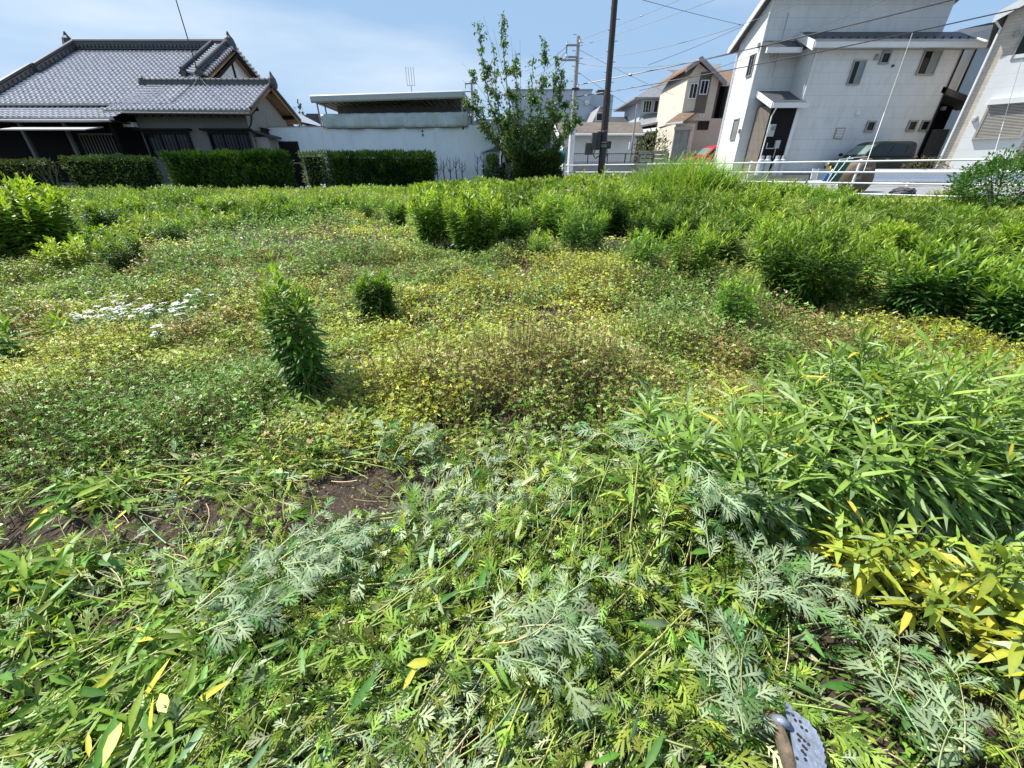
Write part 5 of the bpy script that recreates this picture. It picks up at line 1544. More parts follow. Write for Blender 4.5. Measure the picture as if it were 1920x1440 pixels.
# ------------------------------------------------------------------ individual weeds
YT, YM, YD = np.array([.36, .46, .05]), np.array([.17, .30, .035]), np.array([.06, .14, .025])
clump('goldenrod', 'tall dark leafy weed standing alone left of centre in the low cover', 592, 752, 468, 95, n=18, ll=.088, K=66, spread=.13, lean=(-.05, 0), mid=MIDG * .85, deep=DEEP, tip=TIP * .95, top=.25, wd=1.25, droop=.15, flare=.04)
clump('goldenrod', 'short dense dark weed right of the tall lone one, bright green tuft on top', 712, 608, 500, 48, n=18, ll=.10, K=64, spread=.12, mid=MIDG * .6, deep=DEEP * .7, top=.2, wd=1.1, flare=.10)
clump('goldenrod', 'left one of the two big bright green weeds in mid field', 818, 464, 335, 100, n=46, ll=.115, K=46, wd=1.6, tip=YT, mid=YM, deep=YD, top=.3)
clump('goldenrod', 'right and bushier one of the two big bright green weeds in mid field', 893, 480, 340, 118, n=60, ll=.115, K=46, wd=1.6, tip=YT, mid=YM * .9, deep=YD * .8, top=.3)
clump('goldenrod', 'fan shaped dark green weed left of the yellow green open patch', 250, 518, 428, 84, n=44, ll=.08, K=44, lean=(.05, 0), wd=1.0, spread=.14, mid=MIDG * .6, deep=DEEP * .6)
clump('goldenrod', 'slender pale green weed at the front edge of the right thicket', 1362, 634, 502, 90, n=13, ll=.09, K=50, mid=MIDG * 1.1, spread=.10, flare=.12)
clump('goldenrod', 'large weed clump with deep dark shade under it in the right thicket', 1482, 588, 392, 185, n=84, ll=.10, K=50, deep=DEEP * .55, mid=MIDG * .65, tip=TIP * .85)  # shade underneath is partly carried by darker base leaf colours
clump('goldenrod', 'narrow upright weed left of the dark shaded clump', 1200, 522, 425, 84, n=26, ll=.095, K=44, mid=MIDG * 1.1)
clump('goldenrod', 'small light green weed right of the big bright pair', 1012, 486, 425, 46, n=12, ll=.09, K=40, tip=YT, mid=YM)
clump('goldenrod', 'rounded blue green weed clump in front of the right thicket', 1705, 608, 448, 180, n=72, ll=.115, K=46, mid=np.array([.085, .20, .045]), deep=DEEP * .6, wd=1.2, glau=.06)
clump('goldenrod', 'broad weed clump at the right edge of the thicket front', 1865, 640, 485, 190, n=72, ll=.11, K=46, mid=np.array([.085, .20, .045]), deep=DEEP * .55, wd=1.2, glau=.06)
clump('goldenrod', 'airy bright green weed behind the dark shaded clump', 1585, 575, 430, 110, n=30, ll=.09, K=46, tip=YT, mid=YM)
clump('goldenrod', 'bright green weed row left of the dark shaded clump', 1290, 528, 408, 100, n=34, ll=.09, K=46, tip=YT, mid=YM * .9)
clump('goldenrod', 'round dark weed clump in front of the light grasses near the hedge', 692, 412, 374, 60, n=20, ll=.10, K=34, mid=MIDG * .8)
clump('goldenrod', 'small dark weed between the fan shaped weed and the hedge', 325, 452, 405, 50, n=16, ll=.09, K=34)
clump('goldenrod', 'dark weed clump with light tips behind the small light green weed', 1090, 474, 375, 130, n=44, ll=.10, K=40, deep=DEEP * .8)
clump('goldenrod', 'lone thin shoot left of the white flowers', 135, 640, 582, 60, n=5, ll=.12, K=20, spread=.05, mid=YM)
clump('goldenrod', 'dark leafy shoots cut by the left picture edge', 10, 690, 592, 80, n=10, ll=.12, K=30, spread=.12)
clump('leafy_bush', 'tall bright leafy bush at the left edge of the lot', 60, 492, 318, 250, 'bush', n=130, ll=.115, K=42, T=BROAD, tip=YT, mid=YM, deep=YD, top=.35)
clump('leafy_bush', 'lower arm of bright leaves right of the tall left bush', 128, 470, 372, 70, 'bush', n=26, ll=.10, K=36, T=BROAD, tip=YT, mid=YM * .8, deep=YD, top=.3)
clump('pale_weed', 'loose yellow green shoots in front of the left bush', 158, 512, 436, 130, 'weed', n=40, ll=.055, K=44, T=BROAD, tip=YT * 1.1, mid=YT * .8, deep=YM, top=.5)


for (lab, u, vb, vt, wp, n, kd) in [
 ('dense mid green weed bank just right of the big bright pair', 960, 470, 375, 90, 26, 0),
 ('tall bright weed crest behind the small light green weed', 1040, 445, 345, 120, 30, 1),
 ('dark based weed bank below the steel pole', 1130, 440, 345, 110, 34, 2),
 ('pale tipped weeds between the steel pole and the tall grass', 1190, 425, 340, 90, 26, 1),
 ('broad dark green weed mound in front of the tall grass', 1250, 470, 380, 130, 36, 2),
 ('bright weed mound right of the tall grass', 1400, 420, 345, 120, 30, 1),
 ('wide low dark weed mound before the net cage', 1530, 405, 343, 190, 46, 0),
 ('dark weed tuft between the grass and the shaded clump', 1330, 500, 405, 90, 24, 2),
 ('tall slender weed rising over the shaded clump', 1440, 520, 388, 70, 14, 1),
 ('feathery weed mound at the centre of the right thicket', 1640, 500, 415, 150, 36, 1),
 ('dark hollowed weed clump deep in the right thicket', 1760, 520, 425, 120, 30, 2),
 ('bright weed mound by the right picture edge', 1880, 500, 410, 130, 30, 1),
 ('leafy weed row below the dense glossy shrub', 1800, 445, 385, 150, 34, 0),
 ('round weed left of the big bright pair', 745, 425, 372, 60, 18, 0),
 ('light green weed bank under the long dark hedge', 620, 400, 362, 110, 28, 1),
 ('weed bank below the dark door', 520, 402, 360, 100, 26, 0),
 ('bright weed mound below the double conifer hedge', 420, 410, 360, 110, 28, 1),
 ('dark tuft right of the tall left bush', 205, 440, 380, 80, 22, 2),
 ('bushy light weed between the left bush and the hedges', 270, 415, 366, 90, 24, 1),
]:
    tp, md, dp = ((TIP, MIDG * .9, DEEP * .8), (YT, YM, YD * .9), (TIP * .7, MIDG * .6, DEEP * .6))[kd]
    clump('goldenrod', lab, u, vb, vt, wp, n=int(n * 1.5), ll=.115, K=40, tip=tp, mid=md, deep=dp, wd=1.25, spread=None)
# foreground goldenrods on the right
FG = [
 ('leafy goldenrod with the tallest narrow tips in the right foreground', 1690, 900, 655, 150, 12),
 ('goldenrod with bright tips left of the tallest foreground one', 1560, 880, 668, 120, 11),
 ('goldenrod arching to the right edge of the foreground clump', 1800, 890, 712, 130, 10),
 ('leafy goldenrod spreading low at the left end of the foreground clump', 1440, 880, 722, 120, 9),
 ('pale green goldenrod leaning over the mugwort heap', 1290, 930, 800, 110, 8),
 ('goldenrod shoot with long pale leaves above the mugwort heap', 1210, 850, 770, 70, 4),
 ('goldenrod with glossy drooping leaves in the middle of the foreground clump', 1620, 950, 770, 150, 11),
 ('goldenrod with deep green leaves at the right picture edge', 1890, 960, 800, 130, 12),
 ('goldenrod with drooping leaves above the yellow stems', 1750, 955, 800, 130, 10),
 ('goldenrod with orange tinted leaves beside the mugwort heap', 1370, 985, 830, 100, 8),
 ('goldenrod with mixed yellow and green lower leaves', 1500, 975, 810, 110, 8),
]
for (lab, u, vb, vt, wp, n) in FG:
    clump('goldenrod', lab, u, vb, vt - 52, wp * 1.15, n=int(n * 1.35), ll=.130, K=38, T=LANCE_D if (u // 10) % 3 == 0 else LANCE, droop=.08, wd=.78, top=.2, srad=.0045, glau=.22, tip=np.array([.33, .46, .08]), mid=np.array([.17, .29, .06]), deep=np.array([.07, .14, .03]), spread=.14, lean=(rng.normal(0, .10), -.04), flare=.2)
YG = [('cluster of yellow leaved stems in the centre of the right foreground', 1640, 1130, 985, 120, 9),
      ('yellow leaved stems leaning left at the foot of the goldenrod', 1585, 1090, 960, 110, 7),
      ('thick yellow stalked weed between the yellow cluster and the right edge', 1735, 1185, 1000, 110, 8),
      ('yellow green stems fanning out near the right picture edge', 1840, 1215, 1030, 130, 9),
      ('yellow leaved stems at the lower right picture edge', 1890, 1290, 1090, 120, 8)]
for (lab, u, vb, vt, wp, n) in YG:
    clump('yellowed_goldenrod', lab, u, vb, vt, wp, n=n, ll=.09, K=11, T=LANCE_D, wd=1.2, droop=.05, top=.5, srad=.0065, bare=.35, glau=.12, tip=np.array([.20, .34, .06]), mid=np.array([.46, .46, .05]), deep=np.array([.56, .46, .07]), spread=.10, lean=(rng.normal(.05, .2), -.1))

# ------------------------------------------------------------------ stuff: thicket of weeds to the right and far
BX = np.array([-30, -9.0, -1.2, -.3, .8, 1.5, 2.4, 3.4, 4.6, 8, 30.])
BY = np.array([40, 30, 7.6, 6.7, 6.1, 5.6, 4.7, 3.7, 3.3, 2.6, 2.])
def fence_side(x, y):   # positive inside the lot
    n = np.array([-FD.y, FD.x])
    dx, dy = x - FA.x, y - FA.y
    return -(dx * n[0] + dy * n[1])
def scatter(n, x0, x1, y0, y1):
    return rnd(x0, x1, n), rnd(y0, y1, n)
def in_view(x, y, m=1.25):
    return np.abs(x) < y * m + 2.3
def weed_clusters(L, S, cx, cy, hc, rad, per, kset, tone, T, K, ll, wd, srad=.003, cap=None, squash=1.0):
    """mounded clusters of leafy stems; every cluster has its own height, spread and tone"""
    N = len(cx)
    cnt = np.maximum(4, (per * (rad / .4) ** 2).astype(int))
    idx = np.repeat(np.arange(N), cnt); n = len(idx)
    r = np.sqrt(rnd(0, 1, n)); a = rnd(0, 6.283, n)
    x = cx[idx] + r * rad[idx] * np.cos(a); y = cy[idx] + r * rad[idx] * np.sin(a)
    ht = hc[idx] * (1 - .38 * r ** 2.2) * rnd(.68, 1.06, n)
    ok = (fence_side(x, y) > .4) & in_view(x, y, 1.3) & (y > 1.9)
    ok &= ~((x < 1.8 + .04 * y) & (y > 18.6))
    x, y, ht, r, a, idx = x[ok], y[ok], ht[ok], r[ok], a[ok], idx[ok]; n = len(x)
    if cap is not None:
        az = cx / cy
        lim = np.maximum(H + cap(az) * cy - gz(cx, cy), .14) * rng.uniform(.55, 1.08, N)
        ht = ht * np.minimum(1, lim / hc)[idx]
    base = np.stack([x, y, gz(x, y) - .01], -1)
    lean = np.stack([np.cos(a), np.sin(a)], -1) * (r * .28)[:, None] + rng.normal(0, .07, (n, 2))
    tn = tone[idx]
    for q in range(len(kset)):
        k = tn == q
        if k.sum() == 0: continue
        tp, md, dp = kset[q]
        stems(L, S, base[k], ht[k], lean[k], K=K, ll=ll, T=T, tip=tp, mid=md, deep=dp, top=.28, bare=.18, wd=wd, srad=srad, glau=.03)
KS = [(TIP * .65, MIDG * .55, DEEP * .6), (TIP * .85, MIDG * .75, DEEP * .65), (TIP * .95, MIDG * .9, DEEP * .8), (YT, YM * .9, YD * .8), (np.array([.34, .40, .10]), np.array([.20, .27, .07]), np.array([.09, .13, .04]))]
def thicket():
    L, S = Acc(), Acc()
    cap = lambda az: np.interp(az, [-.5, -.1, 0, .12, .28, .42, .55, .72, .80, 1.2], [-.028, -.014, -.006, .0, .004, -.006, -.018, -.024, -.062, -.062])
    for (N, y0, y1, T, K, ll, wd, per, r0, r1) in ((70, 2.4, 6.5, LANCE, 42, .10, 1.1, 26, .14, .38), (165, 5.5, 11, LANCE, 36, .12, 1.15, 24, .2, .52), (290, 10, 24, NARROW, 28, .15, 1.5, 18, .3, .8)):
        x, y = scatter(N * 4, -3.5, 24, y0, y1)
        edge = np.interp(x, BX, BY)
        m = (y > edge + .35 + (fbm(x, y, .8) - .5) * 1.4) & in_view(x, y) & (fence_side(x, y) > .7)
        m &= rng.random(len(x)) < np.clip((y - edge) / 3.5, .10, 1)
        x, y = x[m][:N], y[m][:N]; n = len(x)
        hc = .95 * rng.uniform(.40, 1.2, n) * (.75 + .9 * (fbm(x, y, .35) - .25))
        az = x / y
        hc *= 1 - .55 * np.clip((az - .62) / .25, 0, 1) * np.clip((y - 6.5) / 4, 0, 1)
        rad = rnd(r0, r1, n)
        tone = np.clip(((fbm(x + 7, y + 3, .5) - .30) * 10 + rng.normal(0, 1.1, n)), 0, 4.4).astype(int)
        weed_clusters(L, S, x, y, hc, rad, per, KS, tone, T, K, ll, wd, cap=cap)
    tag(L.build('weed_thicket', 'leaf'), 'dense bright green thicket of waist high weeds on the right and far side', 'weeds', kind='stuff')
    tag(S.build('weed_stems', 'stem'), 'stems of the weed thicket', 'weeds', kind='stuff')
thicket()
def far_weeds():
    """knee high bright growth on the far left side in front of the hedges"""
    L, S = Acc(), Acc()
    cap = lambda az: np.interp(az, [-.9, -.5, -.25], [-.024, -.028, -.020])
    N = 760
    x, y = scatter(N * 3, -22, 1.5, 5.8, 18.0)
    start = np.where(x < -6.5, 6.0, 7.6 + np.clip((x + 9) * .58, 0, 8)) + (fbm(x, y, .6) - .5) * 3.4
    m = (y > start) & in_view(x, y)
    x, y = x[m][:N], y[m][:N]; n = len(x)
    prox = np.clip((y - 8) / 6, 0, 1)
    hc = (.20 + .36 * prox) * rng.uniform(.4, 1.5, n) * (.6 + 1.2 * (fbm(x + 3, y, .5) - .2))
    ks = [(TIP * .75, MIDG * .7, DEEP * .8), (TIP, MIDG * .9, DEEP), (YT, YM, YD), (np.array([.38, .48, .09]), YT * .7, YM * .7), (np.array([.32, .38, .14]), np.array([.2, .27, .09]), YD)]
    tone = np.clip(((fbm(x + 17, y + 31, .5) - .30) * 10 + rng.normal(0, 1.2, n)), 0, 4.4).astype(int)
    weed_clusters(L, S, x, y, hc, rnd(.18, .55, n), 17, ks, tone, NARROW, 22, .095, 1.3, cap=cap)
    tag(L.build('far_weeds', 'leaf'), 'knee high light green weeds growing in front of the clipped hedges', 'weeds', kind='stuff')
    tag(S.build('far_weed_stems', 'stem'), 'thin stems of the weeds before the hedges', 'weeds', kind='stuff')
far_weeds()
def soil_mask(x, y):
    """1 where bare soil shows"""
    def bl(cx, cy, rx, ry, rot=0):
        c, s = math.cos(rot), math.sin(rot)
        dx, dy = x - cx, y - cy
        return np.exp(-(((dx * c + dy * s) / rx) ** 2 + ((-dx * s + dy * c) / ry) ** 2))
    a = gp(650, 935); b = gp(50, 1000); c = gp(1800, 1370); d = gp(180, 1180); e = gp(1560, 1130)
    w_ = bl(a.x, a.y, .46, .17, .25) + bl(a.x - .25, a.y - .1, .25, .08) + 1.2 * bl(b.x, b.y, .55, .13) + bl(c.x, c.y, .22, .12, -.5) * .9 + .5 * bl(d.x, d.y, .12, .05) + .8 * bl(e.x, e.y, .18, .10, -.4)
    for (uu, vv) in ((1480, 1090), (1560, 1170), (1660, 1260), (1760, 1340), (1870, 1420)):
        g_ = gp(uu, vv); w_ = w_ + .75 * bl(g_.x, g_.y, .10, .07)
    return np.clip(w_ * 1.5 + (fbm(x, y, 5) - .5) * .5, 0, 1)
def low_cover():
    """creeping ground cover: yellow green, olive and brownish, palmate and trifoliate leaves"""
    L, S = Acc(), Acc()
    cols = {'yg': (.38, .48, .07), 'green': (.16, .32, .05), 'olive': (.30, .40, .09), 'brown': (.38, .27, .12), 'straw': (.60, .52, .28), 'pale': (.44, .54, .26), 'yellow': (.50, .50, .06)}
    for (n, y0, y1, T, hf, sc_, K) in ((24500, 1.25, 3.2, PALM, 1.35, .016, 16), (30500, 3.0, 6.5, TRI, 1.4, .023, 13), (40000, 6.0, 17, SIMPLE, 1.3, .045, 11)):
        x, y = scatter(n, -y1 * 1.3 - 2, y1 * 1.3 + 2, y0, y1)
        m = in_view(x, y, 1.36) & (fence_side(x, y) > .3)
        edge = np.interp(x, BX, BY)
        m &= ~((y > edge + .9) & (rng.random(n) < .55))
        sm = soil_mask(x, y)
        m &= rnd(0, 1, n) > sm * 1.4
        near = np.clip((y - 1.38 - .25 * fbm(x, y, 1.3)) / .35, 0, 1)
        m &= rnd(0, 1, n) < near + .05
        m &= rnd(0, 1, n) < np.clip(.1 + 2.6 * (fbm(x + 60, y + 5, 2.6 if y0 < 5 else 1.2) - .25), .08 if y0 < 5 else .45, 1)
        x, y = x[m], y[m]; n = len(x)
        hgt = (.04 + .34 * np.clip(fbm(x + 2, y + 9, 1.6) - .34, 0, 1)) * hf * rnd(.7, 1.3, n)
        mnd = gp(1010, 735); mg = np.exp(-(((x - mnd.x) / .95) ** 2 + ((y - mnd.y) / .34) ** 2))
        hgt = hgt + mg * .20 * rnd(.7, 1.1, n)
        r = np.sqrt(rnd(0, 1, n * K)) * .09 * (1 + (y0 > 5)) ; a = rnd(0, 6.283, n * K)
        X = np.repeat(x, K) + r * np.cos(a); Y_ = np.repeat(y, K) + r * np.sin(a)
        hh = np.repeat(hgt, K)
        Z = gz(X, Y_) + hh * rnd(.25, 1.15, n * K) * (1 - (r / .2) ** 2 * .3) + (fbm(X, Y_, 1.7) - .5) * .05
        t1 = np.repeat(fbm(x + 90, y + 40, .75) + rng.normal(0, .045, n), K); t2 = rng.random(n * K); t3 = np.repeat(fbm(x + 12, y + 77, 2.2), K)
        C = np.empty((n * K, 3))
        C[:] = cols['olive']
        C[t1 < .47] = cols['green']
        C[t1 > .52] = cols['yg']
        C[(t3 > .63) & (t2 < .5)] = cols['brown']
        C[(t2 > .94)] = cols['straw']
        C[(t2 > .70) & (t2 < .78)] = cols['pale']
        C[(t1 > .62) & (t2 < .5)] = cols['yellow']
        mm_ = (np.repeat(mg, K) > .35); C[mm_ & (t2 < .45)] = np.array([.40, .40, .11]); C[mm_ & (t2 > .45) & (t2 < .62)] = cols['brown']
        C *= (1 + rng.normal(0, .28, (n * K, 1)))
        d = np.stack([np.cos(a) + rng.normal(0, .5, n * K), np.sin(a) + rng.normal(0, .5, n * K), rng.normal(.15, .4, n * K)], -1)
        up = np.stack([rng.normal(0, .45, n * K), rng.normal(0, .45, n * K), np.ones(n * K)], -1)
        pk = rng.random(n * K); pp = np.stack([X, Y_, Z], -1); Cc = np.clip(C, .01, 1)
        sq = sc_ * rnd(.5, 1.5, n * K)
        spn = np.repeat(rng.random(n), K)
        mm = (T, TRI if T is PALM else SIMPLE, NARROW, SIMPLE)
        for q, (lo, hi) in enumerate(((0, .42), (.42, .66), (.66, .86), (.86, 1.01))):
            k_ = (spn * .7 + pk * .3 >= lo) & (spn * .7 + pk * .3 < hi)
            L.inst(mm[q], pp[k_], d[k_], up[k_], sq[k_] * (1, 1.1, 1.9, 1.3)[q], Cc[k_])
        # fine wiry stems
        k = n * (3 if y0 < 5 else 1)
        i = rng.integers(0, n, k)
        bx, by = x[i] + rng.normal(0, .05, k), y[i] + rng.normal(0, .05, k)
        ex, ey = bx + rng.normal(0, .06, k), by + rng.normal(0, .06, k)
        z0 = gz(bx, by); z1 = z0 + hgt[i] * rnd(.6, 1.2, k)
        P = np.stack([np.stack([bx, by, z0], -1), np.stack([(bx + ex) / 2 + rng.normal(0, .015, k), (by + ey) / 2, (z0 + z1) / 2 + .01], -1), np.stack([ex, ey, z1], -1)], 1)
        S.tubes(P, np.full((k, 3), .0013 * (1 + y0 * .25)), cvar((.28, .22, .10), k, .3))
    tag(L.build('ground_cover', 'leaf'), 'low creeping yellow green and olive weeds covering the middle of the lot', 'ground cover', kind='stuff')
    tag(S.build('ground_cover_stems', 'stem'), 'wiry brown stems within the low ground cover', 'ground cover', kind='stuff')
low_cover()
# mid-height scattered leafy weeds in the low cover (blue green patches)
def mid_sprigs():
    L, S = Acc(), Acc()
    n = 4200
    x, y = scatter(n, -9, 9, 1.6, 10)
    m = in_view(x, y) & (y < np.interp(x, BX, BY) + 1.5) & (fbm(x + 33, y + 21, .9) > .47) & (soil_mask(x, y) < .3)
    x, y = x[m], y[m]; n = len(x)
    stems(L, S, np.stack([x, y, gz(x, y)], -1), rnd(.08, .30, n), rng.normal(0, .3, (n, 2)), K=16, ll=.040, T=BROAD, glau=.15, tip=np.array([.30, .42, .12]), mid=np.array([.15, .26, .07]), deep=DEEP, top=.4, bare=.1, srad=.002)
    tag(L.build('low_sprigs', 'leaf'), 'scattered darker green sprigs poking out of the low ground cover', 'weeds', kind='stuff')
    tag(S.build('low_sprig_stems', 'stem'), 'stems of the darker sprigs in the ground cover', 'weeds', kind='stuff')
    # grass tufts
    L = Acc()
    pts = []
    n = 2200
    x, y = scatter(n, -14, 6, 1.7, 16)
    m = in_view(x, y) & (fbm(x + 71, y + 8, .8) > .52) & (y < np.interp(x, BX, BY) + 1)
    x, y = x[m], y[m]
    K = 9
    X = np.repeat(x, K) + rng.normal(0, .03, len(x) * K); Y_ = np.repeat(y, K) + rng.normal(0, .03, len(x) * K)
    a = rnd(0, 6.283, len(X)); d = np.stack([np.cos(a) * .5, np.sin(a) * .5, np.ones(len(X))], -1)
    L.inst(BLADE, np.stack([X, Y_, gz(X, Y_)], -1), d, np.stack([-np.cos(a), -np.sin(a), .3 * np.ones(len(X))], -1), rnd(.10, .26, len(X)), cvar((.20, .34, .05), len(X)), 1.0 + np.repeat(y, K) * .1)
    tag(L.build('grass_tufts', 'leaf'), 'thin grass blades growing between the low weeds', 'grass', kind='stuff')
mid_sprigs()

# ------------------------------------------------------------------ foreground litter of cut weeds
def hill(x, y):
    """height of the cut material above the soil"""
    c = gp(1200, 1010); e = gp(950, 1250)
    h = .05 + .24 * np.exp(-(((x - c.x) / .42) ** 2 + ((y - c.y) / .32) ** 2)) + .06 * np.exp(-(((x - e.x) / .4) ** 2 + ((y - e.y) / .2) ** 2))
    return h * (.6 + .8 * fbm(x, y, 3.0))
_bl = gp(1500, 1420)
def fore_region(x, y):
    return _fore(x, y) * (1 - 1.0 * np.exp(-(((x - _bl.x - .035) / .075) ** 2 + ((y - _bl.y + .02) / .12) ** 2) ** 2))
def _fore(x, y):
    """density of cut litter"""
    lim = 1.76 + .30 * (fbm(x, y, 1.5) - .5) + np.clip(x, 0, 1) * .10 - np.clip(-x - .8, 0, 2) * .05
    return np.clip((lim - y) / .22, 0, 1)
def flow(x, y):
    return .45 + (fbm(x + 3, y + 8, 1.5) - .5) * 5.5 + np.where(x > .7, .9, 0)
def litter():
    SIL = np.array([.32, .40, .22]); GRN = np.array([.10, .20, .03]); GR2 = np.array([.27, .39, .06]); YL = np.array([.66, .62, .08]); STR = np.array([.55, .47, .28])
    # mugwort leaves in sprays along lying stems
    n = 3700
    x, y = scatter(n, -4.2, 3.9, .0, 2.0)
    m = in_view(x, y, 2.0) & (rnd(0, 1, n) < fore_region(x, y)) & (rnd(0, 1, n) > soil_mask(x, y) * 1.5)
    x, y = x[m], y[m]; n = len(x)
    th = flow(x, y) + rng.normal(0, .35, n); flip = rng.random(n) < .35; th = np.where(flip, th + math.pi, th)
    ln = rnd(.14, .40, n)
    K = 11
    t = np.linspace(0, 1, K)[None] * np.ones((n, 1))
    bend = rng.normal(0, .5, n)
    ang = th[:, None] + bend[:, None] * t
    X = x[:, None] + np.cumsum(np.cos(ang), 1) * (ln / K)[:, None]; Y_ = y[:, None] + np.cumsum(np.sin(ang), 1) * (ln / K)[:, None]
    lvl = rnd(.2, 1.0, n)
    Z = gz(X, Y_) + hill(X, Y_) * lvl[:, None] + .012 + (rnd(-.02, .05, n))[:, None] * t
    P = np.stack([X, Y_, Z], -1)
    S = Acc(); S.tubes(P, (.0026 * (1.25 - t)) * rnd(.7, 1.6, n)[:, None], cvar((.30, .34, .12), n, .25))
    side = np.where(np.arange(K) % 2, 1., -1.)[None] * np.ones((n, 1))
    la = ang + side * rnd(.3, 1.0, n)[:, None] + rng.normal(0, .25, (n, K))
    d = np.stack([np.cos(la), np.sin(la), rng.normal(.10, .40, (n, K))], -1).reshape(-1, 3)
    up = np.stack([rng.normal(0, .8, n * K), rng.normal(0, .8, n * K), np.ones(n * K)], -1)
    kind = fbm(x + 50, y + 20, 1.6) + rng.normal(0, .06, n)
    P2 = P.reshape(-1, 3); kk = np.repeat(kind, K); sz = np.repeat(rnd(.045, .105, n), K) * rnd(.7, 1.15, n * K)
    LS, LG = Acc(), Acc()
    mug = kk > .38
    silv = mug & (np.repeat(fbm(x + 4, y + 66, 2.2), K) + rng.normal(0, .09, n * K) > .56)
    grn = mug & ~silv
    inst_pinn(LS, P2[silv], d[silv], up[silv], sz[silv], cvar(SIL, silv.sum(), .22, .06))
    inst_pinn(LG, P2[grn], d[grn], up[grn], sz[grn], cvar(GR2 * .8, grn.sum(), .35, .12))
    ot = ~mug
    c = mixc(cvar(GRN * 1.2, ot.sum(), .3), cvar(GR2, ot.sum(), .25), rng.random(ot.sum()))
    q = rng.random(ot.sum()) < .05; c[q] = YL
    LG.inst(LANCE, P2[ot], d[ot], up[ot], sz[ot] * 1.25, c, 1.1)
    # underlayer: chopped bits hiding the soil, greens darkened for shade between leaves
    n = 46000
    x, y = scatter(n, -4.2, 3.9, .0, 2.1)
    m = in_view(x, y, 2.0) & (rnd(0, 1, n) < fore_region(x, y) + .06) & (rnd(0, 1, n) > soil_mask(x, y) * 1.25)
    x, y = x[m], y[m]; n = len(x)
    a = flow(x, y) + rng.normal(0, .6, n) + np.where(rng.random(n) < .5, math.pi, 0)
    z = gz(x, y) + hill(x, y) * rnd(0, .85, n) + .006
    d = np.stack([np.cos(a), np.sin(a), rng.normal(0, .28, n)], -1); up = np.stack([rng.normal(0, .5, n), rng.normal(0, .5, n), np.ones(n)], -1)
    pos = np.stack([x, y, z], -1)
    k = rng.random(n)
    cc = cvar(GRN * 1.15, n, .35); cc[k > .55] = cvar(GR2, (k > .55).sum(), .25); cc[k > .80] = cvar(SIL * .8, (k > .80).sum(), .2); cc[k > .91] = cvar(STR, (k > .91).sum(), .25); cc[k > .975] = cvar(YL, (k > .975).sum(), .15)
    s1 = k < .45
    LG.inst(LANCE, pos[s1], d[s1], up[s1], rnd(.022, .065, s1.sum()), cc[s1], 1.0)
    s2 = (k >= .45) & (k < .8)
    LG.inst(TRI, pos[s2], d[s2], up[s2], rnd(.012, .026, s2.sum()), cc[s2])
    s3 = k >= .8
    LG.inst(SIMPLE, pos[s3], d[s3], up[s3], rnd(.015, .045, s3.sum()), cc[s3], .8)
    # straight stalks and straw
    n = 6000
    x, y = scatter(n, -4.2, 3.9, .0, 2.0)
    m = in_view(x, y, 2.0) & (rnd(0, 1, n) < fore_region(x, y) + .10) & (rnd(0, 1, n) > soil_mask(x, y) * .7)
    x, y = x[m], y[m]; n = len(x)
    a = flow(x, y) + rng.normal(0, .28, n); ln = rnd(.05, .28, n); bend = rng.normal(0, .5, n)
    t = np.linspace(0, 1, 5)[None] * np.ones((n, 1)); ang = a[:, None] + bend[:, None] * t
    X = x[:, None] + np.cumsum(np.cos(ang), 1) * (ln / 5)[:, None]; Y_ = y[:, None] + np.cumsum(np.sin(ang), 1) * (ln / 5)[:, None]
    Z = gz(X, Y_) + hill(X, Y_) * rnd(.2, 1.1, n)[:, None] + .01
    cs = cvar((.24, .30, .09), n, .35); q = rng.random(n) < .35; cs[q] = cvar(STR * .9, q.sum(), .2)
    S.tubes(np.stack([X, Y_, Z], -1), np.repeat(rnd(.0007, .0026, n)[:, None], 5, 1), cs)
    n = 480
    x, y = scatter(n, -3.4, 3.0, .0, 1.75)
    m = (rnd(0, 1, n) < fore_region(x, y)) & (soil_mask(x, y) < .35); x, y = x[m], y[m]; n = len(x)
    a = flow(x, y) + rng.normal(0, .14, n); ln = rnd(.22, .6, n); bend = rng.normal(0, .35, n)
    t = np.linspace(0, 1, 8)[None] * np.ones((n, 1)); ang = a[:, None] + bend[:, None] * t
    X = x[:, None] + np.cumsum(np.cos(ang), 1) * (ln / 8)[:, None]; Y_ = y[:, None] + np.cumsum(np.sin(ang), 1) * (ln / 8)[:, None]
    Z = gz(X, Y_) + hill(X, Y_) * rnd(.7, 1.15, n)[:, None] + .015
    S.tubes(np.stack([X, Y_, Z], -1), rnd(.0018, .0045, n)[:, None] * (1.15 - .6 * t), cvar((.32, .38, .11), n, .25))
    k = 1300
    x, y = scatter(k, -3.6, 3.2, .0, 1.9)
    m = (rnd(0, 1, k) < fore_region(x, y)) & (soil_mask(x, y) < .4) & (fbm(x + 23, y + 4, 1.7) > .46); x, y = x[m], y[m]; k = len(x)
    a = flow(x, y) + rng.normal(0, .5, k) + np.where(rng.random(k) < .3, math.pi, 0)
    cc = mixc(cvar((.10, .24, .05), k, .25), cvar((.32, .42, .22), k, .12), (rng.random(k) < .4).astype(float))
    LG.inst(LANCE, np.stack([x, y, gz(x, y) + hill(x, y) * rnd(.6, 1.1, k) + .02], -1), np.stack([np.cos(a), np.sin(a), rng.normal(.1, .3, k)], -1), np.stack([rng.normal(0, .5, k), rng.normal(0, .5, k), np.ones(k)], -1), rnd(.08, .14, k), cc, 1.15)
    # crumbs of dry stuff on bare soil
    n = 24000
    x, y = scatter(n, -3.2, 2.6, .3, 2.2)
    m = in_view(x, y, 2.0) & (soil_mask(x, y) > .25)
    x, y = x[m], y[m]; n = len(x); a = rnd(0, 6.28, n)
    z = gz(x, y) + (fbm(x, y, 1.7) - .5) * .10 + (fbm(x + 30, y, 7) - .5) * .05 + .012
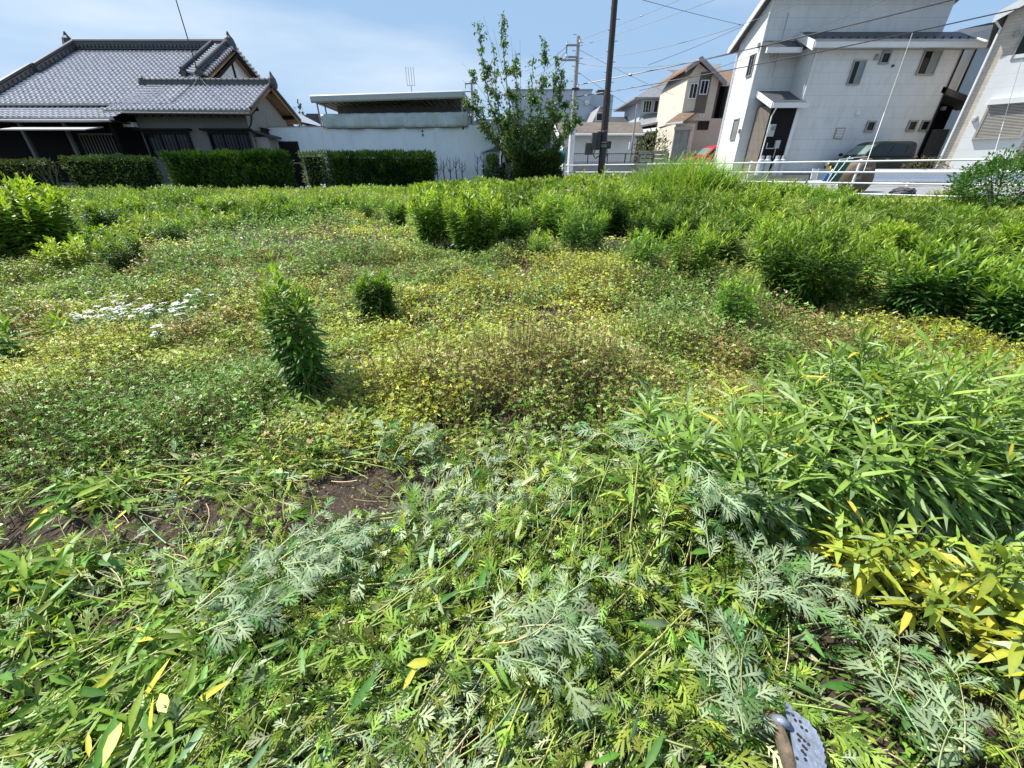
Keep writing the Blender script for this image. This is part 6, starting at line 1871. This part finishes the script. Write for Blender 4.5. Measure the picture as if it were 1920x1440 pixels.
    LG.inst(SIMPLE, np.stack([x, y, z], -1), np.stack([np.cos(a), np.sin(a), rng.normal(0, .2, n)], -1), np.stack([rng.normal(0, .3, n), rng.normal(0, .3, n), np.ones(n)], -1), rnd(.004, .018, n), mixc(cvar((.13, .08, .045), n, .5), cvar((.30, .33, .14), n, .3), (rng.random(n) < .3).astype(float)), .8)
    tag(LS.build('cut_mugwort', 'leaf_silver'), 'silvery undersides of cut mugwort leaves strewn over the foreground', 'cut weeds', kind='stuff')
    tag(LG.build('cut_weeds', 'leaf'), 'freshly cut green weeds strewn over the foreground', 'cut weeds', kind='stuff')
    tag(S.build('cut_stalks', 'stem'), 'cut stalks and dry straw lying across the foreground', 'cut weeds', kind='stuff')
litter()
def mugwort(name, label, u, v, n, hgt, silver=.7, rot=0):
    b = gp(u, v)
    o = thing(name, label, 'mugwort', b)
    L, S = Acc(), Acc()
    a = rnd(-.9, .9, n) + rot; ln = rnd(.18, .34, n); K = 12
    t = np.linspace(0, 1, K)[None] * np.ones((n, 1))
    ang = a[:, None] + rng.normal(0, .5, n)[:, None] * t
    x0 = b.x + rng.normal(0, .05, n); y0 = b.y + rng.normal(0, .04, n)
    X = x0[:, None] + np.cumsum(np.cos(ang), 1) * (ln / K)[:, None]; Y_ = y0[:, None] + np.cumsum(np.sin(ang), 1) * (ln / K)[:, None]
    Z = b.z + .08 + hill(X, Y_) + hgt * np.sin(t * 2.2) * rnd(.5, 1, n)[:, None]
    P = np.stack([X, Y_, Z], -1)
    S.tubes(P, .003 * (1.2 - t), cvar((.36, .40, .20), n))
    side = np.where(np.arange(K) % 2, 1., -1.)[None] * np.ones((n, 1))
    la = ang + side * .7 + rng.normal(0, .2, (n, K))
    d = np.stack([np.cos(la), np.sin(la), rng.normal(.05, .25, (n, K))], -1).reshape(-1, 3)
    up = np.stack([rng.normal(0, .35, n * K), rng.normal(-.3, .35, n * K), np.ones(n * K)], -1)
    c = cvar((.26, .34, .19), n * K, .14, .05); g = rng.random(n * K) > silver; c[g] = cvar((.10, .21, .06), g.sum(), .25)
    inst_pinn(L, P.reshape(-1, 3), d, up, rnd(.055, .105, n * K), c)
    L.build('foliage', 'leaf_silver', o, b); S.build('stem', 'stem', o, b)
for i, (lab, u, v, n, hg, sl, ro) in enumerate([
 ('silver mugwort spray lying at the bottom centre of the foreground', 960, 1260, 7, .04, .9, .3),
 ('silvery mugwort spray right of the bare soil, top of the cut heap', 1180, 905, 8, .10, .75, 1.2),
 ('silver mugwort spray hanging down the right side of the cut heap', 1290, 980, 7, .10, .8, -1.2),
 ('pale mugwort spray beside the perforated blade', 1330, 1380, 5, .02, .8, .9),
 ('silver mugwort spray left of the yellow stems', 1380, 1180, 7, .05, .85, 1.0),
 ('small mugwort spray standing on the bare soil edge', 745, 900, 3, .05, .7, 1.4),
 ('mugwort sprigs lying along the lower edge right of the blade', 1640, 1430, 5, .02, .85, .8),
 ('mugwort spray lying left of centre below the soil patch', 560, 1080, 6, .03, .7, .1),
 ('mugwort spray at the lower left third of the foreground', 420, 1210, 6, .03, .75, .5),
]):
    mugwort('mugwort', lab, u, v, n, hg, sl, ro)
# fallen yellow leaves
def fallen(label, u, v, size, ang, col, name='fallen_leaf', wd=1.9):
    b = gp(u, v)
    L = Acc()
    z = b.z + float(hill(np.array([b.x]), np.array([b.y]))[0]) + .055
    L.inst(lance(.10, .10, .03), np.array([[0, 0, 0.]]), np.array([[math.cos(ang), math.sin(ang), .05]]), np.array([[.1, -.2, 1.]]), size, np.array([col]), wd)
    o = L.build(name, 'leaf'); o.location = (b.x, b.y, z); tag(o, label, 'leaf')
fallen('bright yellow fallen leaf pointing down at the lower left', 262, 1385, .095, -1.25, (.72, .66, .10))
fallen('pale yellow fallen leaf lying slanted at the lower left', 345, 1372, .075, 2.45, (.74, .70, .16), wd=2.4)
fallen('curled yellow leaf at the bottom centre left', 775, 1300, .085, .15, (.50, .50, .06))
fallen('narrow yellow leaf crossing the curled one at the bottom centre', 768, 1340, .075, 1.2, (.62, .56, .10), wd=1.4)
fallen('large yellow leaf hanging at the right edge of the foreground', 1860, 1200, .085, -1.5, (.74, .62, .07), wd=2.2)
fallen('upright yellow leaf left of the large one at the right edge', 1805, 1195, .07, 1.5, (.68, .64, .08), wd=2.0)
fallen('pale dry leaf at the left edge on bare soil', 14, 1022, .035, .6, (.75, .68, .42), wd=4)
# ------------------------------------------------------------------ tall grass clump
def tall_grass():
    b = gp(1280, 372)
    Yb = 11.5
    x = ray(1285, 350)[0] * Yb
    b = Vector((x, Yb, G(x, Yb)))
    L = Acc()
    for (cx, w_, n, hh) in ((0, 1.15, 4200, 1.42),):
        X = b.x + rng.normal(0, w_ * .62, n); Y_ = b.y + rng.normal(0, .45, n)
        h = hh * rnd(.6, 1.08, n) * (1 - .35 * np.clip(np.abs(X - b.x) / 1.6, 0, 1)) * 1.15
        a = rnd(0, 6.283, n); sp = rnd(.1, .75, n)
        d = np.stack([np.cos(a) * sp, np.sin(a) * sp, np.ones(n)], -1)
        L.inst(BLADE, np.stack([X, Y_, gz(X, Y_)], -1), d, -np.stack([np.cos(a), np.sin(a), 0 * a], -1), h, mixc(cvar((.20, .34, .06), n, .25), cvar((.42, .42, .18), n, .2), (rng.random(n) < .12).astype(float)), .42)
    o = L.build('tall_grass', 'leaf', None, b); o.location = b
    tag(o, 'tall clump of arching bright green grass before the railing', 'grass')
    L = Acc(); p = gp(590, 860); n = 60
    a = rnd(0, 6.28, n); sp = rnd(.2, .7, n)
    L.inst(BLADE, np.stack([rng.normal(0, .03, n), rng.normal(0, .02, n), np.zeros(n)], -1), np.stack([np.cos(a) * sp, np.sin(a) * sp, np.ones(n)], -1), -np.stack([np.cos(a), np.sin(a), 0 * a], -1), rnd(.10, .2, n), cvar((.16, .28, .08), n), 1.6)
    o = L.build('grass_tuft', 'leaf'); o.location = p; tag(o, 'single green grass tuft behind the bare soil patch', 'grass')
tall_grass()
# ------------------------------------------------------------------ white yarrow flowers
def flower_plant(label, u, v, n, spread, h0, r, group, name='white_flower'):
    b = gp(u, v)
    o = thing(name, label, 'flower', b, group)
    L, S, F = Acc(), Acc(), Acc()
    X = b.x + rng.normal(0, spread * 1.2, n); Y_ = b.y + rng.normal(0, spread * .6, n); h = h0 * rnd(.75, 1.1, n)
    z = gz(X, Y_)
    P = np.stack([np.stack([X, Y_, z], -1), np.stack([X + .01, Y_, z + h * .5], -1), np.stack([X + .02, Y_, z + h], -1)], 1)
    S.tubes(P, np.full((n, 3), .0025), cvar((.2, .28, .1), n))
    K = 12
    aa = rnd(0, 6.28, n * K); rr = np.sqrt(rnd(0, 1, n * K)) * r
    pos = np.stack([np.repeat(X, K) + .02 + rr * np.cos(aa), np.repeat(Y_, K) + rr * np.sin(aa), np.repeat(z + h, K) + rng.normal(0, .004, n * K)], -1)
    F.inst(DISC, pos, np.tile([[0, 1., .05]], (n * K, 1)), np.tile([[0, 0, 1.]], (n * K, 1)), rnd(.45, .8, n * K) * r, cvar((.8, .8, .77), n * K, .05, .02))
    k = n * 14; i = rng.integers(0, n, k); a = rnd(0, 6.28, k)
    L.inst(NARROW, np.stack([X[i], Y_[i], z[i] + h[i] * rnd(.1, .9, k)], -1), np.stack([np.cos(a), np.sin(a), .3 + 0 * a], -1), np.tile([[0, 0, 1.]], (k, 1)), rnd(.04, .08, k), cvar((.12, .24, .07), k))
    F.build('flower_head', 'petal', o, b); L.build('foliage', 'leaf', o, b); S.build('stem', 'stem', o, b)
for i, (u, v, n, sp, lab) in enumerate([(228, 622, 9, .12, 'left tuft of the flat white flower patch'), (270, 618, 12, .14, 'densest white flower tuft in the middle of the patch'), (318, 620, 9, .12, 'white flower tuft in the right half of the patch'), (352, 612, 7, .10, 'rightmost white flower tuft of the patch'), (185, 632, 4, .07, 'small white flower tuft trailing to the left of the patch'), (398, 582, 4, .08, 'small white flower tuft behind the patch, near the tall dark weed'), (310, 662, 3, .05, 'low white flower tuft in front of the patch'), (240, 592, 4, .1, 'white flower tuft at the back left of the patch')]):
    flower_plant(lab, u, v + 8, int(n * 1.5), sp, .25, .026, 'white yarrow flowers')
for i, (u, lab) in enumerate([(285, 'white daisies below the left hedge gap'), (325, 'white daisies in front of the second hedge'), (362, 'white daisies before the double hedge'), (545, 'white daisies at the dark door'), (585, 'white daisies below the pale variegated hedge'), (610, 'white daisies before the long dark hedge'), (700, 'white daisies under the middle of the long dark hedge'), (735, 'white daisies right of the middle of the long dark hedge')]):
    b = pt(u, 356, 17.0); bb = Vector((b.x, 17.0, G(b.x, 17)))
    o = thing('white_daisy', lab, 'flower', bb, 'white daisies along the hedges')
    F, S = Acc(), Acc(); n = 7
    X = bb.x + rng.normal(0, .3, n); Y_ = 17 + rng.normal(0, .15, n); z = gz(X, Y_); h = rnd(.22, .36, n)
    S.tubes(np.stack([np.stack([X, Y_, z], -1), np.stack([X, Y_, z + h], -1)], 1), np.full((n, 2), .005), cvar((.2, .28, .1), n))
    F.inst(DISC, np.stack([X, Y_, z + h], -1), np.tile([[0, .5, 1.]], (n, 1)), np.tile([[0, -1., .5]], (n, 1)), rnd(.04, .065, n), cvar((.8, .8, .78), n, .04, .01))
    F.build('flower_head', 'petal', o, bb); S.build('stem', 'stem', o, bb)

# ------------------------------------------------------------------ hedges
def hedge(name, label, u0, u1, vt, vb, Y, depth=.7, col=(.035, .085, .02), col2=(.09, .16, .04), n_per=520, size=.075, under=0, feather=False, group=None, m='leaf_dark', core=True, ragged=.09):
    x0, x1 = pt(u0, (vt + vb) / 2, Y).x + .1, pt(u1, (vt + vb) / 2, Y).x - .1
    zt = pt((u0 + u1) / 2, vt, Y).z - .08; zb = G((x0 + x1) / 2, Y) + under
    o = thing(name, label, 'hedge', ((x0 + x1) / 2, Y + depth / 2, G((x0 + x1) / 2, Y)), group)
    L = Acc()
    W_, Hh = x1 - x0, zt - zb
    area = 2 * W_ * Hh * 1.0 + W_ * depth + 2 * depth * Hh
    n = int(area * n_per)
    # sample surface of the box (front, top, ends, back)
    f = rng.random(n)
    a1 = W_ * Hh / area; a2 = a1 + W_ * Hh / area; a3 = a2 + W_ * depth / area; a4 = a3 + depth * Hh / area
    X = rnd(x0, x1, n); Z = rnd(zb, zt, n); D = rnd(0, depth, n)
    nx = np.zeros(n); ny = np.zeros(n); nz = np.zeros(n)
    k = f < a1; D[k] = 0; ny[k] = -1
    k = (f >= a1) & (f < a2); D[k] = depth; ny[k] = 1
    k = (f >= a2) & (f < a3); Z[k] = zt; nz[k] = 1
    k = (f >= a3) & (f < a4); X[k] = x0; nx[k] = -1
    k = f >= a4; X[k] = x1; nx[k] = 1
    jit = (fbm(X * 1 + 3, Z + D, 2.5) - .5) * ragged * 4.5
    inn = np.where(rng.random(n) < .35, rnd(.1, .32, n), rnd(-.02, .14, n))
    P = np.stack([X + nx * (jit - inn), Y + D + ny * (jit - inn), Z + nz * (jit * .6 - inn * .7) - np.where(nz == 0, 0, 0)], -1)
    nr = np.stack([nx, ny, nz], -1) + rng.normal(0, .45, (n, 3))
    if feather: nr[:, 2] += .9
    t = np.clip((fbm(X + 1, Z * 1.3, 1.6) - .35) * 3 + rng.normal(0, .25, n), 0, 1)
    C = mixc(np.broadcast_to(np.array(col), (n, 3)), np.broadcast_to(np.array(col2), (n, 3)), t) * (1 + rng.normal(0, .2, (n, 1)))
    L.inst(NARROW if feather else SIMPLE, P, nr, rng.normal(0, 1, (n, 3)), size * rnd(.7, 1.5, n) * (1.6 if feather else 1), np.clip(C, .005, 1), 1.2)
    L.build('foliage', m, o, o.location)
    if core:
        MB().box(x0 + .14, x1 - .14, Y + .14, Y + depth - .14, zb + .05, zt - .16).build('shade_core', 'hedge_core', o)  # solid near-black box, the hedge's inner shade put into its colour
    if under:
        mb = MB()
        xx = x0 + .3
        while xx < x1:
            mb.tube([(xx, Y + depth / 2, G(xx, Y) - .05), (xx + random.uniform(-.1, .1), Y + depth / 2, zb + .3)], [.035, .025], 6); xx += .5
        mb.build('trunk', 'bark', o)
    return o
hedge('hedge', 'dull clipped hedge cut by the left picture edge', -60, 84, 296, 352, 17.6, col2=(.11, .13, .05), n_per=420)
hedge('hedge', 'light topped leafy hedge left of the gap before the tiled house', 116, 280, 289, 352, 17.3, col=(.035, .08, .02), col2=(.12, .17, .05), under=.22)
hedge('hedge', 'dense dark clipped conifer hedge under the left tiled house window', 309, 448, 283, 358, 17.2, feather=True, n_per=800, col=(.025, .07, .012), col2=(.07, .14, .025))
hedge('hedge', 'dark conifer hedge joined right of the window hedge, beside the dark door', 449, 538, 281, 358, 17.25, feather=True, n_per=800, col=(.025, .07, .012), col2=(.07, .14, .025))
hedge('hedge', 'pale variegated leafy hedge right of the dark door', 560, 612, 281, 352, 18.2, n_per=700, col=(.06, .11, .03), col2=(.20, .25, .10), size=.06)
hedge('hedge', 'long dark conifer hedge in front of the pale shed', 613, 815, 284, 352, 18.4, feather=True, n_per=800, col=(.022, .06, .013), col2=(.06, .12, .025), ragged=.09)
hedge('hedge', 'dark conifer hedge below the tree and the teal tank', 968, 1056, 284, 336, 19.6, feather=True, n_per=800, col=(.022, .055, .012), col2=(.07, .11, .025), ragged=.1)
hedge('hedge', 'small loose conifer shrub by the lean-to', 908, 934, 288, 335, 20.2, depth=.5, feather=True, n_per=700, col=(.03, .07, .02), col2=(.09, .15, .03), ragged=.2, core=False)
# leafy creeper under the lean-to
hedge('creeper', 'pale leafy creeper beside the lean-to under the tree', 944, 968, 300, 338, 20.0, depth=.5, n_per=260, col=(.05, .11, .04), col2=(.25, .32, .18), ragged=.25, core=False)
# shrub at the right edge
def shrub(name, label, u, vb, vt, wpx, Y, n, col, col2, size=.07, cat='shrub', T=None, asp=1.0, seed=1, m='leaf_dark', zb=None):
    a0, _ = ray(u - wpx / 2, (vb + vt) / 2); a1, _ = ray(u + wpx / 2, (vb + vt) / 2)
    cx = (a0 + a1) / 2 * Y; rx = abs(a1 - a0) * Y / 2
    zt = pt(u, vt, Y).z; z0 = G(cx, Y) if zb is None else zb
    o = thing(name, label, cat, (cx, Y, z0))
    hz = zt - z0
    d = rng.normal(0, 1, (n, 3)); d /= np.linalg.norm(d, axis=1, keepdims=True)
    r = rnd(.55, 1.0, n) ** .6
    lump = 1 + (fbm(d[:, 0] * 2 + seed, d[:, 2] * 2 + d[:, 1] * 2, 1.6) - .5) * .9
    P = d * (r * lump)[:, None] * np.array([rx, rx * asp, hz * .56]) + np.array([cx, Y, z0 + hz * .5])
    P[:, 2] = np.maximum(P[:, 2], gz(P[:, 0], P[:, 1]) + .02)
    t = np.clip(rng.normal(.45, .3, n), 0, 1)
    C = mixc(np.broadcast_to(np.array(col), (n, 3)), np.broadcast_to(np.array(col2), (n, 3)), t)
    L = Acc().inst(SIMPLE if T is None else T, P, d + rng.normal(0, .5, (n, 3)) + np.array([0, 0, .2]), rng.normal(0, .6, (n, 3)) + np.array([0, 0, 1]), size * rnd(.6, 1.4, n), C * (1 + rng.normal(0, .15, (n, 1))))
    L.build('foliage', m, o, o.location)
    mb = MB()
    for k in range(7):
        a = random.uniform(0, 6.28); q = .6 * rx
        mb.tube([(cx, Y, z0 - .05), (cx + math.cos(a) * q * .4, Y + math.sin(a) * q * .4, z0 + hz * .3), (cx + math.cos(a) * q, Y + math.sin(a) * q, z0 + hz * .72)], [.03, .02, .008], 6)
    mb.build('stem', 'bark', o)
    return o
shrub('shrub', 'dense glossy shrub at the right edge in front of the railing', 1895, 392, 293, 160, 9.6, 9000, (.045, .12, .025), (.12, .24, .05), .065, m='leaf')
shrub('shrub', 'flowering bush with pale blossoms below the grey roof house', 1222, 300, 250, 66, 27.8, 1500, (.04, .07, .03), (.22, .22, .14), .14)
shrub('shrub', 'dark low bush right of the green car', 1735, 322, 298, 70, 20.5, 900, (.03, .07, .02), (.25, .14, .05), .08, cat='shrub')
shrub('shrub', 'thin pale bush in front of the beige house carport', 1290, 312, 280, 50, 25.5, 420, (.1, .15, .05), (.4, .42, .3), .08)
def verge(label, u0, u1, vt, Y, n, h):
    a, b = pt(u0, vt, Y).x, pt(u1, vt, Y).x
    X = rnd(a, b, n); Y_ = Y + rng.normal(0, .2, n); q = rnd(0, 6.28, n)
    L = Acc().inst(BLADE, np.stack([X, Y_, gz(X, Y_)], -1), np.stack([np.cos(q) * .5, np.sin(q) * .5, np.ones(n)], -1), -np.stack([np.cos(q), np.sin(q), 0 * q], -1), h * rnd(.5, 1.2, n), cvar((.30, .33, .12), n, .3), 1.6)
    tag(L.build('verge_grass', 'leaf'), label, 'grass', kind='stuff')
verge('rough yellow green grass along the foot of the brick house', 1730, 1990, 312, 18.6, 2500, .62)
verge('low grass before the gas cylinders', 1400, 1500, 330, 20.8, 600, .3)
verge('dry straw coloured grass at the railing foot on the right', 1760, 1830, 355, 12.9, 500, .35)
# ------------------------------------------------------------------ trees
def tree():
    Y = 20.6
    b = pt(985, 322, Y); b.z = G(b.x, Y) - .05
    o = thing('tree', 'young broadleaf tree with upswept limbs above the hedges', 'tree', b)
    mb = MB(); limbs = []
    tips = [(898, 42, .3), (944, 24, 0), (1022, 78, -.2), (1056, 128, .4), (1082, 188, -.3), (884, 132, -.4), (905, 190, .5), (1000, 110, .8), (968, 95, -.8), (1040, 165, -.9), (1060, 215, .6), (925, 90, .9), (1045, 95, 0.5), (1010, 190, -1.0), (950, 190, -1.0)]
    L = Acc()
    for i, (u, v, dy) in enumerate(tips):
        tip = pt(u, v, Y + dy)
        s = Vector((b.x + random.uniform(-.08, .08), Y + random.uniform(-.08, .08), b.z))
        s2 = Vector((b.x + (tip.x - b.x) * .10, Y + dy * .1, b.z + 1.15 + random.uniform(-.2, .2)))
        pts = [s, s2]
        for k in range(1, 7):
            f = k / 6
            q = s2.lerp(tip, f)
            q.x += math.sin(f * math.pi) * (b.x - tip.x) * -.26 + random.uniform(-.05, .05)
            q.z += -math.sin(f * math.pi) * .28
            q.y += random.uniform(-.05, .05)
            pts.append(q)
        rad = [.06, .05, .04, .03, .022, .016, .010, .004]
        mb.tube(pts, rad, 7)
        limbs.append(pts)
    for pts in list(limbs):
        for f0 in (3, 5):
            q = pts[f0]; sg = 1 if q.x > b.x else -1
            if random.random() < .25: sg = -sg
            ln = random.uniform(.35, .85) * (1.2 - f0 * .1)
            e = q + Vector((sg * ln * random.uniform(.4, 1), random.uniform(-.4, .4), ln * random.uniform(.25, .9)))
            sub = [q.lerp(e, k / 4) + Vector((0, 0, -.06 * math.sin(k / 4 * math.pi))) for k in range(5)]
            mb.tube(sub, [.014, .011, .008, .005, .002], 5)
            limbs.append(sub)
    LP, LD = [], []
    for pts in limbs:
        top = pts[-1].z
        for _ in range(46 if len(pts) > 5 else 15):
            f = random.uniform(.22, 1.0)
            i = f * (len(pts) - 1); a = int(min(i, len(pts) - 2)); q = pts[a].lerp(pts[a + 1], i - a)
            if random.random() < .12: continue
            ln = random.uniform(.08, .42) * (1.25 - f * .75)
            d = Vector((random.gauss(0, 1), random.gauss(0, 1), random.gauss(.5, .5))).normalized()
            e = q + d * ln
            mb.tube([q, e], [.006, .003], 4, caps=False)
            for k in range(15):
                g = random.uniform(.2, 1.1)
                p = q + d * ln * g + Vector((random.gauss(0, .05), random.gauss(0, .05), random.gauss(0, .05)))
                LP.append(p); LD.append(Vector((random.gauss(0, .7), random.gauss(0, .7), random.gauss(-.5, .5))))
    # dense lower crown
    for _ in range(2000):
        a = random.uniform(0, 6.28); r = math.sqrt(random.random())
        z = random.uniform(.35, 2.9)
        rr = (.12 + .30 * z) * r * (.6 + .8 * float(fbm(a * 1.1, z * 1.3, 1.0)))
        if random.random() < (z - 1.6) * .7: continue
        LP.append(Vector((b.x + math.cos(a) * rr, Y + math.sin(a) * rr, b.z + z))); LD.append(Vector((random.gauss(0, .7), random.gauss(0, .7), random.gauss(-.3, .5))))
    LP = np.array([tuple(p) for p in LP]); LD = np.array([tuple(p) for p in LD]); n = len(LP)
    L.inst(SIMPLE, LP, LD, rng.normal(0, 1, (n, 3)) + np.array([0, 0, .8]), rnd(.08, .16, n), cvar((.12, .20, .065), n, .35), 1.0)
    L.build('crown', 'leaf', o, b)
    # bare twigs
    for (u, v, w_) in ((866, 116, 0), (906, 28, 0), (925, 55, 1), (958, 70, 0), (975, 72, 1), (868, 150, 1), (912, 120, 0)):
        tip = pt(u, v, Y + .2); s = Vector((b.x - .2, Y, b.z + 2.2))
        mb.tube([s, s.lerp(tip, .5) + Vector((.0, 0, -.3)), tip], [.014, .009, .003], 5)
    mb.build('trunk', 'bark', o)
    # yellowish climber at its left foot
    q = pt(952, 275, Y)
    n = 700
    X = q.x + .15 + rng.normal(0, .14, n); Z = rnd(q.z - .5, q.z + .75, n)
    Lc = Acc().inst(SIMPLE, np.stack([X, Y - .3 + rng.normal(0, .1, n), Z], -1), rng.normal(0, 1, (n, 3)), rng.normal(0, 1, (n, 3)), rnd(.06, .11, n), cvar((.28, .38, .06), n))
    Lc.build('young_shoots', 'leaf', o, b)
tree()
# dead saplings
for i, (u, h) in enumerate(((822, .5), (834, .7), (846, .85), (857, .9), (868, .65), (897, .95), (908, .8))):
    p = pt(u, 330, 20.3); zb = G(p.x, 20.3)
    lab = ('leftmost', 'second', 'third', 'tallest middle', 'fifth', 'sixth', 'rightmost')[i] + ' dead black sapling before the pale shed wall'
    mb = MB(); zt = pt(u, 322 - h * 32, 20.3).z
    mb.tube([(p.x, 20.3, zb), (p.x - .04, 20.3, (zb + zt) / 2), (p.x, 20.3, zt)], [.03, .024, .008], 6)
    for k in range(6):
        f = random.uniform(.45, .9); z = zb + (zt - zb) * f; s = random.choice((-1, 1))
        mb.tube([(p.x - .02, 20.3, z), (p.x + s * .12, 20.3 + random.uniform(-.05, .05), z + .14), (p.x + s * .14, 20.3, z + .32)], [.012, .009, .003], 5)
    one('dead_sapling', mb, 'dead_twig', lab, 'sapling', 'dead saplings', loc=(p.x, 20.3, zb))
# small bare branchy shrub at the left hedge gap
p = pt(98, 340, 17.2); zb = G(p.x, 17.2); mb = MB()
for k in range(12):
    a = random.uniform(-1.1, 1.1); l = random.uniform(.5, 1.1)
    mb.tube([(p.x, 17.2, zb), (p.x + a * .25, 17.2 + random.uniform(-.1, .1), zb + l * .6), (p.x + a * .6, 17.2 + random.uniform(-.2, .2), zb + .4 + l * .9)], [.02, .013, .004], 5)
one('bare_shrub', mb, 'bark', 'bare branched shrub in the gap between the two left hedges', 'shrub', loc=(p.x, 17.2, zb))
p = pt(588, 213, 40)
shrub('distant_tree', 'tiny distant tree top behind the tiled house gable', 564, 225, 203, 18, 40, 500, (.04, .08, .03), (.08, .13, .05), .25, cat='tree')
